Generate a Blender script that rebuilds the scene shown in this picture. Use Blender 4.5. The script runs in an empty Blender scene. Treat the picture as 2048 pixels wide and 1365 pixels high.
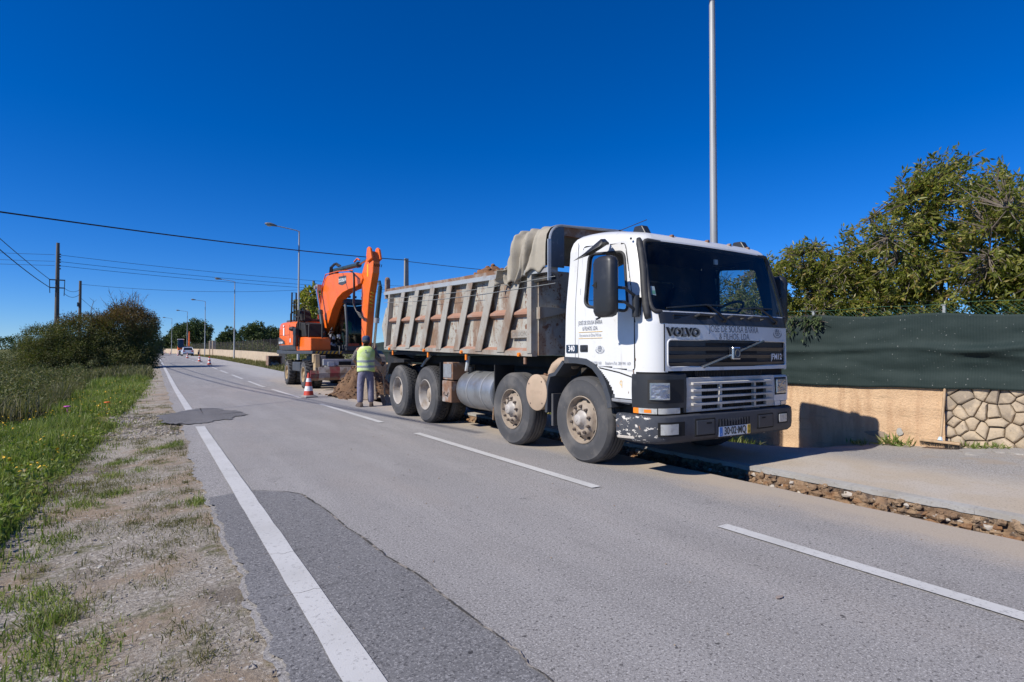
import bpy, bmesh, math, random
from mathutils import Vector, Matrix, noise

# ------------------------------------------------------------------ camera, sky, sun, exposure
SC = bpy.context.scene
COL = SC.collection
R = math.radians
cam_data = bpy.data.cameras.new("camera")
cam = bpy.data.objects.new("camera", cam_data)
COL.objects.link(cam)
cam_data.sensor_width = 36.0
cam_data.lens = 20.0
cam_data.clip_start = 0.05
cam_data.clip_end = 6000
cam.location = (0, 0, 1.33)
cam.rotation_euler = (R(90 + 1.23), 0, R(-32.28))
SC.camera = cam

SUN_EL, SUN_AZ = 39.0, -91.5          # azimuth measured clockwise from +Y (road direction)
world = bpy.data.worlds.new("World")
SC.world = world
world.use_nodes = True
wn, wl = world.node_tree.nodes, world.node_tree.links
bg = wn["Background"]
sky = wn.new("ShaderNodeTexSky")
sky.sky_type = 'NISHITA'
sky.sun_disc = False
sky.sun_elevation = R(SUN_EL)
sky.sun_rotation = R(SUN_AZ)
sky.altitude = 1500
sky.air_density = 1.0
sky.dust_density = 0.0
sky.ozone_density = 6.0
hs = wn.new("ShaderNodeHueSaturation")
hs.inputs["Saturation"].default_value = 1.32
hs.inputs["Value"].default_value = 1.0
wl.new(sky.outputs[0], hs.inputs["Color"])
tint = wn.new("ShaderNodeMix"); tint.data_type = 'RGBA'; tint.blend_type = 'MULTIPLY'
tint.inputs[0].default_value = 1.0; tint.inputs[7].default_value = (.62, .80, 1.12, 1)   # camera white balance of the clear sky
wl.new(hs.outputs[0], tint.inputs[6])
wl.new(tint.outputs[2], bg.inputs["Color"])
bg.inputs["Strength"].default_value = 0.087

sun_data = bpy.data.lights.new("sun", 'SUN')
sun_data.energy = 4.3
sun_data.angle = R(0.53)
sun_data.color = (1.0, 0.95, 0.86)
sun = bpy.data.objects.new("sun", sun_data)
COL.objects.link(sun)
sdir = Vector((math.sin(R(SUN_AZ)) * math.cos(R(SUN_EL)), math.cos(R(SUN_AZ)) * math.cos(R(SUN_EL)), math.sin(R(SUN_EL))))
sun.rotation_euler = sdir.to_track_quat('Z', 'Y').to_euler()
sun.location = (-30, 0, 40)

vs = SC.view_settings
vs.view_transform = 'Standard'
vs.look = 'None'
vs.exposure = 0.42
vs.gamma = 1.0
vs.use_curve_mapping = False
SC.cycles.max_bounces = 6
SC.cycles.transparent_max_bounces = 12
SC.cycles.sample_clamp_indirect = 6.0
SC.cycles.use_denoising = True

# ------------------------------------------------------------------ helpers
def lerp(a, b, t): return a + (b - a) * t
def sstep(a, b, x):
    t = max(0.0, min(1.0, (x - a) / (b - a)))
    return t * t * (3 - 2 * t)
def interp(x, xs, ys):
    if x <= xs[0]: return ys[0]
    for i in range(1, len(xs)):
        if x <= xs[i]:
            return lerp(ys[i-1], ys[i], (x - xs[i-1]) / (xs[i] - xs[i-1]))
    return ys[-1]
def nz(x, y, z=0.0, s=1.0): return noise.noise(Vector((x * s, y * s, z * s)))
def fbm(x, y, z=0.0, s=1.0, o=4): return noise.fractal(Vector((x * s, y * s, z * s)), 1.0, 2.0, o)

def org(o):
    while o is not None and o.parent is not None: o = o.parent
    return Vector(o.location) if o is not None else Vector((0, 0, 0))

class MB:
    """collects shapes; build() links them as ONE mesh object"""
    def __init__(self):
        self.v, self.f, self.m = [], [], []
    def add(self, vs_, fs_, m=0):
        b = len(self.v)
        self.v += [tuple(p) for p in vs_]
        self.f += [tuple(b + i for i in f) for f in fs_]
        self.m += [m] * len(fs_)
        return self
    def box(self, x0, x1, y0, y1, z0, z1, m=0):
        vs_ = [(x0,y0,z0),(x1,y0,z0),(x1,y1,z0),(x0,y1,z0),(x0,y0,z1),(x1,y0,z1),(x1,y1,z1),(x0,y1,z1)]
        return self.add(vs_, [(0,3,2,1),(4,5,6,7),(0,1,5,4),(1,2,6,5),(2,3,7,6),(3,0,4,7)], m)
    def obox(self, c, size, rot=None, m=0):
        rot = rot or Matrix.Identity(3)
        c = Vector(c); h = [s / 2 for s in size]
        vs_ = [c + rot @ Vector((sx*h[0], sy*h[1], sz*h[2])) for sz in (-1,1) for sx, sy in ((-1,-1),(1,-1),(1,1),(-1,1))]
        return self.add(vs_, [(0,3,2,1),(4,5,6,7),(0,1,5,4),(1,2,6,5),(2,3,7,6),(3,0,4,7)], m)
    def bar(self, a, b, w, h, up=(0,0,1), m=0):
        a, b = Vector(a), Vector(b); d = (b - a); L = d.length; d.normalize()
        u = Vector(up); s = d.cross(u)
        if s.length < 1e-5: s = d.cross(Vector((1,0,0)))
        s.normalize(); u = s.cross(d)
        rot = Matrix((s, d, u)).transposed()
        return self.obox((a + b) / 2, (w, L, h), rot, m)
    def prism(self, poly, axis, a0, a1, m=0):
        def P(p, a):
            if axis == 'x': return (a, p[0], p[1])
            if axis == 'y': return (p[0], a, p[1])
            return (p[0], p[1], a)
        n = len(poly)
        area = sum(poly[i][0]*poly[(i+1)%n][1]-poly[(i+1)%n][0]*poly[i][1] for i in range(n))
        if axis == 'y': area = -area
        if area < 0: poly = poly[::-1]
        if a1 < a0: a0, a1 = a1, a0
        vs_ = [P(p, a0) for p in poly] + [P(p, a1) for p in poly]
        fs_ = [tuple(range(n))[::-1], tuple(range(n, 2*n))]
        fs_ += [(i, (i+1) % n, n + (i+1) % n, n + i) for i in range(n)]
        return self.add(vs_, fs_, m)
    def tube(self, pts, r, n=8, caps=True, m=0):
        pts = [Vector(p) for p in pts]
        rs = r if isinstance(r, (list, tuple)) else [r] * len(pts)
        rings = []
        prev = None
        for i, p in enumerate(pts):
            d = (pts[min(i+1, len(pts)-1)] - pts[max(i-1, 0)])
            if d.length < 1e-9: d = Vector((0,0,1))
            d.normalize()
            if prev is None:
                u = Vector((0,0,1)) if abs(d.z) < .9 else Vector((1,0,0))
                s = d.cross(u).normalized()
            else:
                s = prev - d * prev.dot(d)
                if s.length < 1e-6: s = d.orthogonal()
                s.normalize()
            prev = s
            t = d.cross(s)
            rings.append([p + (s * math.cos(2*math.pi*k/n) + t * math.sin(2*math.pi*k/n)) * rs[i] for k in range(n)])
        return self.loft(rings, True, caps, m)
    def loft(self, rings, closed=True, caps=True, m=0):
        n = len(rings[0]); vs_ = [p for rg in rings for p in rg]; fs_ = []
        for i in range(len(rings) - 1):
            for k in range(n if closed else n - 1):
                k2 = (k + 1) % n
                fs_.append((i*n+k, i*n+k2, (i+1)*n+k2, (i+1)*n+k))
        if caps and closed:
            fs_.append(tuple(range(n))[::-1]); fs_.append(tuple(range((len(rings)-1)*n, len(rings)*n)))
        return self.add(vs_, fs_, m)
    def lathe(self, prof, c, axis='x', n=32, m=0, closed=False):
        c = Vector(c); rings = []
        for r, h in prof:
            rg = []
            for k in range(n):
                a = 2*math.pi*k/n; p, q = r*math.cos(a), r*math.sin(a)
                rg.append(c + (Vector((h,p,q)) if axis == 'x' else Vector((q,h,p)) if axis == 'y' else Vector((p,q,h))))
            rings.append(rg)
        if closed: rings.append(rings[0])
        return self.loft(rings, True, False, m)
    def grid(self, fn, us, vs__, keep=None, m=0, flip=False):
        nu, nv = len(us), len(vs__)
        vs_ = [fn(u, v) for v in vs__ for u in us]; fs_ = []
        for j in range(nv - 1):
            for i in range(nu - 1):
                if keep and not keep((us[i]+us[i+1])/2, (vs__[j]+vs__[j+1])/2): continue
                q = (j*nu+i, j*nu+i+1, (j+1)*nu+i+1, (j+1)*nu+i)
                fs_.append(q[::-1] if flip else q)
        return self.add(vs_, fs_, m)
    def blob(self, c, rad, n=8, seed=0, rough=.2, m=0):
        c = Vector(c); rings = []
        k2 = max(4, n // 2 + 1)
        for j in range(k2 + 1):
            th = math.pi * j / k2
            rg = []
            for k in range(n):
                ph = 2*math.pi*k/n
                d = Vector((math.sin(th)*math.cos(ph), math.sin(th)*math.sin(ph), math.cos(th)))
                s = 1 + rough * noise.noise(d * 1.7 + Vector((seed*3.1, seed*1.7, 0)))*1.6
                rg.append(c + Vector((d.x*rad[0], d.y*rad[1], d.z*rad[2])) * s)
            rings.append(rg)
        return self.loft(rings[::-1], True, False, m)
    def build(self, name, mats, parent=None, smooth=None, bevel=None, seg=2, local=False, kind=None, label=None, solid=None):
        me = bpy.data.meshes.new(name)
        o_ = Vector((0,0,0)) if local else org(parent)
        vv = [(p[0]-o_.x, p[1]-o_.y, p[2]-o_.z) for p in self.v] if o_.length else self.v
        me.from_pydata(vv, [], self.f)
        if not isinstance(mats, (list, tuple)): mats = [mats]
        for mt in mats: me.materials.append(mt)
        if len(mats) > 1: me.polygons.foreach_set('material_index', self.m)
        if smooth is not None:
            me.shade_smooth()
            if smooth < 180: me.set_sharp_from_angle(angle=R(smooth))
        me.update()
        ob = bpy.data.objects.new(name, me)
        COL.objects.link(ob)
        if parent is not None: ob.parent = parent
        if solid:
            s = ob.modifiers.new('solid', 'SOLIDIFY'); s.thickness = solid; s.offset = 0
        if bevel:
            b = ob.modifiers.new('bevel', 'BEVEL'); b.width = bevel; b.segments = seg; b.limit_method = 'ANGLE'; b.angle_limit = R(40)
        if kind: ob['kind'] = kind
        if label: ob['label'] = label
        return ob

def tag(o, label, cat, group=None, kind=None):
    o['label'] = label; o['category'] = cat
    if group: o['group'] = group
    if kind: o['kind'] = kind
    return o
def thing(name, loc, label, cat, group=None, rz=0.0):
    o = bpy.data.objects.new(name, None)
    COL.objects.link(o); o.location = loc; o.rotation_euler = (0, 0, rz); o.empty_display_size = .2
    return tag(o, label, cat, group)
def children(o): return [c for c in bpy.data.objects if c.parent is o]
def copy_tree(o, parent=None):
    c = o.copy(); COL.objects.link(c); c.parent = parent
    for ch in children(o): copy_tree(ch, c)
    return c

_tc = {}
def text_geo(s, size, sx=1.0, bold=0.0):
    """2-D outline mesh of a line of lettering, centred"""
    cu = bpy.data.curves.new("lettering", 'FONT'); cu.body = s; cu.size = size; cu.align_x = 'CENTER'; cu.align_y = 'CENTER'; cu.offset = bold
    cu.resolution_u = 3
    ob = bpy.data.objects.new("lettering", cu); COL.objects.link(ob)
    dg = bpy.context.evaluated_depsgraph_get()
    me = bpy.data.meshes.new_from_object(ob.evaluated_get(dg))
    vs_ = [(v.co.x * sx, v.co.y) for v in me.vertices]; fs_ = [tuple(p.vertices) for p in me.polygons]
    bpy.data.meshes.remove(me); bpy.data.objects.remove(ob); bpy.data.curves.remove(cu)
    return vs_, fs_

# ------------------------------------------------------------------ materials
def newmat(name):
    m = bpy.data.materials.new(name); m.use_nodes = True
    nt = m.node_tree
    return m, nt, nt.nodes["Principled BSDF"]
def N(nt, t, **kw):
    n = nt.nodes.new(t)
    for k, v in kw.items():
        if k in n.inputs: n.inputs[k].default_value = v
        else: setattr(n, k, v)
    return n
def coords(nt, kind='Object', scale=(1,1,1)):
    tc = nt.nodes.new("ShaderNodeTexCoord"); mp = nt.nodes.new("ShaderNodeMapping")
    mp.inputs["Scale"].default_value = scale
    nt.links.new(tc.outputs[kind], mp.inputs["Vector"])
    return mp.outputs["Vector"]
def noise_fac(nt, vec, scale, lo, hi, detail=4, rough=.6, dist=0.0):
    n = N(nt, "ShaderNodeTexNoise", Scale=scale, Detail=detail, Roughness=rough, Distortion=dist)
    nt.links.new(vec, n.inputs["Vector"])
    mr = N(nt, "ShaderNodeMapRange"); mr.interpolation_type = 'SMOOTHSTEP'
    mr.inputs["From Min"].default_value = lo; mr.inputs["From Max"].default_value = hi
    nt.links.new(n.outputs["Fac"], mr.inputs["Value"])
    return mr.outputs["Result"]
def mixc(nt, fac, a, b, mode='MIX'):
    n = nt.nodes.new("ShaderNodeMix"); n.data_type = 'RGBA'; n.blend_type = mode
    for i, s in ((6, a), (7, b)):
        if hasattr(s, 'is_output'): nt.links.new(s, n.inputs[i])
        else: n.inputs[i].default_value = (*s, 1) if len(s) == 3 else s
    if hasattr(fac, 'is_output'): nt.links.new(fac, n.inputs[0])
    else: n.inputs[0].default_value = fac
    return n.outputs[2]
def math_(nt, op, a, b=None, clamp=False):
    n = nt.nodes.new("ShaderNodeMath"); n.operation = op; n.use_clamp = clamp
    for i, s in enumerate((a, b)):
        if s is None: continue
        if hasattr(s, 'is_output'): nt.links.new(s, n.inputs[i])
        else: n.inputs[i].default_value = s
    return n.outputs[0]
def bump_(nt, p, h, strength, dist):
    b = N(nt, "ShaderNodeBump", Strength=strength, Distance=dist)
    nt.links.new(h, b.inputs["Height"])
    nt.links.new(b.outputs[0], p.inputs["Normal"])
def pbr(name, base, rough=.6, metal=0.0, layers=(), bump=None, scale=(1,1,1), spec=.5, coat=0.0, roughvar=None, coord='Object', sss=None):
    """layers: (noise scale, colour, lo, hi[, detail[, axis scale]])"""
    m, nt, p = newmat(name)
    p.inputs["Roughness"].default_value = rough; p.inputs["Metallic"].default_value = metal
    p.inputs["Specular IOR Level"].default_value = spec
    p.inputs["Coat Weight"].default_value = coat
    p.inputs["Base Color"].default_value = (*base, 1)
    if layers or bump or roughvar: vec = coords(nt, coord, scale)
    c = base
    for L in layers:
        v = vec if len(L) < 6 else coords(nt, coord, L[5])
        c = mixc(nt, noise_fac(nt, v, L[0], L[2], L[3], L[4] if len(L) > 4 else 5), c, L[1])
    if layers: nt.links.new(c, p.inputs["Base Color"])
    if roughvar:
        f = noise_fac(nt, vec, roughvar[0], .3, .7)
        r = math_(nt, 'ADD', math_(nt, 'MULTIPLY', f, roughvar[1]), rough)
        nt.links.new(r, p.inputs["Roughness"])
    if bump:
        n = N(nt, "ShaderNodeTexNoise", Scale=bump[0], Detail=6.0, Roughness=.65); nt.links.new(vec, n.inputs["Vector"])
        bump_(nt, p, n.outputs["Fac"], bump[1], bump[2])
    return m
M = {}
M['white_paint'] = pbr('white_paint', (.66,.66,.655), .32, layers=((1.3,(.60,.59,.57),.45,.8),(9,(.52,.50,.46),.60,.85),(3.5,(.50,.47,.42),.58,.80,8,(1,3,.35))), coat=.25)
M['black_plastic'] = pbr('black_plastic', (.022,.023,.026), .42, layers=((6,(.05,.05,.052),.5,.8),), bump=(300,.05,.001))
M['dull_black'] = pbr('dull_black', (.012,.012,.013), .75, layers=((4,(.05,.042,.035),.5,.85),))
M['chassis'] = pbr('chassis', (.02,.019,.018), .7, layers=((5,(.09,.07,.05),.52,.85),))
M['fender'] = pbr('fender', (.045,.05,.06), .5, layers=((5,(.13,.115,.1),.5,.85),))
M['rubber'] = pbr('rubber', (.055,.055,.058), .78, layers=((3,(.12,.112,.105),.42,.75),(14,(.15,.13,.11),.58,.85)), bump=(60,.12,.004))
M['tread'] = pbr('tread', (.03,.03,.032), .85, layers=((5,(.075,.068,.06),.45,.8),), bump=(50,.2,.004))
M['rim'] = pbr('rim', (.30,.245,.19), .75, layers=((7,(.20,.15,.11),.45,.75),(30,(.38,.32,.26),.55,.8)), bump=(40,.1,.003))
M['rim_grey'] = pbr('rim_grey', (.38,.35,.32), .5, layers=((6,(.24,.18,.13),.45,.75),))
M['bolt'] = pbr('bolt', (.11,.085,.07), .7)
M['hole'] = pbr('hole', (.008,.008,.008), .9)
M['dust_beige'] = pbr('dust_beige', (.42,.31,.22), .8, layers=((5,(.36,.27,.19),.4,.75),))
M['steel_worn'] = pbr('steel_worn', (.40,.40,.40), .45, .55, layers=((6,(.26,.25,.24),.45,.8),))
M['tank'] = pbr('tank', (.34,.35,.36), .42, .65, layers=((3,(.22,.215,.21),.4,.75),(9,(.30,.25,.20),.55,.8)))
M['rust'] = pbr('rust', (.20,.105,.06), .85, layers=((5,(.30,.27,.25),.42,.7),(22,(.10,.05,.03),.55,.75)), bump=(40,.25,.004))
def bed_steel():
    m, nt, p = newmat('bed_steel')
    v = coords(nt); vs_ = coords(nt, 'Object', (1, 1.0, .35))
    c = mixc(nt, noise_fac(nt, v, 2.2, .35, .7), (.395,.385,.345), (.32,.305,.265))
    c = mixc(nt, noise_fac(nt, vs_, 1.7, .47, .60, 8, .7), c, (.205,.13,.085))
    c = mixc(nt, noise_fac(nt, coords(nt,'Object',(1,6,.6)), 4, .54, .70, 6, .6), c, (.28,.195,.14))
    c = mixc(nt, noise_fac(nt, v, 9, .55, .62, 9, .75), c, (.17,.085,.05))
    c = mixc(nt, noise_fac(nt, v, 26, .60, .65, 6, .7), c, (.12,.055,.035))
    nt.links.new(c, p.inputs['Base Color']); p.inputs['Roughness'].default_value = .62
    n = N(nt, "ShaderNodeTexNoise", Scale=14.0, Detail=6.0); nt.links.new(v, n.inputs['Vector'])
    bump_(nt, p, n.outputs['Fac'], .25, .01)
    return m
M['bed_steel'] = bed_steel()
M['bed_rib'] = pbr('bed_rib', (.325,.305,.265), .6, layers=((1.6,(.21,.145,.10),.44,.66,6,(1,1,.5)),(16,(.20,.11,.07),.6,.72),(5,(.35,.335,.31),.5,.8)), bump=(20,.15,.006))
M['bed_ledge'] = pbr('bed_ledge', (.31,.165,.11), .8, layers=((5,(.30,.27,.25),.5,.75),))
M['rail_grey'] = pbr('rail_grey', (.40,.42,.43), .5, .3, layers=((4,(.28,.22,.19),.5,.75),))
M['soil'] = pbr('soil', (.25,.115,.045), .95, layers=((3,(.16,.075,.035),.4,.7),(16,(.36,.20,.10),.52,.75),(60,(.10,.05,.028),.55,.75)), bump=(30,.8,.03))
M['tarp'] = pbr('tarp', (.33,.295,.235), .7, layers=((2.5,(.29,.255,.205),.4,.72),(12,(.22,.19,.155),.56,.8)), bump=(25,.2,.006))
M['galv'] = pbr('galv', (.42,.44,.46), .5, .6, layers=((3,(.34,.35,.36),.4,.7),))
M['hoop'] = pbr('hoop', (.10,.115,.13), .55, .3, layers=((20,(.2,.2,.2),.58,.75),))
M['amber'] = pbr('amber', (.85,.22,.015), .3, coat=.5)
M['lens_clear'] = pbr('lens_clear', (.46,.46,.44), .18, layers=((20,(.34,.33,.31),.45,.7),), coat=.6)
M['chrome'] = pbr('chrome', (.62,.62,.64), .22, .9)
M['reflector'] = pbr('reflector', (.42,.44,.46), .10, .95, bump=(14,.9,.05))
M['yellow_plate'] = pbr('yellow_plate', (.75,.45,.02), .4)
M['blue_plate'] = pbr('blue_plate', (.03,.18,.55), .4)
M['plate_white'] = pbr('plate_white', (.75,.75,.73), .4)
M['ink'] = pbr('ink', (.02,.02,.022), .5)
M['worn_letter'] = pbr('worn_letter', (.13,.14,.16), .5, layers=((20,(.6,.6,.6),.60,.68),))
M['worn_letter_small'] = pbr('worn_letter_small', (.24,.25,.28), .5, layers=((26,(.6,.6,.6),.60,.70),))
M['ochre_line'] = pbr('ochre_line', (.72,.50,.20), .5)
M['letter_grey'] = pbr('letter_grey', (.20,.195,.17), .45)
M['letter_white'] = pbr('letter_white', (.75,.75,.76), .4)
M['badge_blue'] = pbr('badge_blue', (.02,.035,.06), .4)
M['seal'] = pbr('seal', (.028,.028,.03), .65, layers=((8,(.09,.085,.08),.5,.8),))
M['interior'] = pbr('interior', (.03,.032,.036), .8)
M['dash'] = pbr('dash', (.24,.21,.175), .8, layers=((5,(.07,.065,.06),.45,.7),))
M['bumper'] = pbr('bumper', (.035,.04,.052), .5, layers=((3,(.07,.07,.075),.45,.75),))
def bumper_chipped():
    m, nt, p = newmat('bumper_chipped')
    tc = nt.nodes.new("ShaderNodeTexCoord"); sep = nt.nodes.new("ShaderNodeSeparateXYZ")
    nt.links.new(tc.outputs['Object'], sep.inputs[0]); v = coords(nt)
    c = mixc(nt, noise_fac(nt, v, 3, .45, .75), (.035,.04,.052), (.075,.075,.08))
    # chipped corner: paint wear sits at the near end and along the lower lip of the bumper
    near = N(nt, "ShaderNodeMapRange"); near.inputs["From Min"].default_value = -.80; near.inputs["From Max"].default_value = -1.25
    nt.links.new(sep.outputs['X'], near.inputs['Value'])
    low = N(nt, "ShaderNodeMapRange"); low.inputs["From Min"].default_value = .50; low.inputs["From Max"].default_value = .36
    nt.links.new(sep.outputs['Z'], low.inputs['Value'])
    w = math_(nt, 'MAXIMUM', math_(nt, 'MULTIPLY', near.outputs[0], .59), math_(nt, 'MULTIPLY', low.outputs[0], .50))
    f1 = noise_fac(nt, coords(nt,'Object',(1,1,2.2)), 9, .46, .70, 8, .7)
    c = mixc(nt, math_(nt, 'GREATER_THAN', math_(nt, 'MULTIPLY', f1, w), .36), c, (.62,.58,.52))
    f2 = noise_fac(nt, v, 7, .48, .72, 8, .75)
    c = mixc(nt, math_(nt, 'GREATER_THAN', math_(nt, 'MULTIPLY', f2, w), .40), c, (.27,.13,.06))
    nt.links.new(c, p.inputs['Base Color']); p.inputs['Roughness'].default_value = .55
    return m
M['bumper_chipped'] = bumper_chipped()
def glass(name, tint, gloss_col=(1,1,1), amount=1.0, dirt=0.0):
    m, nt, p = newmat(name); nt.nodes.remove(p)
    out = nt.nodes['Material Output']
    t = N(nt, "ShaderNodeBsdfTransparent"); t.inputs['Color'].default_value = (*tint, 1)
    g = N(nt, "ShaderNodeBsdfGlossy", Roughness=.03); g.inputs['Color'].default_value = (*gloss_col, 1)
    fr = N(nt, "ShaderNodeFresnel", IOR=1.5)
    mx = N(nt, "ShaderNodeMixShader"); nt.links.new(math_(nt, 'MULTIPLY', fr.outputs[0], amount), mx.inputs[0])
    nt.links.new(t.outputs[0], mx.inputs[1]); nt.links.new(g.outputs[0], mx.inputs[2])
    last = mx.outputs[0]
    if dirt:
        d = N(nt, "ShaderNodeBsdfDiffuse"); d.inputs['Color'].default_value = (.45,.42,.38,1)
        m2 = N(nt, "ShaderNodeMixShader"); v = coords(nt)
        nt.links.new(math_(nt, 'MULTIPLY', noise_fac(nt, v, 5, .4, .8), dirt), m2.inputs[0])
        nt.links.new(last, m2.inputs[1]); nt.links.new(d.outputs[0], m2.inputs[2]); last = m2.outputs[0]
    nt.links.new(last, out.inputs['Surface'])
    return m
M['windscreen'] = glass('windscreen', (.66,.74,.76), amount=.55, dirt=.015)
M['side_glass'] = glass('side_glass', (.10,.14,.20), amount=.6)
M['cab_glass'] = glass('cab_glass', (.42,.52,.53), amount=.7, dirt=.02)
M['car_glass'] = pbr('car_glass', (.015,.02,.025), .08, spec=.8)
# excavator
M['orange'] = pbr('orange', (.80,.145,.012), .38, layers=((3,(.68,.115,.012),.45,.75),(20,(.45,.10,.03),.66,.8)), coat=.2)
M['red_dark'] = pbr('red_dark', (.32,.045,.012), .5)
M['grey_dark'] = pbr('grey_dark', (.055,.06,.07), .5, layers=((4,(.10,.10,.10),.5,.8),))
M['hose'] = pbr('hose', (.018,.018,.02), .5)
M['hyd_green'] = pbr('hyd_green', (.03,.05,.055), .35, layers=((6,(.09,.09,.085),.5,.8),))
M['rod'] = pbr('rod', (.6,.6,.6), .15, .95)
M['dirty_metal'] = pbr('dirty_metal', (.24,.20,.16), .7, layers=((6,(.13,.11,.09),.4,.7),(20,(.34,.27,.2),.55,.75)), bump=(25,.2,.006))
M['dirty_yellow'] = pbr('dirty_yellow', (.40,.29,.16), .8, layers=((5,(.30,.22,.14),.4,.7),))
M['blade_red'] = pbr('blade_red', (.17,.03,.03), .7, layers=((4,(.15,.10,.07),.42,.62),))
M['blade_white'] = pbr('blade_white', (.30,.27,.25), .7, layers=((4,(.16,.115,.085),.42,.62),))
M['warn_yellow'] = pbr('warn_yellow', (.70,.38,.02), .5)
# cones, workers, tools
M['cone_red'] = pbr('cone_red', (.50,.045,.02), .55, layers=((9,(.38,.06,.04),.5,.75),))
M['cone_white'] = pbr('cone_white', (.70,.70,.70), .5, layers=((8,(.5,.48,.45),.5,.75),))
M['cone_base'] = pbr('cone_base', (.27,.25,.23), .8)
M['hi_vis'] = pbr('hi_vis', (.60,.76,.22), .8, layers=((5,(.68,.78,.45),.42,.66),), bump=(14,.4,.02))
M['tape'] = pbr('tape', (.30,.33,.37), .5)
M['jeans'] = pbr('jeans', (.17,.165,.235), .9, layers=((7,(.23,.22,.28),.45,.75),), bump=(12,.6,.03))
M['shirt'] = pbr('shirt', (.10,.085,.08), .9, layers=((40,(.22,.2,.19),.5,.6),))
M['skin'] = pbr('skin', (.24,.115,.07), .55)
M['cap_blue'] = pbr('cap_blue', (.025,.055,.12), .85)
M['boot'] = pbr('boot', (.10,.07,.055), .85)
M['hair'] = pbr('hair', (.05,.045,.04), .8)
M['wood'] = pbr('wood', (.42,.29,.17), .6, layers=((4,(.32,.21,.12),.4,.7,5,(8,8,1)),))
M['bristle'] = pbr('bristle', (.03,.03,.032), .8)
M['shovel_steel'] = pbr('shovel_steel', (.20,.16,.12), .6, .3, layers=((8,(.32,.26,.2),.45,.7),))
# setting
def asphalt(name, base, dark, light, dust=False, shoulder=False):
    m, nt, p = newmat(name)
    v = coords(nt)
    c = mixc(nt, noise_fac(nt, v, .35, .3, .7, 5), base, tuple(x*.88 for x in base))
    c = mixc(nt, noise_fac(nt, coords(nt,'Object',(1.6,.22,1)), 1.1, .42, .72, 5), c, tuple(x*1.16 for x in base))
    c = mixc(nt, noise_fac(nt, v, 2.2, .56, .74, 6), c, tuple(x*.80 for x in base))
    if dust:
        tc = nt.nodes.new("ShaderNodeTexCoord"); sep = nt.nodes.new("ShaderNodeSeparateXYZ")
        nt.links.new(tc.outputs['Object'], sep.inputs[0])
        n = N(nt, "ShaderNodeTexNoise", Scale=1.3, Detail=7.0, Roughness=.65); nt.links.new(coords(nt,'Object',(1,.5,1)), n.inputs['Vector'])
        x = math_(nt, 'ADD', sep.outputs['X'], math_(nt, 'MULTIPLY', math_(nt, 'SUBTRACT', n.outputs['Fac'], .5), 1.5))
        d = N(nt, "ShaderNodeMapRange"); d.interpolation_type = 'SMOOTHSTEP'
        d.inputs['From Min'].default_value = 4.35; d.inputs['From Max'].default_value = 5.05
        nt.links.new(x, d.inputs['Value'])
        far = N(nt, "ShaderNodeMapRange"); far.interpolation_type = 'SMOOTHSTEP'      # pale cement dust on the closed lane further up
        far.inputs['From Min'].default_value = 24; far.inputs['From Max'].default_value = 36
        nt.links.new(sep.outputs['Y'], far.inputs['Value'])
        ln = N(nt, "ShaderNodeMapRange"); ln.interpolation_type = 'SMOOTHSTEP'
        ln.inputs['From Min'].default_value = 4.0; ln.inputs['From Max'].default_value = 5.2
        nt.links.new(x, ln.inputs['Value'])
        c = mixc(nt, math_(nt, 'MULTIPLY', math_(nt, 'MULTIPLY', far.outputs[0], ln.outputs[0]), .75), c, (.46,.44,.42))
        mk = N(nt, "ShaderNodeMapRange"); mk.inputs['From Min'].default_value = 1.2; mk.inputs['From Max'].default_value = 2.4
        nt.links.new(x, mk.inputs['Value'])
        c = mixc(nt, math_(nt, 'MULTIPLY', noise_fac(nt, coords(nt,'Object',(1.2,.3,1)), .9, .46, .72, 6), .35), c, (.33,.285,.25))
    c = mixc(nt, noise_fac(nt, v, 85, .52, .62, 3, .75), c, light)
    c = mixc(nt, noise_fac(nt, v, 62, .53, .63, 3, .75), c, dark)
    c = mixc(nt, noise_fac(nt, v, 33, .645, .70, 2, .6), c, tuple(x*.8 for x in dark))
    c = mixc(nt, noise_fac(nt, v, 17, .70, .745, 2), c, tuple(x*.55 for x in dark))
    if dust: c = mixc(nt, math_(nt, 'MULTIPLY', math_(nt, 'MULTIPLY', d.outputs[0], math_(nt, 'SUBTRACT', 1.0, far.outputs[0])), .75), c, (.44,.36,.275))
    nt.links.new(c, p.inputs['Base Color']); p.inputs['Roughness'].default_value = .88
    p.inputs['Specular IOR Level'].default_value = .3
    n = N(nt, "ShaderNodeTexNoise", Scale=120.0, Detail=4.0, Roughness=.7); nt.links.new(v, n.inputs['Vector'])
    bump_(nt, p, n.outputs['Fac'], .55, .006)
    return m
M['asphalt'] = asphalt('asphalt', (.27,.256,.248), (.142,.134,.131), (.455,.435,.42), dust=True)
M['asphalt_dark'] = asphalt('asphalt_dark', (.172,.168,.17), (.088,.085,.088), (.31,.30,.30))
M['asphalt_patch'] = asphalt('asphalt_patch', (.14,.135,.136), (.068,.065,.066), (.27,.26,.255))
M['crack'] = pbr('crack', (.05,.045,.04), .95, layers=((7,(.30,.26,.22),.5,.62),))
M['road_paint'] = pbr('road_paint', (.54,.53,.515), .7, layers=((1.2,(.46,.45,.43),.4,.7),(45,(.36,.35,.34),.57,.68,4),(9,(.38,.37,.36),.63,.75,8)), bump=(120,.3,.004))
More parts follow.
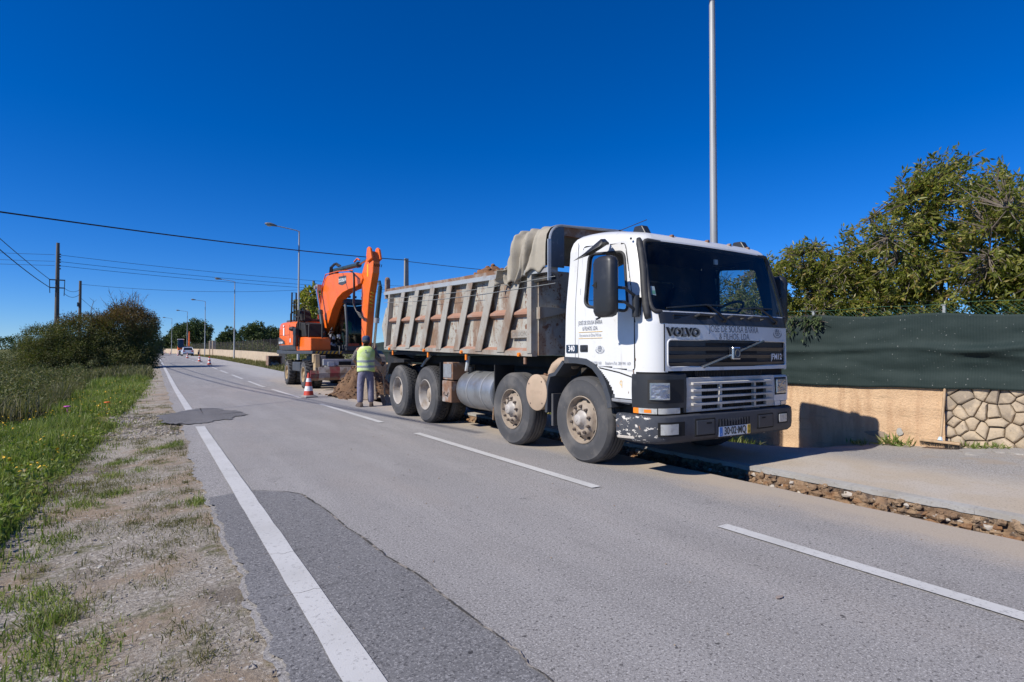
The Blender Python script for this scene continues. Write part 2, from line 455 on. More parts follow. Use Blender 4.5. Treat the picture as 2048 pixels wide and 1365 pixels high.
def terrain_mat():
    m, nt, p = newmat('terrain')
    v = coords(nt)
    tc = nt.nodes.new("ShaderNodeTexCoord"); sep = nt.nodes.new("ShaderNodeSeparateXYZ"); nt.links.new(tc.outputs['Object'], sep.inputs[0])
    n = N(nt, "ShaderNodeTexNoise", Scale=.9, Detail=7.0, Roughness=.65); nt.links.new(v, n.inputs['Vector'])
    grav = mixc(nt, noise_fac(nt, v, 55, .42, .6, 3, .7), (.24,.21,.175), (.43,.385,.33))
    grav = mixc(nt, noise_fac(nt, v, 1.1, .45, .62, 6), grav, (.31,.24,.175))
    grav = mixc(nt, noise_fac(nt, v, .8, .52, .68, 6), grav, (.17,.14,.11))
    grav = mixc(nt, noise_fac(nt, v, 24, .58, .68, 3), grav, (.52,.48,.43))
    grav = mixc(nt, noise_fac(nt, v, 2.6, .53, .66, 7, .75), grav, (.135,.13,.065))
    grass = mixc(nt, noise_fac(nt, v, 2.0, .35, .7, 6), (.055,.085,.02), (.14,.12,.05))
    grass = mixc(nt, noise_fac(nt, v, .12, .4, .65, 4), grass, (.16,.15,.05))
    x = math_(nt, 'ADD', sep.outputs['X'], math_(nt, 'MULTIPLY', math_(nt, 'SUBTRACT', n.outputs['Fac'], .5), .9))
    y = math_(nt, 'MULTIPLY', math_(nt, 'MINIMUM', sep.outputs['Y'], 30.0), .035)
    x = math_(nt, 'SUBTRACT', x, y)
    d = N(nt, "ShaderNodeMapRange"); d.interpolation_type = 'SMOOTHSTEP'
    d.inputs['From Min'].default_value = -1.35; d.inputs['From Max'].default_value = -.95
    nt.links.new(x, d.inputs['Value'])
    c = mixc(nt, d.outputs[0], grass, grav)
    r = N(nt, "ShaderNodeMapRange"); r.interpolation_type = 'SMOOTHSTEP'
    r.inputs['From Min'].default_value = 6.0; r.inputs['From Max'].default_value = 7.4
    nt.links.new(math_(nt, 'ADD', x, y), r.inputs['Value'])
    verge = mixc(nt, noise_fac(nt, v, 1.4, .38, .62, 6), (.12,.13,.045), (.27,.22,.15))
    c = mixc(nt, r.outputs[0], c, verge)
    nt.links.new(c, p.inputs['Base Color']); p.inputs['Roughness'].default_value = .95; p.inputs['Specular IOR Level'].default_value = .15
    n2 = N(nt, "ShaderNodeTexNoise", Scale=45.0, Detail=6.0, Roughness=.75); nt.links.new(v, n2.inputs['Vector'])
    bump_(nt, p, n2.outputs['Fac'], .9, .02)
    return m
M['terrain'] = terrain_mat()
def apron_mat():
    m, nt, p = newmat('apron')
    v = coords(nt); tc = nt.nodes.new("ShaderNodeTexCoord"); sep = nt.nodes.new("ShaderNodeSeparateXYZ"); nt.links.new(tc.outputs['Object'], sep.inputs[0])
    n = N(nt, "ShaderNodeTexNoise", Scale=.8, Detail=7.0, Roughness=.6); nt.links.new(coords(nt,'Object',(1,.45,1)), n.inputs['Vector'])
    x = math_(nt, 'ADD', sep.outputs['X'], math_(nt, 'MULTIPLY', math_(nt, 'SUBTRACT', n.outputs['Fac'], .5), .9))
    d = N(nt, "ShaderNodeMapRange"); d.interpolation_type = 'SMOOTHSTEP'
    d.inputs['From Min'].default_value = 6.9; d.inputs['From Max'].default_value = 7.9
    nt.links.new(x, d.inputs['Value'])
    sand = mixc(nt, noise_fac(nt, v, 1.5, .35, .7, 6), (.46,.385,.30), (.49,.44,.385))
    sand = mixc(nt, noise_fac(nt, v, 60, .5, .68, 3), sand, (.34,.29,.24))
    gr = mixc(nt, noise_fac(nt, v, 70, .45, .62, 3, .7), (.27,.25,.23), (.44,.415,.39))
    gr = mixc(nt, noise_fac(nt, v, 1.7, .5, .7, 6), gr, (.34,.29,.24))
    gr = mixc(nt, noise_fac(nt, v, 40, .62, .7, 2), gr, (.12,.11,.10))
    c = mixc(nt, d.outputs[0], sand, gr)
    nt.links.new(c, p.inputs['Base Color']); p.inputs['Roughness'].default_value = .93; p.inputs['Specular IOR Level'].default_value = .2
    n2 = N(nt, "ShaderNodeTexNoise", Scale=70.0, Detail=5.0, Roughness=.7); nt.links.new(v, n2.inputs['Vector'])
    bump_(nt, p, n2.outputs['Fac'], .6, .01)
    return m
M['apron'] = apron_mat()
M['concrete'] = pbr('concrete', (.40,.385,.36), .9, layers=((2,(.33,.30,.26),.4,.7),(30,(.27,.25,.23),.56,.7)), bump=(50,.5,.008))
M['trench_soil'] = pbr('trench_soil', (.23,.115,.05), .97, layers=((3.5,(.30,.20,.12),.42,.65),(9,(.12,.07,.045),.5,.68),(30,(.38,.30,.23),.60,.72)), bump=(22,.9,.04))
M['rubble'] = pbr('rubble', (.23,.145,.085), .95, layers=((4,(.36,.25,.155),.42,.65),(9,(.085,.06,.045),.48,.62),(25,(.40,.34,.28),.60,.70)), bump=(35,1.0,.03))
M['chalk'] = pbr('chalk', (.44,.40,.35), .95, layers=((6,(.38,.32,.26),.45,.7),), bump=(30,.5,.02))
M['pebble'] = pbr('pebble', (.40,.36,.31), .95, layers=((1.7,(.24,.205,.17),.42,.6),(2.9,(.52,.49,.45),.55,.7)))
def plaster(name, a, b, stain):
    m, nt, p = newmat(name)
    v = coords(nt)
    c = mixc(nt, noise_fac(nt, v, 1.1, .35, .7, 6), a, b)
    c = mixc(nt, noise_fac(nt, coords(nt,'Object',(3,3,.5)), 2.0, .46, .68, 7, .65), c, stain)
    c = mixc(nt, noise_fac(nt, coords(nt,'Object',(1,1,7)), 1.6, .56, .64, 8, .7), c, tuple(x*.72 for x in a))
    c = mixc(nt, noise_fac(nt, v, 3.2, .60, .72, 8, .7), c, tuple(min(1,x*1.12) for x in b))
    c = mixc(nt, noise_fac(nt, v, 28, .6, .72, 3), c, tuple(x*.75 for x in a))
    nt.links.new(c, p.inputs['Base Color']); p.inputs['Roughness'].default_value = .93; p.inputs['Specular IOR Level'].default_value = .2
    n = N(nt, "ShaderNodeTexNoise", Scale=30.0, Detail=6.0, Roughness=.7); nt.links.new(v, n.inputs['Vector'])
    bump_(nt, p, n.outputs['Fac'], 1.0, .02)
    return m
M['plaster'] = plaster('plaster', (.64,.44,.27), (.57,.385,.235), (.50,.32,.19))
M['plaster_far'] = plaster('plaster_far', (.52,.42,.31), (.46,.36,.26), (.33,.27,.21))
M['stone'] = pbr('stone', (.42,.335,.235), .93, layers=((2.2,(.29,.235,.175),.42,.60),(5,(.48,.38,.265),.48,.66),(26,(.27,.215,.16),.58,.7)), bump=(18,.6,.02))
M['mortar'] = pbr('mortar', (.27,.21,.155), .97, bump=(40,.6,.01))
def netting():
    m, nt, p = newmat('netting')
    v = coords(nt)
    w = N(nt, "ShaderNodeTexWave", Scale=9.0, Distortion=.4); w.bands_direction = 'Y'; nt.links.new(v, w.inputs['Vector'])
    c = mixc(nt, noise_fac(nt, v, 1.6, .35, .7, 5), (.012,.024,.023), (.020,.033,.031))
    c = mixc(nt, math_(nt, 'MULTIPLY', w.outputs['Fac'], .30), c, (.028,.042,.040))
    c = mixc(nt, noise_fac(nt, v, 38, .745, .77, 1), c, (.2,.21,.2))
    nt.links.new(c, p.inputs['Base Color']); p.inputs['Roughness'].default_value = .8; p.inputs['Specular IOR Level'].default_value = .3
    n = N(nt, "ShaderNodeTexNoise", Scale=6.0, Detail=5.0); nt.links.new(v, n.inputs['Vector'])
    bump_(nt, p, n.outputs['Fac'], .3, .03)
    return m
M['netting'] = netting()
M['wire_green'] = pbr('wire_green', (.03,.13,.08), .5)
M['post_grey'] = pbr('post_grey', (.34,.36,.36), .55, .3)
M['lamp_pole'] = pbr('lamp_pole', (.36,.37,.375), .55, .25, layers=((2,(.28,.285,.29),.4,.7,4,(4,4,.3)),))
M['lamp_head'] = pbr('lamp_head', (.16,.165,.17), .5)
M['lamp_lens'] = pbr('lamp_lens', (.45,.42,.33), .3)
M['pole_wood'] = pbr('pole_wood', (.10,.085,.075), .9, layers=((3,(.16,.14,.12),.4,.7,5,(6,6,.4)),))
M['pole_concrete'] = pbr('pole_concrete', (.26,.25,.235), .9)
M['cable'] = pbr('cable', (.012,.012,.014), .6)
def leafmat(name, cols, rough=.5, trans=.35):
    m, nt, p = newmat(name)
    g = N(nt, "ShaderNodeNewGeometry"); v = coords(nt)
    rp = nt.nodes.new("ShaderNodeValToRGB"); rp.color_ramp.interpolation = 'LINEAR'
    while len(rp.color_ramp.elements) < len(cols): rp.color_ramp.elements.new(.5)
    for i, (pos, col) in enumerate(cols):
        rp.color_ramp.elements[i].position = pos; rp.color_ramp.elements[i].color = (*col, 1)
    nt.links.new(g.outputs['Random Per Island'], rp.inputs[0])
    c = mixc(nt, noise_fac(nt, v, .7, .35, .7, 3), rp.outputs[0], mixc(nt, 1.0, rp.outputs[0], (.62,.66,.6), 'MULTIPLY'))
    nt.links.new(c, p.inputs['Base Color']); p.inputs['Roughness'].default_value = rough; p.inputs['Specular IOR Level'].default_value = .35
    tr = N(nt, "ShaderNodeBsdfTranslucent"); nt.links.new(mixc(nt, 1.0, c, (1.1,1.25,.5), 'MULTIPLY'), tr.inputs['Color'])
    mx = N(nt, "ShaderNodeMixShader"); mx.inputs[0].default_value = trans
    nt.links.new(p.outputs[0], mx.inputs[1]); nt.links.new(tr.outputs[0], mx.inputs[2])
    nt.links.new(mx.outputs[0], nt.nodes['Material Output'].inputs['Surface'])
    return m
M['leaf_tree'] = leafmat('leaf_tree', [(0,(.15,.18,.04)),(.45,(.26,.275,.06)),(.8,(.40,.38,.10)),(.95,(.46,.35,.11)),(1,(.38,.22,.09))], .33, .55)
M['leaf_bush'] = leafmat('leaf_bush', [(0,(.095,.115,.04)),(.5,(.145,.16,.055)),(.85,(.19,.18,.066)),(1,(.22,.16,.07))], .6, .25)
M['leaf_rusty'] = leafmat('leaf_rusty', [(0,(.09,.075,.03)),(.4,(.16,.10,.04)),(.8,(.21,.115,.045)),(1,(.13,.11,.045))], .6, .25)
M['leaf_dark'] = leafmat('leaf_dark', [(0,(.055,.085,.034)),(.6,(.085,.12,.046)),(1,(.12,.15,.06))], .6, .2)
M['grass'] = leafmat('grass', [(0,(.13,.185,.042)),(.5,(.20,.265,.06)),(.8,(.29,.32,.10)),(1,(.42,.37,.2))], .55, .4)
M['weed'] = leafmat('weed', [(0,(.08,.09,.036)),(.5,(.13,.125,.06)),(.82,(.22,.19,.11)),(1,(.36,.31,.21))], .6, .4)
M['dry_grass'] = leafmat('dry_grass', [(0,(.10,.12,.035)),(.5,(.17,.155,.06)),(1,(.27,.22,.12))], .6, .35)
M['flower_yellow'] = pbr('flower_yellow', (.80,.46,.01), .6)
M['flower_pink'] = pbr('flower_pink', (.55,.10,.42), .6)
M['flower_orange'] = pbr('flower_orange', (.75,.16,.02), .6)
M['bark'] = pbr('bark', (.12,.095,.075), .95, layers=((5,(.19,.16,.13),.45,.7,5,(3,3,.6)),), bump=(14,.6,.02))
M['car_white'] = pbr('car_white', (.75,.75,.76), .25, coat=.6)
M['car_dark'] = pbr('car_dark', (.02,.03,.05), .25, coat=.6)
M['car_silver'] = pbr('car_silver', (.3,.32,.35), .3, .4, coat=.5)
M['tail_red'] = pbr('tail_red', (.45,.02,.015), .3)
M['fence_rust'] = pbr('fence_rust', (.055,.045,.04), .8)
M['apron_slab'] = pbr('apron_slab', (.33,.31,.285), .93, layers=((2,(.27,.24,.21),.4,.7),(60,(.42,.4,.37),.55,.66)), bump=(60,.6,.008))
M['heap_soil'] = pbr('heap_soil', (.15,.082,.042), .97, layers=((3,(.22,.13,.07),.45,.68),(12,(.075,.042,.026),.48,.66),(45,(.28,.2,.13),.62,.72)), bump=(26,1.0,.04))
M['grille_white'] = pbr('grille_white', (.50,.48,.455), .4, layers=((4,(.38,.35,.31),.42,.7),(18,(.30,.25,.2),.6,.75)))
# ------------------------------------------------------------------ ground, road, trench, pavement
def zt(Y): return interp(Y, [25,48,74,110,142,176,300,700], [0,.3,.55,.85,1.1,1.3,2.2,5.0])
def sh(Y): return -((Y-70)**2)/2800 if Y > 70 else 0.0       # the road bends gently left far away
if 1:
    _sh = sh
    def sh(Y): return _sh(Y) if Y < 200 else _sh(200) - (Y-200)*.093
def wallz(Y): return interp(Y, [1,2.81,3.66,4.54,5.2,5.75,7,25,40], [.12,.055,-.05,-.10,-.22,-.38,-.42,-.25,0])
def pav(X, Y): return lerp(.02, wallz(Y), sstep(6.95, 9.4, X))
TX0, TX1, TY0, TY1 = 5.22, 5.88, -6.0, 17.6                     # trench
def th(X, Y):
    z = zt(Y); x = X - sh(Y)
    if x < .6:
        n = .05*fbm(X, Y, 3, .6)
        d = -.03 - .05*sstep(.5, -.8, x) - .30*sstep(-1.2, -4.0, x)*sstep(8, 18, Y) + .55*sstep(-8.6, -9.4, x)
        z += d + n*sstep(.5, -.5, x) + .5*fbm(X, Y, 0, .02)*sstep(-20, -60, x)
    elif x > 6.9:
        z += -.02
        if Y < 45: z += min(0, lerp(0, wallz(Y), sstep(6.95, 9.4, x))) - .03
        z += .05*fbm(X, Y, 7, .5)*sstep(7.2, 8, x)*sstep(20,40,Y)
    else:
        z -= .03
    return z
xs = [-900,-500,-300,-200,-140,-100,-70,-50,-38,-30,-24,-19,-15,-12,-10.5,-9.6,-9.2,-8.8,-8.4,-7.5,-6.5,-5.5,-4.6,-4,-3.5,-3,-2.5,-2.1,-1.75,-1.5,-1.25,-1,-.8,-.6,-.4,-.2,0,.2,.4,.7,2,3.6,TX0,TX1,6.4,6.95,7.3,7.7,8.1,8.5,8.9,9.4,10.5,12,15,20,28,40,60,90,140,220,400,900]
ys = [-60,-40,-25,-15,-10,TY0] + [-5+.5*i for i in range(46)] + [TY1] + [18.5+1.0*i for i in range(32)] + [52+3*i for i in range(40)] + [180,200,230,270,330,420,560,800,1300,2200]
ys = sorted(set(round(y,3) for y in ys))
g = MB()
g.grid(lambda x, y: (x + (sh(y) if abs(x) < 60 else 0), y, th(x + (sh(y) if abs(x) < 60 else 0), y)), xs, ys,
       keep=lambda x, y: not (TX0 < x < TX1 and TY0 < y < TY1))
ground = g.build('ground', M['terrain'], smooth=180); ground['kind'] = 'structure'

rng = random.Random(4)
ROAD_R = 6.95
rx = [.45,.7,1.2,2,3,3.7,4.4,4.9,TX0,TX0+.001,TX1,6.4,ROAD_R]
ry = [-10+.2*i for i in range(54)] + [.8+.06*i for i in range(240)] + [15.2+.2*i for i in range(16)] + [18.4+.6*i for i in range(40)] + [43+2*i for i in range(80)] + [203+8*i for i in range(20)]
def road_edge(y): return .44 + .07*fbm(3.3, y, 0, 1.1) + .035*nz(0, y, 5, 6) + .022*nz(2, y, 5, 17) + .012*nz(4, y, 1, 41)
def road_pt(x, y):
    X = x
    if x == .45: X = road_edge(y)
    if x == TX0 and y < TY1+.4: X = TX0 + .02*fbm(1, y, 0, 2.5)
    return (X + sh(y), y, zt(y) + (0 if x > .5 else -.012))
g = MB(); g.grid(road_pt, rx, ry, keep=lambda x, y: x < TX0 or y > TY1+.45)
# broken edge of the asphalt along the trench and along the verge
g.grid(lambda u, y: (TX0 + .02*fbm(1, y, 0, 2.5), y, -u), [0,.03,.06], [y for y in ry if y < TY1+.4], flip=True)
road = g.build('road', M['asphalt'], smooth=180); road['kind'] = 'structure'

def sheet(name, poly, z, mat, parent, follow=False):
    c = (sum(p[0] for p in poly)/len(poly), sum(p[1] for p in poly)/len(poly))
    m = MB(); n = len(poly)
    m.add([(c[0], c[1], z)] + [(p[0], p[1], z) for p in poly], [(0, i+1, (i+1) % n + 1) for i in range(n)])
    return m.build(name, mat, parent)
# resurfaced strip beside the verge, its outer edge ragged
edge = [(.81,6.03),(1.05,5.84),(1.19,5.61),(1.25,5.12),(1.26,4.7),(1.27,4.28),(1.30,3.71),(1.36,3.1),(1.36,2.61),(1.39,2.3),(1.39,2.15),(1.37,2.02),(1.39,1.88),(1.40,1.3),(1.40,.5),(1.45,-.5),(1.42,-2),(1.5,-4)]
fine = []
for i in range(len(edge)-1):
    for k in range(14):
        t = k/14; a, b = edge[i], edge[i+1]
        x, y = lerp(a[0],b[0],t), lerp(a[1],b[1],t)
        fine.append((x + .012*fbm(x*2, y, 9, 2.2) + .010*nz(x, y, 1, 14) + .007*nz(x, y, 7, 37), y + .02*nz(y, x, 4, 5)))
m = MB()
vs_, fs_ = [], []
for x, y in fine: vs_ += [(road_edge(y)+.03+.02*nz(1,y,2,9), y - (.10*sstep(5.2,6.1,y)), .004), (x, y, .004)]
for i in range(len(fine)-1): fs_.append((2*i, 2*i+2, 2*i+3, 2*i+1))
m.add(vs_, fs_); m.build('asphalt_patch', M['asphalt_dark'], road)
m = MB(); vs_, fs_ = [], []
for i, (x, y) in enumerate(fine):
    w = .004 + .022*max(0, fbm(x, y, 2, 1.6)+.05) + .006*abs(nz(x, y, 3, 25))
    vs_ += [(x-.004, y, .0075), (x+w, y, .0075)]
    if i: fs_.append((2*i-2, 2*i, 2*i+1, 2*i-1))
m.add(vs_, fs_); m.build('crack', M['crack'], road)
for pts in ([(1.05,8.2),(1.3,8.0),(1.55,8.1),(1.8,7.95),(2.2,8.05)], [(.62,7.2),(.8,7.1),(1.1,7.15),(1.4,7.05)], [(.6,4.1),(.75,4.0),(.9,4.05)], [(.6,9.8),(1.0,9.7),(1.6,9.75),(2.6,9.6)], [(.5,3.35),(.7,3.3),(.95,3.34)]):
    m = MB(); vs_, fs_ = [], []; pts = [(lerp(pts[i][0],pts[i+1][0],k/9), lerp(pts[i][1],pts[i+1][1],k/9)+.03*nz(pts[i][0]*3+k*.4,i,2,2)) for i in range(len(pts)-1) for k in range(9)]
    for i, (x, y) in enumerate(pts): vs_ += [(x, y-.0022, .0092), (x, y+.0022, .0092)]
    m.add(vs_, [(2*i, 2*i+2, 2*i+3, 2*i+1) for i in range(len(pts)-1)]); m.build('crack', M['crack'], road)
# small repair over the edge line
pp = []
base = [(.1,14.2),(.55,14.9),(.95,15.6),(1.3,15.4),(1.62,14.6),(1.74,13.5),(1.5,13.05),(1.1,12.6),(.75,12.1),(.45,12.3),(.15,12.9)]
for i in range(len(base)):
    a, b = base[i], base[(i+1) % len(base)]
    for k in range(16):
        t = k/16; x, y = lerp(a[0],b[0],t), lerp(a[1],b[1],t)
        pp.append((x + .09*nz(x, y, 3, 3) + .05*nz(x, y, 6, 11), y + .22*nz(y, x, 8, 2.6) + .13*nz(y, x, 5, 8) + .06*nz(y, x, 2, 23)))
sheet('asphalt_patch', pp, .012, M['asphalt_patch'], road)
# painted markings
def marking(name, x0, x1, y0, y1):
    n = max(2, int((y1-y0)/(.25 if y1 < 40 else 4)))
    m = MB(); vs_, fs_ = [], []
    for i in range(n+1):
        y = lerp(y0, y1, i/n); s = sh(y)
        j = .006*nz(x0, y, 0, 9)
        vs_ += [(x0+s+j, y, zt(y)+.009), (x1+s+.006*nz(x1, y, 3, 9), y, zt(y)+.009)]
    m.add(vs_, [(2*i, 2*i+1, 2*i+3, 2*i+2) for i in range(n)])
    return m.build(name, M['road_paint'], road)
marking('edge_line', .665, .815, -6, 11.75)
marking('edge_line', .66, .81, 15.2, 260)
for y0, y1 in [(-1.75,2.86),(4.33,8.85),(10.56,15.27),(17.5,22.4)] + [(24.0+6.4*i, 28.5+6.4*i) for i in range(24)]:
    marking('lane_dash', 3.66, 3.78, y0, y1)

# trench with its cut faces
trench = thing('trench', (TX0, TY0, 0), 'open utility trench cut along the road edge under the dump truck', 'trench')
tz = [0,-.03,-.05,-.075,-.1,-.125,-.15,-.175,-.2,-.225,-.25,-.3,-.36,-.43,-.5,-.6,-.72]
ty = [TY0+.035*i for i in range(int((TY1-TY0)/.035)+1)]
def farwall(y, z):
    d = .07*fbm(y, z*1.6, 2, 3.0, 5) + .04*nz(y, z, 6, 11) + .02*nz(y, z, 9, 26)
    return (TX1 + .01 - max(-.02, (.02 + d)*sstep(-.03,-.10,z)) - .05*sstep(-.25,-.6,z), y, z)
m = MB(); m.grid(farwall, ty, tz); m.build('cut_face', M['rubble'], trench, smooth=180)
def nearwall(y, z): return (TX0 + .03*fbm(y, z, 12, 2.0) + .02*sstep(-.06,-.2,z), y, z-.02)
m = MB(); m.grid(nearwall, ty, tz, flip=True); m.build('cut_face', M['trench_soil'], trench, smooth=180)
m = MB(); m.grid(lambda x, y: (x, y, -.62 + .07*fbm(x, y, 1, 2.2, 5) + .12*abs(x-5.55)), [TX0-.05+.085*i for i in range(10)], ty); m.build('trench_floor', M['trench_soil'], trench, smooth=180)
for yy in (TY0, TY1):
    m = MB(); m.box(TX0, TX1, yy-.02 if yy < 0 else yy, yy if yy < 0 else yy+.02, -.8, -.01); m.build('end_face', M['trench_soil'], trench)
rng = random.Random(11)
for nm, mt, cnt, zlo, zhi, smin, smax in (('rubble', M['rubble'], 900, -.34, -.035, .012, .042), ('chalk_lumps', M['chalk'], 90, -.20, -.06, .010, .032), ('clods', M['trench_soil'], 650, -.5, -.10, .015, .05)):
    m = MB()
    for i in range(cnt):
        y = rng.uniform(.4, 6.5) if i % 4 else rng.uniform(6.5, 16); z = rng.uniform(zlo, zhi); s = rng.uniform(smin, smax)
        p = farwall(y, z); m.blob((p[0]-.5*s, y, z), (s*.8, s*rng.uniform(.8,1.8), s*.8), 6, i, .45)
    m.build(nm, mt, trench, kind='stuff')

# kerb, pavement and the gravelly apron up to the wall
kerb = thing('kerb', (TX1, TY0, 0), 'pale concrete kerb strip along the far edge of the trench', 'kerb')
y = TY0; i = 0
while y < TY1:
    L = 1.0
    m = MB()
    vs_ = [ (TX1-.012+.03*nz(y+k*.1, 0, 4, 4), y+k*(L-.002)/10) for k in range(11)]
    ring = [[(vx+.01, vy, -.03-.012*nz(vy,3,0,7)), (vx, vy, .021), (TX1+.105, vy, .024), (TX1+.105, vy, -.03)] for vx, vy in vs_]
    m.loft(ring); m.build('kerb_stone', M['concrete'], kerb)
    y += L; i += 1
px_ = [TX1+.106,6.2,6.5,6.8,7.0,7.2,7.5,7.8,8.1,8.4,8.7,8.9,9.1,9.3,9.45,9.6,9.75,9.9,10.2]
py_ = [TY0+.3*i for i in range(int((26-TY0)/.3)+1)]
m = MB(); m.grid(lambda x, y: (x, y, pav(x, y) + .012*fbm(x, y, 0, 1.2)*sstep(6.9,7.5,x)), px_, py_, keep=lambda x, y: y < TY1 or x > 7.0)
pavement = m.build('pavement', M['apron'], smooth=180); pavement['kind'] = 'structure'
# broken asphalt slabs by the stone wall
rng = random.Random(5)
broken = thing('broken_asphalt', (9.2, 2.4, pav(9.2,2.4)), 'cracked grey asphalt pieces on the apron before the stone wall', 'asphalt')
for i in range(9):
    cx, cy = 8.95+rng.uniform(0,.5), 1.7+i*.19+rng.uniform(-.05,.05)
    poly = [(cx+.16*math.cos(a)*rng.uniform(.6,1.4), cy+.12*math.sin(a)*rng.uniform(.6,1.4)) for a in [k*.7+.2+rng.uniform(-.2,.2) for k in range(9)]]
    zz = pav(cx, cy); m = MB(); m.prism(poly, 'z', zz-.03, zz+.012); m.build('slab_piece', M['apron_slab'], broken, bevel=.005)

# ------------------------------------------------------------------ walls, netting, fence on the right
def wx(Y): return 9.6 + (5.7-Y)*.115 if Y < 5.7 else 9.6 - (Y-5.7)*.02
def wtop(Y): return interp(Y, [0,2.6,5.3,25], [.90,.86,.81,.95])
W_SPLIT = 3.68
pw = thing('plaster_wall', (9.6, 5.3, -.5), 'low peach plastered wall under the green netting, truck shadow on it', 'wall')
yy = [W_SPLIT+.06*i for i in range(60)] + [7.0+.4*i for i in range(58)]
def wf(y, v):
    zb = wallz(y)-.12; z = lerp(zb, wtop(y), v)
    return (wx(y) + .012*fbm(y, z, 0, 1.5) + .006*nz(y, z, 2, 9) + .004*math.sin(z*22), y, z)
m = MB(); m.grid(wf, yy, [i/24 for i in range(25)], flip=True)
m.grid(lambda y, u: (wx(y)+u*.26, y, wtop(y)), yy, [0.0,.5,1.0], flip=True)
m.grid(lambda y, v: (wx(y)+.26, y, lerp(wallz(y)-.12, wtop(y), v)), yy, [0,1])
m.grid(lambda u, v: (wx(29.8)+u*.26, 29.8, lerp(-.4, wtop(29), v)), [0,1], [0,1])
m.build('rendered_face', M['plaster'], pw, smooth=40)
def spall(name, y0, z0, ry_, rz_, mat, seed):
    m = MB(); pts = []
    for k in range(18):
        a = k/18*2*math.pi; q = 1+.45*noise.noise(Vector((math.cos(a)*1.3, math.sin(a)*1.3, seed)))
        pts.append((y0+ry_*q*math.cos(a), z0+rz_*q*math.sin(a)))
    m.add([(wx(y0)-.02, y0, z0)] + [(wx(p[0])-.018, p[0], p[1]) for p in pts], [(0, (k+1) % 18+1, k+1) for k in range(18)])
    m.build(name, mat, pw)
spall('bare_patch', 4.25, .12, .045, .06, M['concrete'], 1)
spall('bare_patch', 4.55, .05, .17, .045, M['mortar'], 2)
sw = thing('stone_wall', (9.9, 2.0, 0), 'rubble stone wall of irregular tan stones behind the broom', 'wall')
SY0, SY1 = -.6, W_SPLIT-.002
m = MB(); yy2 = [SY0+(SY1-SY0)*i/20 for i in range(21)]
m.grid(lambda y, v: (wx(y)+.05, y, lerp(wallz(y)-.1, wtop(y), v)), yy2, [0,.5,1], flip=True)
m.grid(lambda y, u: (wx(y)+.05+u*.205, y, wtop(y)), yy2, [0,1], flip=True)
m.grid(lambda y, v: (wx(y)+.255, y, lerp(wallz(y)-.1, wtop(y), v)), yy2, [0,1])
m.build('mortar_bed', M['mortar'], sw)
# irregular stones: a relaxed Voronoi pattern in the plane of the wall, each cell one stone
rng = random.Random(21)
seeds = []
while len(seeds) < 150:
    p = (rng.uniform(SY0, SY1), rng.uniform(-.12, .86))
    if all((p[0]-q[0])**2 + (p[1]-q[1])**2 > rng.uniform(.08,.15)**2 for q in seeds) or rng.random() < .004: seeds.append(p)
def clip(poly, a, b, c):
    out = []
    for i in range(len(poly)):
        p, q = poly[i], poly[(i+1) % len(poly)]
        dp, dq = a*p[0]+b*p[1]-c, a*q[0]+b*q[1]-c
        if dp <= 0: out.append(p)
        if dp*dq < 0:
            t = dp/(dp-dq); out.append((lerp(p[0],q[0],t), lerp(p[1],q[1],t)))
    return out
for si, s in enumerate(seeds):
    poly = [(SY0,-.12),(SY1,-.12),(SY1,.865),(SY0,.865)]
    for q in seeds:
        if q is s or abs(q[0]-s[0]) > .6: continue
        a, b = q[0]-s[0], q[1]-s[1]; L = math.hypot(a, b)
        poly = clip(poly, a/L, b/L, (a*(q[0]+s[0])+b*(q[1]+s[1]))/2/L - rng.uniform(.003,.007))
        if len(poly) < 3: break
    if len(poly) < 3: continue
    fine = []
    for i in range(len(poly)):
        a, b = poly[i], poly[(i+1) % len(poly)]
        k2 = max(1, int(math.hypot(b[0]-a[0], b[1]-a[1])/.05))
        for k in range(k2):
            t = k/k2; y, z = lerp(a[0],b[0],t), lerp(a[1],b[1],t)
            fine.append((y+.006*nz(y, z, si, 30), z+.006*nz(z, y, si+4, 30)))
    cy, cz = sum(p[0] for p in fine)/len(fine), sum(p[1] for p in fine)/len(fine)
    n = len(fine); m = MB(); d = rng.uniform(.0,.022)
    tilt = (rng.uniform(-.16,.16), rng.uniform(-.16,.16))
    rings = []
    for sc_, off in ((1.0,.06),(1.0,.006),(.985,-.004),(.94,-.012-d*.4),(.80,-.018-d),(.45,-.021-d),(.02,-.022-d)):
        ring = []
        for p in fine:
            y, z = cy+(p[0]-cy)*sc_, cz+(p[1]-cz)*sc_
            ring.append((wx(y)+.02+off+((tilt[0]*(y-cy)+tilt[1]*(z-cz)) + .012*nz(y,z,si*.37,9) if off < 0 else 0), y, z))
        rings.append(ring)
    m.loft(rings, True, False)
    m.build('stone', M['stone'], sw, smooth=50)

net = MB()
ny = [-.6+.045*i for i in range(150)] + [6.15+.3*i for i in range(79)]
def netf(y, v):
    zb, zt_ = wtop(y)-.03+.012*nz(y,0,3,2), interp(y, [0,2.6,5.3,25], [1.84,1.88,1.97,1.85]) + .012*math.sin(y*3.7) - .02*abs(math.sin(y*math.pi/1.84))
    z = lerp(zb, zt_, v)
    q = y*.75 + z*1.0
    f = .05*sstep(0,.25,v)*sstep(1,.7,v)*fbm(y*.5, z*2.2, 4, 1.6, 3)
    f += .075*math.exp(-((z-1.48-.12*math.sin(y*1.3))/.05)**2)*sstep(4.6,3.0,y) + .055*math.exp(-((z-1.28-.10*(y-2.6))/.045)**2)*sstep(4.2,3.2,y)
    f += .04*math.exp(-((z-1.40-.03*math.sin(y*2))/.04)**2)
    return (wx(y) - .045 - f, y, z)
net.grid(netf, ny, [i/30 for i in range(31)], flip=True)
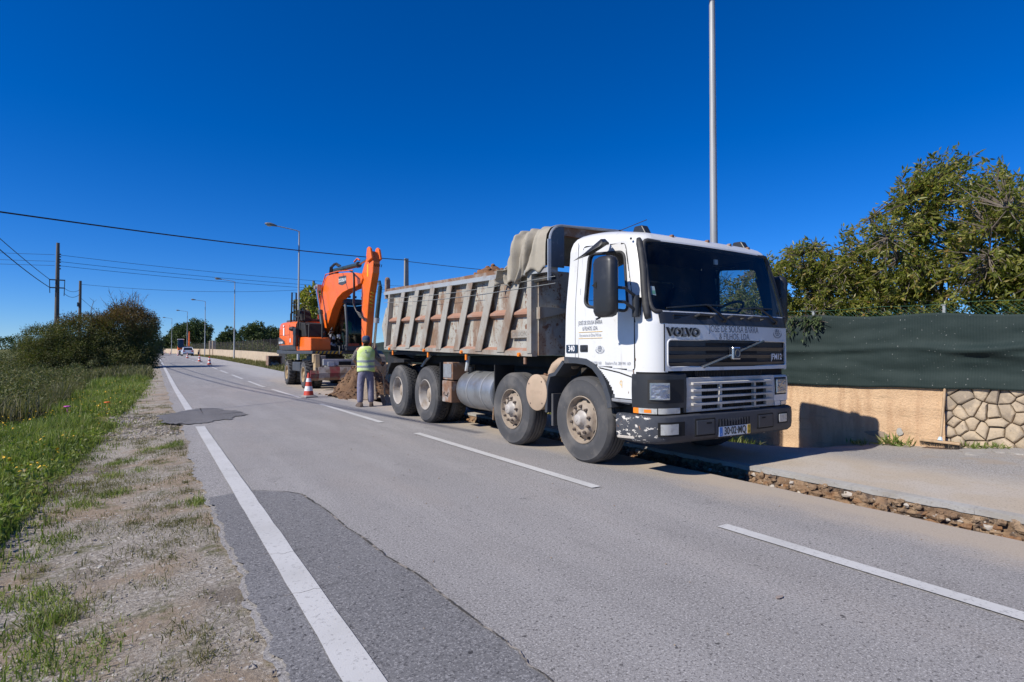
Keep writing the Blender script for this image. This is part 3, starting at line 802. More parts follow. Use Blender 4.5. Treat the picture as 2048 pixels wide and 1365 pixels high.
tag(net.build('shade_netting', M['netting'], smooth=180, solid=.004), 'dark green shade netting stretched above the peach wall behind the truck', 'netting')
fence = thing('wire_fence', (9.62, 5.5, .81), 'green wire fence with grey posts rising above the shade netting', 'fence')
posts = [5.52-1.84*k for k in range(-12, 4)]
for y in posts:
    m = MB(); x = wx(y)+.03
    m.tube([(x, y, wtop(y)-.3), (x, y, interp(y,[2,5.3,25],[2.02,2.05,1.95]))], .024, 8)
    m.box(x-.03, x+.03, y-.03, y+.03, interp(y,[2,5.3,25],[2.02,2.05,1.95]), interp(y,[2,5.3,25],[2.02,2.05,1.95])+.01)
    m.build('post', M['post_grey'], fence, smooth=40)
m = MB()
for k in range(6):
    zo = .86+.2*k
    m.tube([(wx(y)+.005+.008*math.sin(y*9+k), y, lerp(wtop(y), 2.06, k/5)+.01*math.sin(y*5+k*2)) for y in [-.6+.22*i for i in range(140)]], .002, 3, False)
for s in (1,-1):
    y = -.6
    while y < 12:
        m.tube([(wx(y)+.01, y, 1.55), (wx(y+s*.25)+.01, y+s*.25, 1.8), (wx(y+s*.5)+.01, y+s*.5, 2.02+.015*nz(y,s,0,4))], .0014, 3, False)
        y += .065
m.build('wire_mesh', M['wire_green'], fence, kind='stuff')

# long field wall further along with a rusty mesh fence behind it
lw = thing('field_wall', (8.9, 50.5, .2), 'long low beige roadside wall receding behind the lamp posts', 'wall')
ly = [50.5+2*i for i in range(90)]
def lx(y): return 8.9 + sh(y)
def lz(y): return zt(y) + interp(y, [50,60,120], [.98,1.06,1.2]) + .02*nz(y,0,1,.3)
m = MB()
m.grid(lambda y, v: (lx(y)+.03*nz(y,v,0,.7), y, lerp(zt(y)-.4, lz(y), v)), ly, [0,.33,.66,1], flip=True)
m.grid(lambda y, u: (lx(y)+.3*u, y, lz(y)), ly, [0,1], flip=True)
m.grid(lambda y, v: (lx(y)+.3, y, lerp(zt(y)-.4, lz(y), v)), ly, [0,1])
m.grid(lambda u, v: (lx(50.5)+.3*u, 50.5, lerp(-.3, lz(50.5), v)), [0,1], [0,1])
m.build('rendered_face', M['plaster_far'], lw, smooth=40)
for y, h in ((50.2,1.75),(106.0,2.6),(110.5,2.6)):
    m = MB(); m.box(lx(y)-.12, lx(y)+.42, y-.28, y+.24, zt(y)-.3, zt(y)+ (h if y > 60 else 1.15)); m.build('gate_pillar' if y > 60 else 'end_pillar', M['plaster_far'], lw, bevel=.03)
mf = thing('mesh_fence', (9.6, 52, .3), 'dark rusty mesh fence standing just behind the long beige wall', 'fence')
m = MB()
for k in range(26):
    for seg_ in (0,): m.tube([(lx(y)+.9, y, zt(y)+.9+k*.055) for y in range(52, 150, 6)], .006, 3, False)
y = 52
while y < 148:
    m.tube([(lx(y)+.9, y, zt(y)+.8), (lx(y)+.9, y, zt(y)+2.3)], .006, 3, False); y += .28
m.build('mesh', M['fence_rust'], mf, kind='stuff')
for y in range(52, 150, 4):
    m = MB(); m.tube([(lx(y)+.9, y, zt(y)-.2), (lx(y)+.9, y, zt(y)+2.4)], .035, 6); m.build('post', M['fence_rust'], mf)
# low dry wall across the field on the left
m = MB()
wy = [30+1.5*i for i in range(46)]
def fx(y): return -9.0 - .06*(y-30)
rngw = random.Random(9)
m.grid(lambda y, v: (fx(y)+.12*fbm(y,v,0,.9)-.12*v, y, zt(y)+lerp(-.6,.32+.10*fbm(y,0,3,.5),v)), wy, [0,.3,.6,1])
m.grid(lambda y, u: (fx(y)-.12-.5*u, y, zt(y)+.32+.10*fbm(y,0,3,.5)-.25*u), wy, [0,1])
tag(m.build('field_bank', pbr('bank_stone', (.27,.23,.18), .95, layers=((2,(.14,.12,.09),.42,.62),(6,(.36,.32,.26),.55,.7)), bump=(8,.8,.08)), smooth=180), 'low earth and stone bank edging the field left of the thicket', 'bank')
# ------------------------------------------------------------------ dump truck
TR = thing('dump_truck', (5.66, 8.3, 0), 'white cab dump truck with rusty grey tipper body standing over the trench', 'truck')
XC = 5.66
def cw(z): return 1.24 - .055*sstep(1.75, 2.65, z)
def yF(z): return interp(z, [1.0,1.66,1.78,2.2,2.6], [4.18,4.18,4.21,4.315,4.44])
def yR(z): return interp(z, [1.2,2.6], [5.74,5.69])
RX, RY, BUL = .20, .27, .055
def front_y(x, z): return yF(z) + BUL*(x/1.24)**2
def S(t, z, off=0.0, ins=0.0, fins=0.0):
    """cab skin: t 0..1 near side (rear to front), 1..2 corner, 2..3 front, 3..4 corner, 4..5 far side"""
    w = cw(z) - ins; mir = t > 2.5
    tt = 5 - t if mir else t
    yf = yF(z) + fins; xe = w - RX; ye = yf + BUL*(xe/1.24)**2
    if tt <= 1:
        x, y = -w, lerp(yR(z) - fins*.4, ye + RY, tt); n = (-1, 0)
    elif tt <= 2:
        a = (tt-1)*math.pi/2; x, y = -w + RX*(1-math.cos(a)), ye + RY*(1-math.sin(a)); n = (-math.cos(a), -math.sin(a))
    else:
        x = lerp(-xe, 0, (tt-2)/.5); y = yf + BUL*(x/1.24)**2; n = (0, -1)
    x += n[0]*off; y += n[1]*off
    return (XC + (-x if mir else x), y, z)
def t_of_x(x, z=1.3): return 2 + (x + cw(z) - RX)/(2*(cw(z) - RX))
def side_t(y, z): return (yR(z)-y)/(yR(z)-(yF(z)+BUL*((cw(z)-RX)/1.24)**2+RY))
def side_y(t, z): return S(t, z)[1]
def frange(a, b, st): n = max(1, round((b-a)/st)); return [a+(b-a)*i/n for i in range(n+1)]
def rounded(poly, r=.06, k=4):
    out = []; n = len(poly)
    for i in range(n):
        p, a, b = Vector(poly[i]), Vector(poly[i-1]), Vector(poly[(i+1) % n])
        u, v = (a-p), (b-p); rr = min(r, u.length*.45, v.length*.45); u.normalize(); v.normalize()
        for j in range(k+1):
            s = j/k; q = (p+u*rr)*(1-s)**2 + p*2*s*(1-s) + (p+v*rr)*s**2; out.append((q.x, q.y))
    return out
def inside(p, poly):
    r = False; n = len(poly)
    for i in range(n):
        a, b = poly[i], poly[i-1]
        if (a[1] > p[1]) != (b[1] > p[1]) and p[0] < (b[0]-a[0])*(p[1]-a[1])/(b[1]-a[1])+a[0]: r = not r
    return r
WIN = rounded([(5.34,1.90),(4.59,1.79),(4.70,2.47),(5.31,2.53)], .09, 5)       # door window (y, z)
DOOR = rounded([(5.46,1.22),(4.50,1.14),(4.50,1.85),(4.66,2.56),(5.43,2.64)], .06, 5)
SCR = rounded([(1.52,1.775),(3.48,1.775),(3.42,2.575),(1.58,2.575)], .16, 6)    # windscreen (t, z)
tsA = frange(0, 1, .018); tsB = frange(1, 2, .04)[1:]; tsC = frange(2, 3, .02)[1:]
ts = tsA + tsB + tsC + [5-t for t in reversed(tsA[:-1]+ [1.0]+tsB[:-1])]
ts = sorted(set(round(t, 5) for t in ts)); zs = frange(.81, 2.60, .02)
def arch(y, z): return (y-5.44)**2/.70**2 + (z-.50)**2/.74**2 < 1 or (y > 5.30 and z < 1.245)
def keep_shell(t, z):
    tt = 5-t if t > 2.5 else t
    if tt <= 1:
        y = side_y(t, z)
        if arch(y, z): return False
        if inside((y, z), DOOR): return False
        return z > .82
    if z < 1.135: return False
    if 1.98 < tt and z < 1.645: return False          # front flap is its own part
    if inside((t, z), SCR): return False
    return True
m = MB(); m.grid(lambda t, z: S(t, z), ts, zs, keep_shell)
# roof
rs = [(2.60,0,0),(2.66,.012,.025),(2.72,.035,.06),(2.77,.075,.12),(2.81,.14,.22),(2.835,.24,.36)]
def roof_pt(t, z, a, b):
    p = S(t, 2.60, 0, a, b); return (p[0], p[1], 2.60 + (z-2.60)*lerp(.50, 1.0, sstep(4.45, 5.5, p[1])))
rings = [[roof_pt(t, z, a, b) for t in ts] for z, a, b in rs]
m.loft(rings, False, False)
top = rings[-1]; n = len(top)
m.add([(XC, 5.15, 2.83)] + top, [(0, i+1, i+2) for i in range(n-1)] + [(0, n, 1)])
# back wall with a rear window each side
def rear(x, z): return (XC+x, yR(z)-.001, z)
m.grid(lambda x, z: rear(x*cw(z), z), frange(-1, 1, .05), frange(1.2, 2.6, .05), flip=True)
m.add([rear(-cw(2.6), 2.6), rear(cw(2.6), 2.6), (XC+.95, 5.56, 2.825), (XC-.95, 5.56, 2.825)], [(0,3,2,1)])
m.build('cab_shell', M['white_paint'], TR, smooth=32)
m = MB(); lp = [(XC+.28+x, 5.595, 2.12+z) for x, z in rounded([(-.30,-.20),(.30,-.20),(.30,.20),(-.30,.20)],.05,4)]; m.tube(lp+[lp[0]], .012, 5, False); m.build('rear_window_frame', M['dash'], TR)
# inner liner so the cab is dark inside
m = MB(); m.grid(lambda t, z: S(t, z, -.04), ts[::2], zs[::2], keep=lambda t, z: z > 1.2 and not inside((t, z), SCR) and not (t < 1.05 and inside((side_y(t, z), z), WIN)) and not (t > 3.95 and inside((side_y(5-t, z), z), WIN)), flip=True)
m.box(XC-1.16, XC+1.16, 5.60, 5.62, 1.2, 2.6); m.box(XC-1.1, XC+1.1, 4.6, 5.58, 2.56, 2.58); m.box(XC-1.18, XC+1.18, 4.3, 5.6, 1.2, 1.22)
m.build('cab_lining', M['interior'], TR, smooth=40)
for sgn in (1, -1):
    def Sd(y, z, off): 
        p = S(max(0, side_t(y, z)), z, off); return p if sgn == 1 else (2*XC-p[0], p[1], p[2])
    ysd = frange(4.49, 5.47, .018); zsd = frange(1.12, 2.66, .02)
    m = MB(); m.grid(lambda y, z: Sd(y, min(z,2.62), .008), ysd, zsd, keep=lambda y, z: inside((y, z), DOOR) and not inside((y, z), WIN), flip=(sgn == 1))
    door = m.build('door', M['white_paint'], TR, smooth=40, label='white driver-side cab door with faded company lettering' if sgn == 1 else None)
    m = MB(); loop = [Sd(y, z, .012) for y, z in WIN]; m.tube(loop+[loop[0]], .017, 6, False); m.build('window_seal', M['seal'], door, smooth=180)
    m = MB(); loop = [Sd(y, z, .002) for y, z in DOOR]; m.tube(loop+[loop[0]], .0065, 5, False); m.build('door_gap', M['hole'], door)
    m = MB(); m.grid(lambda y, z: Sd(y, z, -.004), ysd, zsd, keep=lambda y, z: inside((y, z), WIN)); m.build('window_glass', M['side_glass'] if sgn == 1 else M['windscreen'], door, smooth=180)
    if sgn == 1:
        m = MB()
        for k in range(2): m.box(4.40, 4.416, 5.28-.001, 5.42, 1.345, 1.43) if k else None
        m.build('handle_recess', M['black_plastic'], door, bevel=.008)
        m = MB(); m.box(4.392, 4.402, 5.29, 5.37, 1.365, 1.395); m.build('handle', M['black_plastic'], door, bevel=.006)
        def door_text(s, size, yc, zc, mat, sx=1.0, nm='lettering', bold=0.0):
            v2, f2 = text_geo(s, size, sx, bold)
            q = MB(); q.add([(4.42-.0125-.002, yc - vx, zc + vy) for vx, vy in v2], f2)
            return q.build(nm, mat, door)
        door_text('JOSÉ DE SOUSA BARRA', .068, 5.235, 1.695, M['worn_letter'], .62)
        door_text('& FILHOS, LDA.', .068, 5.235, 1.625, M['worn_letter'], .62)
        door_text('Empreiteiros de Obras Públicas', .05, 5.235, 1.545, M['worn_letter_small'], .62)
        door_text('Sede: Tel. 289 998 160', .050, 5.215, 1.215, M['worn_letter_small'], .78)
        door_text('Estaleiro:', .050, 4.895, 1.215, M['worn_letter_small'], .78)
        door_text('Tel. 289 991 169', .050, 4.69, 1.215, M['worn_letter_small'], .78)
        for zc in (1.585, 1.51):
            q = MB(); q.box(4.4055, 4.4095, 5.02, 5.45, zc-.003, zc+.003); q.build('rule_line', M['ochre_line'], door)
        def crest(put, mat, parent):
            q = MB()
            def poly(pts): q.add([put(*p) for p in pts], [tuple(range(len(pts)))])
            for k in range(-5, 6):
                a = -math.pi/2 + k*.27; r = .085
                c, s_ = r*1.15*math.cos(a), r*.62*math.sin(a)
                poly([(c-.006,s_-.010),(c+.006,s_-.010),(c+.006,s_+.008),(c-.004,s_+.010)])
            for sx in (-1, 1):
                for k in range(3):
                    a = math.pi*.05 + k*.35; poly([(sx*(.080*math.cos(a)),.07*math.sin(a)-.01),(sx*(.098*math.cos(a)),.07*math.sin(a)-.01),(sx*(.090*math.cos(a+.2)),.07*math.sin(a+.2)-.01)])
            for x0, x1, z0, z1 in ((-.055,.05,.012,.024),(-.045,-.01,.028,.044),(.0,.042,.030,.040),(-.03,.03,.046,.052),(-.06,-.02,-.012,.002),(-.012,.022,-.014,.004),(.03,.06,-.012,.004),(-.04,.04,-.03,-.022)):
                poly([(x0,z0),(x1,z0),(x1-.004,z1),(x0+.006,z1)])
            return q.build('crest', mat, parent)
        crest(lambda a, b: (4.4055, 5.06-a*.75, 1.375+b*.8), M['worn_letter_small'], door)
# plate with the engine rating behind the door
m = MB(); m.box(4.405, 4.418, 5.475, 5.70, 1.335, 1.435); pl = m.build('rating_badge', M['badge_blue'], TR, bevel=.006)
v2, f2 = text_geo('340', .10, .85, .002); q = MB(); q.add([(4.4035, 5.588-a, 1.385+b) for a, b in v2], f2); q.build('numerals', M['letter_white'], pl)
# seams on the skin
for pts, r_ in (([S(side_t(5.53, z), z, .001) for z in frange(1.27, 2.7, .1)], .0035), ([S(1.85, z, .001) for z in frange(1.14, 1.64, .1)], .006), ([S(3.15, z, .001) for z in frange(1.14, 1.64, .1)], .006), ([(4.418, 5.08, 1.16), (4.416, 4.75, 1.115), (4.417, 4.50, 1.06)], .007), ([(4.418, 4.52, 1.13), (4.418, 4.50, .84)], .005)):
    m = MB(); m.tube(pts, r_, 4, False); m.build('panel_gap', M['hole'], TR)
for (y, z, s) in ((4.53,1.20,.016),(4.525,1.13,.02),(4.49,1.26,.01),(4.60,.90,.008)):
    m = MB(); m.blob((4.419, y, z), (.004, s*.5, s*1.6), 6, int(z*100), .5); m.build('rust_spot', M['rust'], TR)
q = MB(); v2, f2 = text_geo('d', .12, .8); q.add([(4.4165, 4.72-a, .99-b) for a, b in v2], f2); q.build('worn_sticker', M['ochre_line'], TR)

# windscreen
m = MB(); m.grid(lambda t, z: S(t, z, -.004), [t for t in ts if 1.4 < t < 3.6], zs, keep=lambda t, z: inside((t, z), SCR)); screen = m.build('windscreen', M['windscreen'], TR, smooth=180)
m = MB(); loop = [S(t, z, .006) for t, z in SCR]; m.tube(loop+[loop[0]], .024, 8, False); m.build('seal', M['seal'], screen, smooth=180)
for sg in (0, 1):
    m = MB(); pts = []
    for z in frange(1.70, 2.60, .06):
        t = 1.40+.10*sstep(1.7,2.6,z); p = S(t if not sg else 5-t, z, .012); pts.append(p)
    m.tube(pts, [.035]+[.040]*(len(pts)-2)+[.025], 8); m.build('pillar_trim', M['seal'], screen, smooth=180)
m = MB(); p = S(1.62, 1.98, -.012); q2 = S(1.72, 1.98, -.012)
m.add([S(1.60,1.96,-.012), S(1.76,1.95,-.012), S(1.74,2.05,-.012), S(1.60,2.055,-.012)], [(0,1,2,3)]); m.build('permit_sticker', M['letter_white'], screen)
m = MB(); m.add([S(1.63,1.97,-.009), S(1.74,1.965,-.009), S(1.735,2.005,-.009), S(1.63,2.005,-.009)], [(0,1,2,3)]); m.build('sticker_print', pbr('sticker_green', (.25,.5,.35), .5), screen)
m = MB(); m.add([S(3.36,2.49,-.012), S(3.43,2.49,-.012), S(3.42,2.535,-.012), S(3.35,2.535,-.012)], [(0,1,2,3)]); m.build('paper_tag', M['letter_white'], screen)
m = MB(); m.box(XC+.05, XC+.11, 4.47, 4.49, 2.40, 2.46); m.build('mirror_mount', M['letter_white'], screen)
# cowl panel below the glass, with slots, wiper arms and grab handles
m = MB(); m.grid(lambda t, z: S(t, z, .006), frange(1.70, 3.30, .04), [1.648,1.69,1.73,1.772]); cowl = m.build('cowl_panel', M['black_plastic'], TR, smooth=50)
m = MB()
for x0 in (-.95,-.60):
    for k in range(3): m.box(XC+x0, XC+x0+.27, front_y(x0,1.7)-.010, front_y(x0,1.7)+.04, 1.672+k*.030, 1.684+k*.030)
m.build('air_slots', M['hole'], cowl)
for x0 in (-.62,-.08,.30):
    m = MB(); yf = front_y(x0,1.7)
    m.tube([(XC+x0,yf,1.735),(XC+x0,yf-.055,1.755),(XC+x0+.24,yf-.055,1.752),(XC+x0+.24,yf,1.73)], .014, 6); m.build('grab_handle', M['black_plastic'], cowl, smooth=50)
for x0, x1, x2 in ((-.16,-.42,-1.02),(.84,.52,-.02)):
    m = MB(); yf = front_y(x0,1.7); 
    m.tube([(XC+x0,yf-.02,1.69),(XC+x0-.02,yf-.045,1.72),(XC+lerp(x0,x1,.75),4.225,1.86),(XC+x1,4.225,1.875)], [.02,.016,.011,.009], 6)
    m.tube([(XC+x1+.30,4.235,1.875),(XC+x1,4.225,1.872),(XC+x2,4.25,1.815 if x2 < -.5 else 1.84)], .009, 5); m.build('wiper', M['black_plastic'], cowl, smooth=50)
# front flap with the black grille, badge and lettering
GR = rounded([(-1.05,1.18),(1.06,1.18),(1.06,1.475),(-1.05,1.475)], .05, 4)
xs_f = frange(-1.085, 1.085, .0175); zs_f = frange(1.14, 1.642, .0125)
m = MB(); m.grid(lambda x, z: (XC+x, front_y(x,z)-.008, z), xs_f, zs_f, keep=lambda x, z: not inside((x, z), GR))
flap = m.build('front_flap', M['white_paint'], TR, smooth=40)
m = MB(); m.grid(lambda x, z: (XC+x, front_y(x,z)+.03, z), frange(-1.09,1.09,.1), [1.14,1.64]); m.build('flap_back', M['dull_black'], flap)
m = MB(); lp = [(XC+x, front_y(x,z)-.009, z) for x, z in GR]; m.tube(lp+[lp[0]], .010, 5, False); m.build('grille_trim', M['white_paint'], flap, smooth=180)
m = MB(); m.grid(lambda x, z: (XC+x, front_y(x,z)+.012, z), frange(-1.06,1.07,.05), [1.175,1.48]); gi = m.build('grille_insert', M['black_plastic'], flap)
for zc in (1.385,1.30,1.215):
    m = MB()
    m.loft([[(XC+x, front_y(x,zc)+.014, zc+.022),(XC+x, front_y(x,zc)-.004, zc+.012),(XC+x, front_y(x,zc)+.010, zc-.03)] for x in frange(-1.03,1.04,.1)]); m.build('grille_slat', M['black_plastic'], gi, smooth=40)
for zc in (1.43,1.345,1.255):
    m = MB(); m.grid(lambda x, z: (XC+x, front_y(x,z)+.009, z), frange(-.46,.46,.1), [zc-.018,zc+.018]); m.build('grille_opening', M['hole'], gi)
def front_text(s, size, xc, zc, mat, parent, sx=1.0, off=.0105, bold=0.0, nm='lettering'):
    v2, f2 = text_geo(s, size, sx, bold); q = MB()
    q.add([(XC+xc+a, front_y(xc+a, zc+b)-off, zc+b) for a, b in v2], f2); return q.build(nm, mat, parent)
front_text('VOLVO', .115, -.825, 1.553, M['ink'], flap, 1.22, .012, .010)
front_text('VOLVO', .115, -.825, 1.553, M['letter_grey'], flap, 1.22, .034, .003)
front_text('JOSÉ DE SOUSA BARRA', .108, .02, 1.60, M['worn_letter'], flap, .80)
front_text('& FILHOS, LDA.', .105, .02, 1.515, M['worn_letter'], flap, .80)
front_text('|FM12', .10, .86, 1.285, M['letter_white'], gi, 1.0, .004, .002)
crest(lambda a, b: (XC+.88+a*.95, front_y(.88+a, 1.57)-.0105, 1.575+b), M['worn_letter'], flap)
def strip(q, a, b, wd, o0, o1):
    (x0,z0),(x1,z1) = a, b; L = math.hypot(x1-x0, z1-z0); nx, nz_ = -(z1-z0)/L*wd/2, (x1-x0)/L*wd/2
    pts = [(x0+nx,z0+nz_),(x0-nx,z0-nz_),(x1-nx,z1-nz_),(x1+nx,z1+nz_)]
    q.add([(XC+x, front_y(x,z)-o0, z) for x, z in pts]+[(XC+x, front_y(x,z)-o1, z) for x, z in pts], [(4,7,6,5),(0,1,5,4),(1,2,6,5),(2,3,7,6),(3,0,4,7)])
m = MB(); strip(m, (-.54,1.185), (.55,1.482), .016, 0, .032)
m.build('diagonal_bar', M['chrome'], gi)
m = MB(); strip(m, (-.52,1.176), (.57,1.474), .012, 0, .026); m.build('diagonal_bar', M['badge_blue'], gi)
m = MB(); m.box(XC-.075, XC+.065, 4.13, 4.19, 1.258, 1.402); bd = m.build('badge', M['chrome'], gi, bevel=.012)
m = MB(); m.box(XC-.062, XC+.052, 4.124, 4.14, 1.271, 1.389); m.build('badge_face', M['badge_blue'], gi, bevel=.008)
m = MB(); m.lathe([(.033,0),(.044,-.004),(.044,-.001),(.033,.003)], (XC-.005,4.123,1.33), 'y', 20, closed=True); m.build('badge_ring', M['letter_grey'], gi)
# dark radiator gap
m = MB(); m.grid(lambda t, z: S(t, z, -.05), frange(1.3,3.7,.05), [1.03,1.16]); m.build('radiator_gap', M['hole'], TR)
m = MB()
for k in range(46): m.box(XC-.62+k*.026, XC-.61+k*.026, 4.205, 4.222, 1.05, 1.135)
m.build('radiator_fins', M['chassis'], TR, kind='stuff')
# lower front: near headlamp panel, slatted grille, far headlamp panel
def lower_panel(name, t0, t1, z0, z1, mat, off=.012, parent=TR):
    q = MB(); tt = frange(t0, t1, .03)
    q.loft([[S(t, z0, -.06), S(t, z0, off), S(t, (z0+z1)/2, off+.006), S(t, z1-.02, off), S(t, z1, off-.02), S(t, z1, -.06)] for t in tt], True, True)
    return q.build(name, mat, parent, smooth=35)
hp1 = lower_panel('headlamp_panel', .96, t_of_x(-.79), .745, 1.115, M['black_plastic'])
hp2 = lower_panel('headlamp_panel', t_of_x(.785), 4.05, .745, 1.06, M['white_paint'])
def fb(q, x0, x1, z0, z1, o0, o1, m_=0, yb=4.18):
    def P(x, z, o): return (XC+x, yb+BUL*(x/1.24)**2 + (.26*max(0,(abs(x)-1.04)/.2)**2 if abs(x) > 1.04 else 0) - o, z)
    vs_ = [P(x, z, o) for o in (o0, o1) for x, z in ((x0,z0),(x1,z0),(x1,z1),(x0,z1))]
    return q.add(vs_, [(4,5,6,7),(0,4,7,3),(1,2,6,5),(0,1,5,4),(3,7,6,2)], m_)
def corner_lamp(name, t0, t1, z0, z1, o, mat, par, bev=.008):
    q = MB(); tt = frange(t0, t1, .06)
    q.loft([[S(t, z0, -.03), S(t, z0, o), S(t, z1, o), S(t, z1, -.03)] for t in tt]); return q.build(name, mat, par, smooth=35)
corner_lamp('lamp_recess', 1.36, 2.10, .80, 1.05, .019, M['dull_black'], hp1)
corner_lamp('lamp_bezel', 1.42, 1.97, .838, 1.016, .036, M['chrome'], hp1)
corner_lamp('lamp_lens', 1.455, 1.945, .855, .999, .040, M['reflector'], hp1)
for x0, x1, par in ((.80,1.07,hp2),):
    lx0, lx1 = (x0, x0+.24) if par is hp1 else (x0+.02, x1-.03)
    m = MB(); fb(m, lx0-.03, lx1+.09 if par is hp1 else lx1+.02, .82, 1.035, .0, .019); m.build('lamp_recess', M['dull_black'], par, bevel=.006)
    m = MB(); fb(m, lx0-.004, lx1+.004, .838, 1.016, .0, .034); m.build('lamp_bezel', M['chrome'], par, bevel=.012)
    m = MB(); fb(m, lx0+.012, lx1-.012, .854, 1.0, .0, .038); m.build('lamp_lens', M['reflector'], par, bevel=.006)
lg = MB()
cols = [(-.79,-.55),(-.255,-.215),(.37,.41),(.62,.785)]
fb(lg, -.79, .785, .985, 1.065, -.03, .012); fb(lg, -.79, .785, .69, .715, -.03, .014)
for a, b in cols: fb(lg, a, b, .70, 1.0, -.03, .010)
lg = lg.build('lower_grille', M['grille_white'], TR, bevel=.006)
for zc in (1.0,.925,.85,.775):
    m = MB(); m.loft([[(XC+x, 4.18+BUL*(x/1.24)**2-.012, zc+.016),(XC+x, 4.18+BUL*(x/1.24)**2-.045, zc+.008),(XC+x, 4.18+BUL*(x/1.24)**2-.045, zc-.012),(XC+x, 4.18+BUL*(x/1.24)**2-.012, zc-.012)] for x in frange(-.72,.72,.12)]); m.build('grille_bar', M['grille_white'], lg, smooth=30)
m = MB(); fb(m, -.80, .80, .68, 1.06, -.06, -.035); m.build('radiator', M['hole'], lg)
m = MB()
for k in range(40): fb(m, -.54+k*.029, -.53+k*.029, .70, 1.0, -.035, -.03)
m.build('radiator_fins', M['chassis'], lg, kind='stuff')
# marker lamps under the headlamps
corner_lamp('side_marker', .985, 1.12, .688, .746, .024, M['amber'], hp1)
corner_lamp('turn_signal', 1.125, 1.60, .688, .746, .024, M['lens_clear'], hp1)
corner_lamp('lamp_core', 1.27, 1.45, .70, .734, .0275, M['amber'], hp1)
corner_lamp('position_lamp', 1.63, 2.07, .688, .748, .024, M['lens_clear'], hp1)
m = MB(); fb(m, -.83, -.795, .69, .745, -.02, .012); m.build('vent_block', M['black_plastic'], hp1)
m = MB(); fb(m, .93, 1.10, .69, .742, -.02, .020); m.build('position_lamp', M['lens_clear'], hp2, bevel=.006)
m = MB(); fb(m, .80, .92, .69, .742, -.02, .012); m.build('vent_block', M['white_paint'], hp2)
# bumper
m = MB(); bt = frange(.80, 4.20, .03)
prof = [(.668,-.06),(.672,.03),(.655,.055),(.60,.062),(.47,.060),(.41,.050),(.375,.015),(.365,-.06)]
m.loft([[S(t, z, o)[:2] + (z,) for z, o in prof] for t in bt], False, False)
m.build('bumper', M['bumper_chipped'], TR, smooth=40)
def bump_unit(name, x0, x1, z0, z1, mat, frame=None, parent=None):
    yb = 4.18-.062
    if frame:
        q = MB(); fb(q, x0-.02, x1+.02, z0-.016, z1+.018, -.02, .004, 0, yb); q.build(name+'_frame', frame, TR, bevel=.008)
    q = MB(); fb(q, x0, x1, z0, z1, -.02, .009, 0, yb); return q.build(name, mat, TR, bevel=.008)
corner_lamp('fog_lamp_frame', 1.60, 2.08, .455, .605, .068, M['hole'], TR)
corner_lamp('fog_lamp', 1.66, 2.035, .475, .585, .072, M['lens_clear'], TR)
bump_unit('fog_lamp', .80, .98, .49, .59, M['lens_clear'], M['hole'])
bump_unit('tow_cover', -.70, -.42, .445, .605, M['steel_worn'] if 0 else M['fender'], M['hole'])
bump_unit('tow_cover', .37, .66, .455, .60, M['bumper'], M['hole'])
m = MB(); fb(m, -.55, -.47, .56, .578, 0, .074); fb(m, .43, .50, .562, .578, 0, .074); m.build('finger_slots', M['hole'], TR, kind='stuff')
m = MB(); fb(m, -.35, .20, .515, .60, 0, .064); m.build('bumper_grille', M['hole'], TR)
m = MB()
for k in range(11): fb(m, -.33+k*.048, -.31+k*.048, .52, .598, 0, .067)
m.build('bumper_fins', M['bumper'], TR, kind='stuff')
m = MB(); fb(m, -.345, .205, .405, .512, 0, .068); plate = m.build('number_plate', M['plate_white'], TR)
m = MB(); fb(m, -.344, -.290, .408, .509, .068, .070); m.build('country_band', M['blue_plate'], plate)
m = MB(); fb(m, .150, .204, .408, .509, .068, .070); m.build('date_band', M['yellow_plate'], plate)
front_text('30·02·MQ', .118, -.07, .459, M['ink'], plate, .80, .071, .002)
for z_, s_ in ((.486,'03'),(.43,'03')): front_text(s_, .036, .177, z_, M['ink'], plate, .8, .0722)
front_text('P', .03, -.318, .428, M['letter_white'], plate, .9, .0722)
# bent step plate hanging from the bumper corner
m = MB(); m.add([(4.36,4.72,.41),(4.36,4.46,.425),(4.50,4.42,.40),(4.56,4.66,.42),(4.40,4.60,.455)], [(0,1,4),(1,2,4),(2,3,4),(3,0,4)]); m.build('step_plate', M['chalk'], TR, solid=.02)
m = MB(); m.prism([(4.98,.86),(4.52,.86),(4.52,.80),(4.62,.76),(4.90,.78),(5.0,.81)], 'x', 4.44, 4.70); m.build('entry_step', M['fender'], TR, bevel=.01)
m = MB(); m.box(4.425, 4.60, 4.52, 4.97, .782, .818); m.build('sill', M['steel_worn'], TR, bevel=.008)
m = MB(); m.prism([(5.0,.74),(4.55,.74),(4.60,.50),(4.78,.60),(4.95,.52)], 'x', 4.60, 4.80); m.tube([(4.50,4.96,.62),(4.52,4.80,.585),(4.5,4.70,.57)], .028, 8); m.build('step_bracket', M['chassis'], TR, bevel=.01)
# cab interior
m = MB(); m.loft([[(XC+x, 4.30, 1.60),(XC+x, 4.30, 1.76),(XC+x, 4.55, 1.83),(XC+x, 4.72, 1.80),(XC+x, 4.75, 1.60)] for x in (-1.1,-.4,.4,1.1)]); m.build('dashboard', M['dash'], TR, smooth=30)
for x0 in (-.62,.62):
    m = MB(); m.box(XC+x0-.26, XC+x0+.26, 5.0, 5.45, 1.45, 1.60); m.loft([[(XC+x0-.25,5.38,1.55),(XC+x0+.25,5.38,1.55),(XC+x0+.25,5.50,1.55),(XC+x0-.25,5.50,1.55)],[(XC+x0-.24,5.42,2.05),(XC+x0+.24,5.42,2.05),(XC+x0+.24,5.54,2.05),(XC+x0-.24,5.54,2.05)],[(XC+x0-.13,5.46,2.25),(XC+x0+.13,5.46,2.25),(XC+x0+.13,5.55,2.25),(XC+x0-.13,5.55,2.25)]]); m.build('seat', M['interior'], TR, bevel=.03)
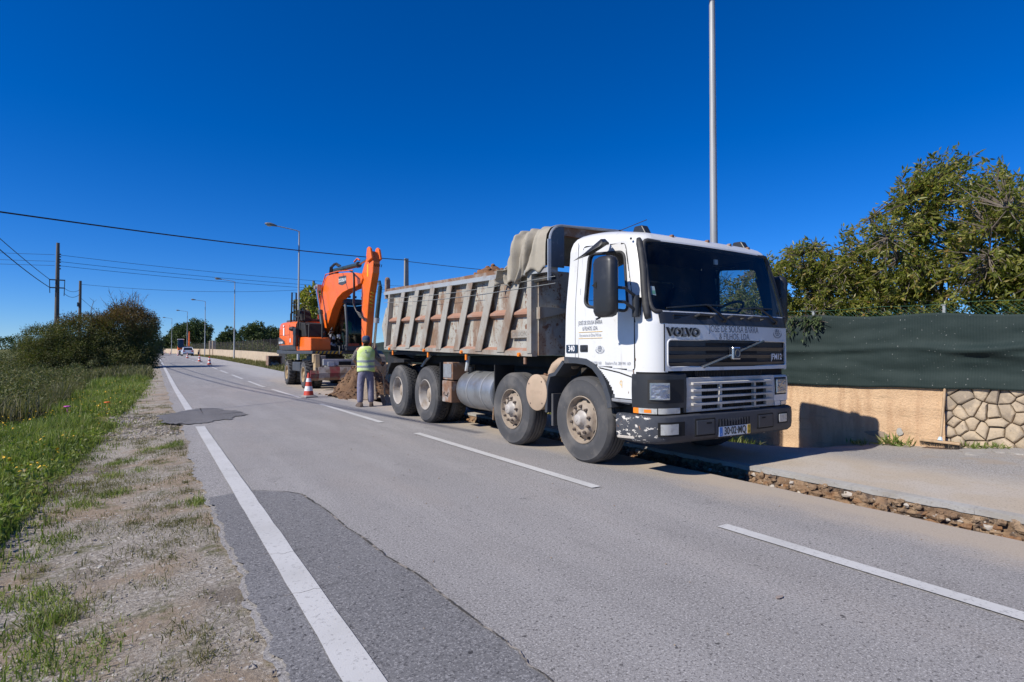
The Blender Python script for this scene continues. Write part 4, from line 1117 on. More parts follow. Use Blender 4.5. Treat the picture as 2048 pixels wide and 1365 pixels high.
m = MB(); cc = Vector((XC+.60,4.72,1.86)); ax = Vector((0,.55,.83)).normalized(); u = Vector((1,0,0)); v = ax.cross(u)
m.tube([cc+(u*math.cos(a)+v*math.sin(a))*.22 for a in [k*math.pi/12 for k in range(25)]], .015, 6, False); m.tube([cc, cc-ax*.25], .03, 6); m.bar(cc-u*.2, cc+u*.2, .03, .015); m.build('steering_wheel', M['black_plastic'], TR, smooth=60)
# mirrors, visor, roof lamps, aerial
def mirror_head(cx, y0, sg):
    m = MB(); rings = []
    for k, (z, s) in enumerate([(1.715,.55),(1.735,.85),(1.78,1.0),(2.3,1.0),(2.345,.88),(2.368,.55)]):
        rings.append([(cx+sg*.075*s*math.copysign(abs(math.cos(a))**.6, math.cos(a)), y0+.155*s*math.copysign(abs(math.sin(a))**.6, math.sin(a)), z) for a in [j*math.pi/10 for j in range(20)]])
    m.loft(rings[::1] if sg == -1 else rings); return m.build('mirror', M['black_plastic'], TR, smooth=60)
mr = mirror_head(4.09, 4.60, 1)
m = MB(); m.add([(4.012,4.735,2.06),(4.012,4.66,2.10),(4.012,4.66,2.02)], [(0,1,2)]); m.build('broken_hole', M['hole'], mr)
for z in (2.03,1.88):
    m = MB(); m.tube([(4.14,4.50,z),(4.22,4.44,z-.01),(4.38,4.43,z-.10),(4.40,4.44,z-.12)], .017, 7); m.build('arm', M['black_plastic'], mr, smooth=60)
m = MB(); m.tube([(4.375,4.44,1.72),(4.375,4.44,1.95)], .042, 10); m.box(4.37,4.44,4.42,4.46,1.74,1.93); m.build('bracket', M['black_plastic'], mr, smooth=40)
m = MB(); m.tube([(4.08,4.68,1.716),(4.08,4.74,1.700)], .012, 5); m.build('lug', M['black_plastic'], mr)
mr2 = mirror_head(7.16, 4.62, 1)
for z in (2.1,1.88):
    m = MB(); m.tube([(7.12,4.52,z),(6.98,4.45,z-.05),(6.90,4.44,z-.09)], .017, 7); m.build('arm', M['black_plastic'], mr2, smooth=60)
m = MB(); m.loft([[(4.16,5.16,2.43),(4.16,5.06,2.45),(4.16,4.80,2.53),(4.16,4.78,2.51)],[(4.20,5.30,2.42),(4.20,5.10,2.48),(4.20,4.80,2.60),(4.20,4.77,2.56)],[(4.30,5.28,2.46),(4.30,5.08,2.53),(4.30,4.84,2.62),(4.30,4.80,2.58)],[(4.38,5.15,2.50),(4.38,5.05,2.56),(4.38,4.90,2.62),(4.38,4.86,2.58)]]); m.build('kerb_mirror', M['black_plastic'], TR, smooth=50)
m = MB(); m.tube([(4.38,4.95,2.585),(4.43,4.93,2.60)], .018, 6); m.build('mirror_stay', M['black_plastic'], TR)
for x0 in (-.84,.98):
    m = MB(); m.prism([(4.66,2.685),(4.90,2.74),(4.86,2.82),(4.74,2.815)], 'x', XC+x0-.05, XC+x0+.05); m.build('roof_lamp', M['black_plastic'], TR, bevel=.012)
for x0, y0, z0 in ((-.62,4.55,2.675),(-.02,4.535,2.675),(.40,4.54,2.675),(.80,4.565,2.675),(-.3,4.80,2.735),(.3,4.80,2.735),(.72,4.82,2.73)):
    m = MB(); m.lathe([(.0,-.03),(.018,-.028),(.022,0),(.02,.02),(0,.022)], (XC+x0,y0-.01,z0), 'y', 8); m.build('roof_bolt', M['rust'], TR, smooth=60)
m = MB(); m.blob((4.463,4.60,2.60), (.012,.014,.014), 8, 1, 0); m.build('roof_bolt', M['dull_black'], TR)
m = MB(); m.tube([(4.95,5.30,2.82),(4.95,5.30,2.88)], .014, 6); m.tube([(4.95,5.30,2.87),(5.10,4.98,2.965)], .005, 5); m.build('aerial', M['cable'], TR)

# wheels ---------------------------------------------------------------
def make_wheel(name, steer):
    w_ = bpy.data.objects.new(name, None); COL.objects.link(w_); w_.empty_display_size = .2; w_.parent = TR
    Rt = .53 if steer else .545
    prof = [(.285,.035),(.297,.014),(.33,.004),(.36,-.004),(.372,.000),(.44,-.006),(.475,.006),(.486,.002),(.50,.016),(Rt-.014,.036),(Rt-.003,.052)]
    if steer:
        for h in (.092,.142,.192,.242): prof += [(Rt,h-.008),(Rt-.012,h-.005),(Rt-.012,h+.005),(Rt,h+.008)]
    prof += [(Rt-.003,.268),(Rt-.02,.29),(.45,.325),(.36,.32),(.285,.29)]
    def flat(q):                                        # the loaded tyre flattens where it meets the road
        q.v = [(x, y, max(z, -Rt+.012)) for x, y, z in q.v]; return q
    m = MB(); m.lathe(prof, (0,0,0), 'x', 72); flat(m).build('tyre', [M['rubber']], w_, smooth=40, local=True)
    if not steer:
        m = MB()
        for row, (h0, h1) in enumerate(((.035,.105),(.112,.16),(.165,.213),(.22,.29))):
            for k in range(44):
                a = (k + .5*(row % 2))/44*2*math.pi; da = .055
                sk = .035 if row < 2 else -.035
                pts = []
                for r_ in (Rt-.03, Rt+.012):
                    for h, aa in ((h0,a-da),(h1,a-da+sk),(h1,a+da+sk),(h0,a+da)):
                        rr = r_ - (.022 if (h in (.035,.29) and r_ > Rt) else 0)
                        pts.append((h, rr*math.cos(aa), rr*math.sin(aa)))
                m.add(pts, [(4,5,6,7),(0,1,5,4),(1,2,6,5),(2,3,7,6),(3,0,4,7)])
        flat(m).build('tread', M['tread'], w_, local=True)
    if steer:
        prof = [(.288,.03),(.292,.008),(.283,.004),(.272,.02),(.262,.075),(.25,.088),(.225,.066),(.20,.025),(.185,.004),(.165,-.004),(.13,-.004),(.122,.004),(.118,.02)]
        m = MB(); m.lathe(prof, (0,0,0), 'x', 48); rim = m.build('rim', M['rim'], w_, smooth=40, local=True)
        m = MB(); m.lathe([(.125,.02),(.10,.0),(.085,-.012),(.07,-.055),(.055,-.066),(.02,-.068),(.018,-.074),(0,-.075)], (0,0,0), 'x', 24); m.build('hub', M['rim_grey'], w_, smooth=40, local=True)
    else:
        prof = [(.29,.03),(.293,.006),(.284,.0),(.275,.012),(.262,.04),(.255,.15),(.235,.175),(.15,.185),(.13,.17)]
        m = MB(); m.lathe(prof, (0,0,0), 'x', 48); rim = m.build('rim', M['rim_grey'], w_, smooth=40, local=True)
        m = MB(); m.lathe([(.135,.18),(.13,.11),(.12,.10),(.075,.095),(.06,.08),(0,.078)], (0,0,0), 'x', 24); m.build('hub', M['rim'], w_, smooth=40, local=True)
    m = MB()
    for k in range(10):
        a = k/10*2*math.pi+.1; r_ = .165
        h0, h1 = (-.042, .0) if steer else (.125, .18)
        m.lathe([(0,h0),(.012,h0),(.013,h0+.012),(.019,h0+.014),(.021,h1),(.026,h1+.004)], (0, r_*math.cos(a), r_*math.sin(a)), 'x', 7)
    m.build('wheel_nuts', M['bolt'], w_, local=True, smooth=40, kind='stuff')
    m = MB()
    for k in range(10):
        a = (k+.5)/10*2*math.pi; r_ = .232 if steer else .21
        c = Vector((.068 if steer else .176, r_*math.cos(a), r_*math.sin(a))); tt = Vector((0,-math.sin(a),math.cos(a))); rr = Vector((.55 if steer else 0, math.cos(a), math.sin(a))).normalized()
        pts = [c + tt*.032*math.cos(b) + rr*.017*math.sin(b) + Vector((-.006,0,0)) for b in [j*math.pi/6 for j in range(12)]]
        m.add(pts, [tuple(range(12))])
    m.build('vent_holes', M['hole'], w_, local=True, kind='stuff')
    return w_
def put_wheel(proto, first, x, y, z, rz, rx=0.0):
    w_ = proto if first else copy_tree(proto, TR)
    w_.location = Vector((x, y, z)) - TR.location; w_.rotation_euler = (rx, 0, rz); return w_
sp = make_wheel('wheel', True); dp = make_wheel('wheel', False)
put_wheel(sp, True, 4.43, 5.44, .518, 0, .3)
put_wheel(sp, False, 4.43, 7.05, .518, 0, 1.1)
for y in (5.44, 7.05): put_wheel(sp, False, 6.89, y, .538, math.pi, .5)
put_wheel(dp, True, 4.44, 10.18, .533, 0, .2)
put_wheel(dp, False, 4.44, 11.62, .533, 0, 1.3)
for y in (10.18, 11.62):
    put_wheel(dp, False, 4.80, y, .533, 0, .7); put_wheel(dp, False, 6.88, y, .553, math.pi, .3); put_wheel(dp, False, 6.52, y, .553, math.pi, .9)
# fenders, air filter, tank, boxes, chassis
def arc_strip(cy, cz, r0, r1, a0, a1, x0, x1, n=14, ry=1.0):
    q = MB(); rg = []
    for k in range(n+1):
        a = lerp(a0, a1, k/n)
        rg.append([(x, cy + r*math.cos(a), cz + r*ry*math.sin(a)) for r, x in ((r0,x0),(r1,x0),(r1,x1),(r0,x1))])
    return q.loft(rg)
m = arc_strip(5.44, .50, .66, .76, R(190+0), R(100), 4.405, 4.80, 16); 
m = MB()
path = [(4.93,.70),(4.96,.82),(5.02,.95),(5.10,1.06),(5.20,1.145),(5.32,1.19),(5.50,1.205),(5.74,1.21)]
def ribbon(q, path, x0, x1, th_):
    rg = []
    for i, (y, z) in enumerate(path):
        a, b = path[max(0,i-1)], path[min(len(path)-1,i+1)]; d = math.hypot(b[0]-a[0], b[1]-a[1]); ny, nz_ = -(b[1]-a[1])/d, (b[0]-a[0])/d
        rg.append([(x0,y,z),(x0,y+ny*th_,z+nz_*th_),(x1,y+ny*th_,z+nz_*th_),(x1,y,z)])
    q.loft(rg); return q
ribbon(m, path, 4.405, 4.80, .075); m.build('front_fender', M['fender'], TR, smooth=35)
m = MB(); ribbon(m, [(5.74,1.20),(5.85,1.10),(5.92,1.04),(6.03,1.02),(6.08,.90),(6.10,.55)], 4.40, 4.75, .05); m.build('rear_fender', M['fender'], TR, smooth=35)
m = MB(); m.box(4.44, 4.74, 6.02, 6.06, .38, .80); m.build('mud_flap', M['rubber'], TR)
m = MB(); ribbon(m, [(4.96,.82),(5.1,1.0),(5.3,1.1),(5.74,1.12),(6.0,.95)], 4.80, 6.5, .03); m.build('wheel_housing', M['dull_black'], TR)
m = MB(); m.lathe([(0,0),(.232,0),(.245,.008),(.245,.03),(.235,.035),(.235,.42),(0,.42)], (4.385,6.34,.80), 'x', 32); flt = m.build('air_filter', M['dust_beige'], TR, smooth=40)
m = MB()
for a in (.6,2.3,3.9,5.4): m.lathe([(0,-.004),(.01,-.004),(.012,.0)], (4.384,6.34+.2*math.cos(a),.80+.2*math.sin(a)), 'x', 8)
m.build('cover_screws', M['bolt'], flt, kind='stuff')
v2, f2 = text_geo('VOLVO', .07, 1.25); q = MB(); q.add([(4.3835, 6.34-a, .80+b) for a, b in v2], f2); q.build('lettering', pbr('embossed', (.38,.28,.20), .8), flt)
m = MB(); m.tube([(4.62,6.25,.98),(4.62,6.24,1.06),(4.62,6.18,1.14),(4.62,6.08,1.19),(4.62,5.90,1.21),(4.62,5.78,1.21)], .085, 14); m.build('intake_pipe', M['dust_beige'], flt, smooth=60)
m = MB(); m.tube([(4.62+.09*math.cos(a),6.25+.09*math.sin(a),1.035) for a in [k*math.pi/8 for k in range(17)]], .010, 5, False); m.tube([(4.52,6.28,1.035),(4.50,6.31,1.05)], .014, 5); m.build('pipe_clamp', M['rust'], flt)
m = MB(); m.lathe([(0,0),(.27,0),(.315,.03),(.33,.10),(.33,1.10),(.315,1.20),(.27,1.24),(0,1.24)], (4.80,7.72,.70), 'y', 36); tank = m.build('fuel_tank', M['tank'], TR, smooth=40)
for y in (8.02,8.50):
    m = MB(); m.lathe([(.331,0),(.336,0),(.336,.035),(.331,.035)], (4.80,y,.70), 'y', 36); m.build('tank_strap', M['steel_worn'], tank, smooth=40)
m = MB(); m.lathe([(0,.09),(.055,.09),(.06,.05),(.05,0)], (4.66,8.72,1.0), 'z', 14); m.build('filler_cap', M['black_plastic'], tank, smooth=40)
m = MB(); m.box(4.46, 4.80, 9.02, 9.40, .86, 1.17); tb = m.build('battery_box', M['rust'], TR, bevel=.012, label='rusty battery box ahead of the rear wheels')
m = MB(); m.box(4.44, 4.80, 9.03, 9.40, .46, .84); m.build('lower_box', M['rust'], tb, bevel=.012)
m = MB(); m.box(4.449, 4.462, 9.05, 9.37, .90, 1.14); m.build('box_panel', M['steel_worn'], tb)
m = MB(); m.tube([(4.44,9.30,.64),(4.42,9.30,.60),(4.42,9.16,.58),(4.44,9.14,.64)], .01, 5); m.build('box_handle', M['bolt'], tb)
for y, z0, z1, x0, nm in ((9.52,.55,1.16,4.46,'splash_panel'),(7.62,.30,1.15,4.50,'splash_panel')):
    m = MB(); m.box(x0, x0+.36, y, y+.025, z0, z1); m.build(nm, M['dull_black'], TR)
m = MB(); m.loft([[(x,7.605,z+.0*x) for x, z in ((4.46,.30),(4.62,.26),(4.64,.46),(4.47,.50))],[(x,7.63,z) for x, z in ((4.46,.30),(4.62,.26),(4.64,.46),(4.47,.50))]]); m.build('flap_tip', M['trench_soil'], TR)
m = MB(); m.prism([(12.28,1.30),(12.28,.86),(12.20,1.0),(12.05,1.12),(11.3,1.14),(11.3,1.20),(11.85,1.22)], 'x', 4.46, 4.86); m.build('rear_mudguard', M['dull_black'], TR)
for x0 in (5.22,6.02):
    m = MB(); m.box(x0, x0+.09, 4.5, 12.1, .82, 1.12); m.build('chassis_rail', M['chassis'], TR)
for y in (5.44,7.05,10.18,11.62):
    m = MB(); m.tube([(4.62,y,.53),(6.7,y,.54)], .07 if y < 8 else .10, 10); 
    if y > 8: m.blob((XC,y,.55), (.24,.24,.22), 12, 0, 0)
    m.build('axle', M['chassis'], TR, smooth=50)
m = MB(); m.box(5.3,6.0,4.6,6.0,.55,1.15); m.build('engine', M['chassis'], TR, bevel=.05)
m = MB(); m.box(5.0,6.3,6.5,12.2,1.12,1.28); m.build('subframe', M['dull_black'], TR)
m = MB(); m.tube([(4.62,8.72,1.28),(4.58,8.72,1.02)], .035, 8); m.tube([(4.9,10.9,1.3),(4.9,11.2,1.16),(4.86,11.3,1.05)], .03, 8); m.build('air_pipe', M['rail_grey'], TR, kind='stuff')
m = MB(); m.box(5.05,6.25,9.6,10.0,.95,1.2); m.build('cross_member', M['rail_grey'], TR)
m = MB(); m.tube([(4.7,12.32,.8),(6.6,12.32,.8)], .05, 8); m.build('rear_bar', M['steel_worn'], TR)

# tipper body ----------------------------------------------------------
def zb(Y): return 1.30 + (Y-6.45)*.0225
def ztp(Y): return 2.43 + (Y-6.4)*.0375
def zl(Y): return 1.92 + (Y-6.4)*.028
Y0, Y1 = 6.42, 12.28
bed = []
for sg in (1, -1):
    X = (lambda x: x) if sg == 1 else (lambda x: 2*XC - x)
    m = MB(); ysb = frange(Y0, Y1, .35)
    m.loft([[(X(4.46), y, zb(y)), (X(4.46), y, zl(y)), (X(4.45), y, ztp(y)), (X(4.53), y, ztp(y)), (X(4.54), y, zb(y))] for y in ysb]); side = m.build('body_side', M['bed_steel'], TR, smooth=30)
    m = MB(); m.loft([[(X(4.375), y, zb(y)-.015), (X(4.375), y, zb(y)+.05), (X(4.465), y, zb(y)+.09), (X(4.465), y, zb(y)-.015)] for y in (Y0, Y1)]); m.build('bottom_rail', M['bed_rib'], side)
    m = MB(); m.loft([[(X(4.36), y, ztp(y)-.02), (X(4.36), y, ztp(y)+.045), (X(4.40), y, ztp(y)+.06), (X(4.52), y, ztp(y)+.06), (X(4.52), y, ztp(y)-.02)] for y in (Y0-.4, Y1)]); m.build('top_rail', M['rail_grey'], side)
    m = MB(); m.loft([[(X(4.42), y, ztp(y)+.061), (X(4.41), y, ztp(y)+.115+.012*nz(y,0,sg,2)), (X(4.50), y, ztp(y)+.12+.012*nz(y,0,sg,2)), (X(4.51), y, ztp(y)+.061)] for y in frange(Y0+.4, Y1, .3)]); m.build('top_board', M['rust'], side)
    ribs = [(11.93,12.20),(11.11,11.64),(10.38,10.90),(9.66,10.14),(8.94,9.42),(8.19,8.69),(7.46,7.92),(6.76,7.24),(6.46,6.47)]
    for i, (yt, ybm) in enumerate(ribs):
        hw = .098 if i not in (0, 8) else .05
        m = MB(); poly = [(yt-hw, ztp(yt)-.02), (yt+hw, ztp(yt)-.02), (ybm+hw*1.1, zb(ybm)+.03), (ybm-hw*1.1, zb(ybm)+.03)]
        if i in (0, 8): m.prism(poly, 'x', X(4.36), X(4.465))
        else:                                              # pressed channel: outer flange and rear web, open towards the cab
            m.prism(poly, 'x', X(4.36), X(4.374))
            m.prism([(yt+hw-.014, ztp(yt)-.02), (yt+hw, ztp(yt)-.02), (ybm+hw*1.1, zb(ybm)+.03), (ybm+hw*1.1-.014, zb(ybm)+.03)], 'x', X(4.3745), X(4.465))
        m.build('rib', M['bed_rib'], side)
        if i < 8:
            nt_, nb = ribs[i+1]
            f = .5; ya, yb_ = lerp(ybm, yt, f)-hw, lerp(nb, nt_, f)+.09
            ya2, yb2 = lerp(ybm, yt, f-.16)-hw, lerp(nb, nt_, f-.16)+.09
            m = MB(); m.add([(X(4.385),ya,zl(ya)-.02),(X(4.385),yb_,zl(yb_)-.02),(X(4.465),yb_,zl(yb_)+.04),(X(4.465),ya,zl(ya)+.04),(X(4.465),ya2,zl(ya)-.09),(X(4.465),yb2,zl(yb_)-.09),(X(4.385),ya2*.3+ya*.7,zl(ya)-.05),(X(4.385),yb2*.3+yb_*.7,zl(yb_)-.05)], [(0,3,2,1),(0,1,7,6),(6,7,5,4),(3,0,6,4),(1,2,5,7)])
            m.build('ledge', M['bed_ledge'], side)
            yc, yd = ybm-hw, nb+hw
            m = MB(); m.add([(X(4.38),yc,zb(yc)+.05),(X(4.38),yd,zb(yd)+.05),(X(4.462),yd-.02,zb(yd)+.10),(X(4.462),yc+.0,zb(yc)+.10)], [(0,1,2,3)]); m.build('dirt_wedge', M['bed_ledge'], side)
    if sg == 1:
        m = MB(); m.box(4.40, 4.51, 6.52, 7.0, 1.545, 1.665); mk = m.build('maker_plate', M['bed_rib'], side, bevel=.01)
        v2, f2 = text_geo('GALUCHO', .085, 1.05); q = MB(); q.add([(4.3985, 6.76-a, 1.60+b) for a, b in v2], f2); q.build('lettering', pbr('emboss_grey', (.17,.155,.14), .7), mk)
        for y in (11.91,10.04,8.49,6.72):
            m = MB(); m.lathe([(0,-.03),(.028,-.03),(.03,0)], (4.372,y,zb(y)+.005), 'x', 10); m.build('side_lamp', M['amber'], side, smooth=40)
            m = MB(); m.box(4.40,4.43,y-.10,y-.05,zb(y)-.13,zb(y)-.03); m.build('lamp_tag', M['amber'] if y > 8 else M['rust'], side, bevel=.006)
        for dz in (.10,.19):
            m = MB(); m.tube([(4.355, y, ztp(y)-dz-.05*math.sin((y-6.2)/6*math.pi)) for y in frange(5.85, 12.25, .4)], .004, 4, False); m.build('rope', M['post_grey'], side)
m = MB(); m.box(4.47, 6.85, Y0-.03, Y0+.03, 1.30, 2.48); hb = m.build('headboard', M['bed_steel'], TR)
m = MB(); m.prism([(4.44,1.80),(4.9,1.90),(6.42,1.90),(6.86,1.80),(6.86,1.96),(4.44,1.96)], 'y', Y0-.10, Y0-.02); m.build('headboard_beam', M['bed_rib'], hb)
m = MB(); m.box(4.47, 6.85, Y1-.05, Y1, 1.46, 2.5); tg = m.build('tailgate', M['bed_steel'], TR)
m = MB(); m.prism([(12.28,2.36),(12.28,1.46),(12.44,1.56),(12.62,1.95),(12.36,2.34)], 'x', 4.44, 4.47); m.build('spill_plate', M['bed_steel'], tg)
m = MB(); m.box(4.40,4.50,12.24,12.34,2.55,2.98); m.blob((4.45,12.29,2.99),(.06,.06,.05),8,0,0); m.build('tailgate_hinge', M['rust'], tg, bevel=.01)
m = MB(); m.box(4.5, 6.82, Y0, Y1, 1.30, 1.36); m.build('body_floor', M['dull_black'], TR)
# soil load
def load(x, y):
    e = min((x-4.5)/.5, (6.82-x)/.5, 1.0)
    z = ztp(y) - .16 + .12*max(0,e) + .52*math.exp(-((x-5.6)/.5)**2-((y-9.65)/.5)**2) + .22*math.exp(-((x-5.7)/.5)**2-((y-10.4)/.35)**2)*0 + .12*math.exp(-((x-5.8)/.7)**2-((y-8.2)/.6)**2)
    return (x, y, z + .07*fbm(x, y, 0, 2.5, 5))
m = MB(); m.grid(load, frange(4.5,6.82,.05), frange(6.5,12.2,.06))
rng = random.Random(3)
for i in range(160):
    x, y = rng.uniform(4.9,6.5), rng.uniform(8.2,11); p = load(x, y); s = rng.uniform(.02,.06); m.blob((x,y,p[2]), (s,s,s*.8), 6, i, .4)
tag(m.build('soil_load', M['soil'], smooth=180), 'heap of orange brown soil loaded in the tipper body', 'soil')
# roll-over hoop and gathered tarpaulin
hoop = thing('tarpaulin', (5.66, 6.05, 2.4), 'bunched beige canvas tarpaulin over the front hoop of the tipper', 'tarpaulin')
sec = [(4.345,2.44),(4.345,2.62),(4.35,2.78),(4.37,2.90),(4.43,2.99),(4.55,3.045),(4.8,3.06),(5.2,3.08),(5.66,3.10),(6.1,3.08),(6.5,3.06),(6.75,3.04),(6.88,2.98),(6.95,2.88),(6.97,2.7),(6.975,2.45)]
def tarp(u, v):
    k = u*(len(sec)-1); i = min(int(k), len(sec)-2); f = k-i
    x, z = lerp(sec[i][0],sec[i+1][0],f), lerp(sec[i][1],sec[i+1][1],f)
    y = 6.06 + .98*v
    drop = .46*sstep(.66,1.0,v)
    zz = z - drop*sstep(2.45,3.05,z)*.95
    edge_ = 1.0 if u < .5 else -1.0
    pl = 1.15*(.022*math.sin(v*58+3*u)+.042*math.sin(v*27+1.6*math.sin(u*6)+.8*math.sin(v*11)) + .035*fbm(u*3, v*7, 2, 1.4))*sstep(.16,.34,v)
    x += -edge_*pl*(1 if u < .33 or u > .7 else .2) - edge_*.02*sstep(.3,.6,v)
    zz += abs(pl)*.5*(1 if .3 < u < .72 else .2)
    if u < .08 or u > .92:
        zz += -.10*sstep(.35,.55,v) + .03*math.sin(v*27+1.0) - .02*v
    y += .05*math.sin(z*7+v*9)*sstep(.2,.5,v) + .16*sstep(2.9,2.45,z)*v
    return (x, y, zz)
m = MB(); m.grid(tarp, [i/74 for i in range(75)], [i/80 for i in range(81)]); m.build('canvas', M['tarp'], hoop, smooth=180, solid=.006)
m = MB(); arc = [(4.37,2.46),(4.60,2.46),(4.60,3.02)] + [(4.37+.20*(1-math.cos(a)), 2.82+.20*math.sin(a)) for a in [R(90-10*k) for k in range(10)]]
m.prism(arc, 'y', 5.985, 6.0); m.build('hoop_plate', M['hoop'], hoop)
m = MB(); m.tube([(4.365,5.99,2.30),(4.365,5.99,2.80)], .012, 6); m.bar((4.36,5.99,2.28),(4.36,5.99,2.82),.05,.02,(0,1,0)); m.build('hoop_post', M['galv'], hoop)
m = MB(); m.tube([(4.37+.20*(1-math.cos(a)), 5.99, 2.82+.20*math.sin(a)) for a in [R(10*k) for k in range(10)]] + [(5.2,5.99,3.04),(5.66,5.99,3.06),(6.2,5.99,3.04),(6.8,5.99,3.0),(6.95,5.99,2.85),(6.96,5.99,2.4)], .018, 6); m.build('hoop_rail', M['galv'], hoop)
m = MB(); m.box(4.61,6.85,6.02,6.10,2.90,3.02); m.build('cross_beam', M['rust'], hoop)
m = MB(); m.box(4.40,4.47,5.99,6.4,2.30,2.36); m.build('support_arm', M['chassis'], hoop)
# ------------------------------------------------------------------ wheeled excavator
EX = thing('wheeled_excavator', (6.05, 24, 0), 'orange wheeled excavator with raised boom digging behind the dump truck', 'excavator')
ef = Vector((.16,-.985,0)).normalized(); el = Vector((-ef.y, ef.x, 0))
def E(u, v, z): p = Vector((6.05,24,0)) + ef*u + el*v; return (p.x, p.y, z)
def eprism(q, poly, v0, v1, m_=0):
    n = len(poly); a = sum(poly[i][0]*poly[(i+1)%n][1]-poly[(i+1)%n][0]*poly[i][1] for i in range(n))
    if a > 0: poly = poly[::-1]
    vs_ = [E(u,v0,z) for u, z in poly] + [E(u,v1,z) for u, z in poly]
    return q.add(vs_, [tuple(range(n))[::-1], tuple(range(n,2*n))] + [(i,(i+1)%n,n+(i+1)%n,n+i) for i in range(n)], m_)
def ebox(q, u0, u1, v0, v1, z0, z1): return eprism(q, [(u0,z0),(u1,z0),(u1,z1),(u0,z1)], v0, v1)
# undercarriage, in line with the road
m = MB(); m.prism([(21.7,.62),(26.2,.62),(26.4,.85),(26.0,1.08),(21.9,1.08),(21.5,.85)], 'x', 5.55, 6.55); m.build('undercarriage', M['dirty_metal'], EX, bevel=.03)
m = MB(); m.lathe([(.75,1.08),(.75,1.22),(.68,1.22),(.68,1.30)], (6.05,24,0), 'z', 28); m.build('slew_ring', M['grey_dark'], EX, smooth=40)
def exw():
    w_ = bpy.data.objects.new('wheel', None); COL.objects.link(w_); w_.parent = EX; w_.empty_display_size = .2
    m = MB(); m.lathe([(.28,.03),(.40,-.004),(.46,.012),(.49,.05),(.49,.24),(.46,.28),(.40,.30),(.28,.27)], (0,0,0), 'x', 40); m.build('tyre', M['rubber'], w_, smooth=40, local=True)
    m = MB()
    for row, (h0,h1,sk) in enumerate(((.02,.14,.10),(.15,.28,-.10))):
        for k in range(20):
            a = (k+.5*row)/20*2*math.pi; pts = []
            for r_ in (.47,.525):
                for h, aa in ((h0,a-.07),(h1,a-.07+sk),(h1,a+.07+sk),(h0,a+.07)): pts.append((h, r_*math.cos(aa), r_*math.sin(aa)))
            m.add(pts, [(4,5,6,7),(0,1,5,4),(1,2,6,5),(2,3,7,6),(3,0,4,7)])
    m.build('tread', M['tread'], w_, local=True)
    m = MB(); m.lathe([(.285,.04),(.29,.01),(.27,.012),(.25,.09),(.12,.11),(.11,.05),(.09,.03),(0,.03)], (0,0,0), 'x', 28); m.build('rim', M['dirty_yellow'], w_, smooth=40, local=True)
    return w_
w0 = exw(); first = True
for x, y, rz in [(4.80,22.4,0),(5.14,22.4,0),(4.80,25.5,0),(5.14,25.5,0),(7.30,22.4,math.pi),(6.96,22.4,math.pi),(7.30,25.5,math.pi),(6.96,25.5,math.pi)]:
    w_ = w0 if first else copy_tree(w0, EX); first = False
    w_.location = Vector((x,y,.525)) - EX.location; w_.rotation_euler = (x*y, 0, rz)
for y in (22.4,25.5):
    m = MB(); m.tube([(5.0,y,.53),(7.1,y,.53)], .11, 10); m.blob((6.05,y,.55),(.28,.25,.24),12,0,0); m.build('axle', M['grey_dark'], EX, smooth=50)
m = MB(); m.box(5.45,6.65,23.3,24.7,.55,.68); m.box(4.86,5.5,23.2,24.6,.62,.98); m.build('step_box', M['grey_dark'], EX, bevel=.03)
# dozer blade with warning stripes and the folded stabiliser leg
bl = MB(); prof = [(20.86,.36),(20.74,.45),(20.72,.62),(20.80,.84),(20.86,.84),(20.80,.62),(20.82,.45),(20.92,.36)]
poly_x = [4.72,5.0,5.38,5.75,6.15,6.5,6.85,7.35]
blade = None
for i in range(len(poly_x)-1):
    q = MB(); q.prism(prof if i else [(20.86,.36),(20.74,.45),(20.73,.60),(20.78,.72),(20.84,.72),(20.80,.6),(20.82,.45),(20.92,.36)], 'x', poly_x[i], poly_x[i+1])
    o = q.build('blade_stripe', M['blade_red'] if i % 2 == 0 else M['blade_white'], EX)
m = MB(); m.prism([(20.90,.86),(20.92,1.02),(21.6,1.02),(21.6,.7),(21.0,.66)], 'x', 5.35, 5.6); m.prism([(20.90,.86),(20.92,1.02),(21.6,1.02),(21.6,.7),(21.0,.66)], 'x', 6.45, 6.7); m.prism([(20.94,.88),(20.96,1.12),(21.1,1.12),(21.1,.88)], 'x', 5.2, 6.9); m.build('blade_arm', M['steel_worn'], EX, bevel=.02, kind='stuff')
m = MB(); m.box(5.75,6.2,20.93,20.945,.90,1.03); m.build('arm_cutout', M['hole'], EX)
m = MB(); m.loft([[(4.98,21.5,.98),(5.22,21.5,.98),(5.22,21.72,.98),(4.98,21.72,.98)],[(4.98,21.46,1.28),(5.22,21.46,1.28),(5.24,21.74,1.30),(4.98,21.74,1.30)]]); m.prism([(21.46,1.30),(21.74,1.30),(21.70,.55),(21.42,.42),(21.36,.60)], 'x', 5.02, 5.2); st = m.build('stabiliser_leg', M['dirty_yellow'], EX, bevel=.02)
m = MB(); m.box(5.23,5.42,21.45,21.78,.45,1.25); m.build('stabiliser_housing', M['dirty_metal'], EX, bevel=.02)
m = MB(); m.tube([(5.05,21.40,.80),(5.02,21.30,.42)], .035, 8); m.blob((5.04,21.3,.38),(.14,.14,.05),10,0,0); m.build('stabiliser_foot', M['dirty_metal'], EX, smooth=50)
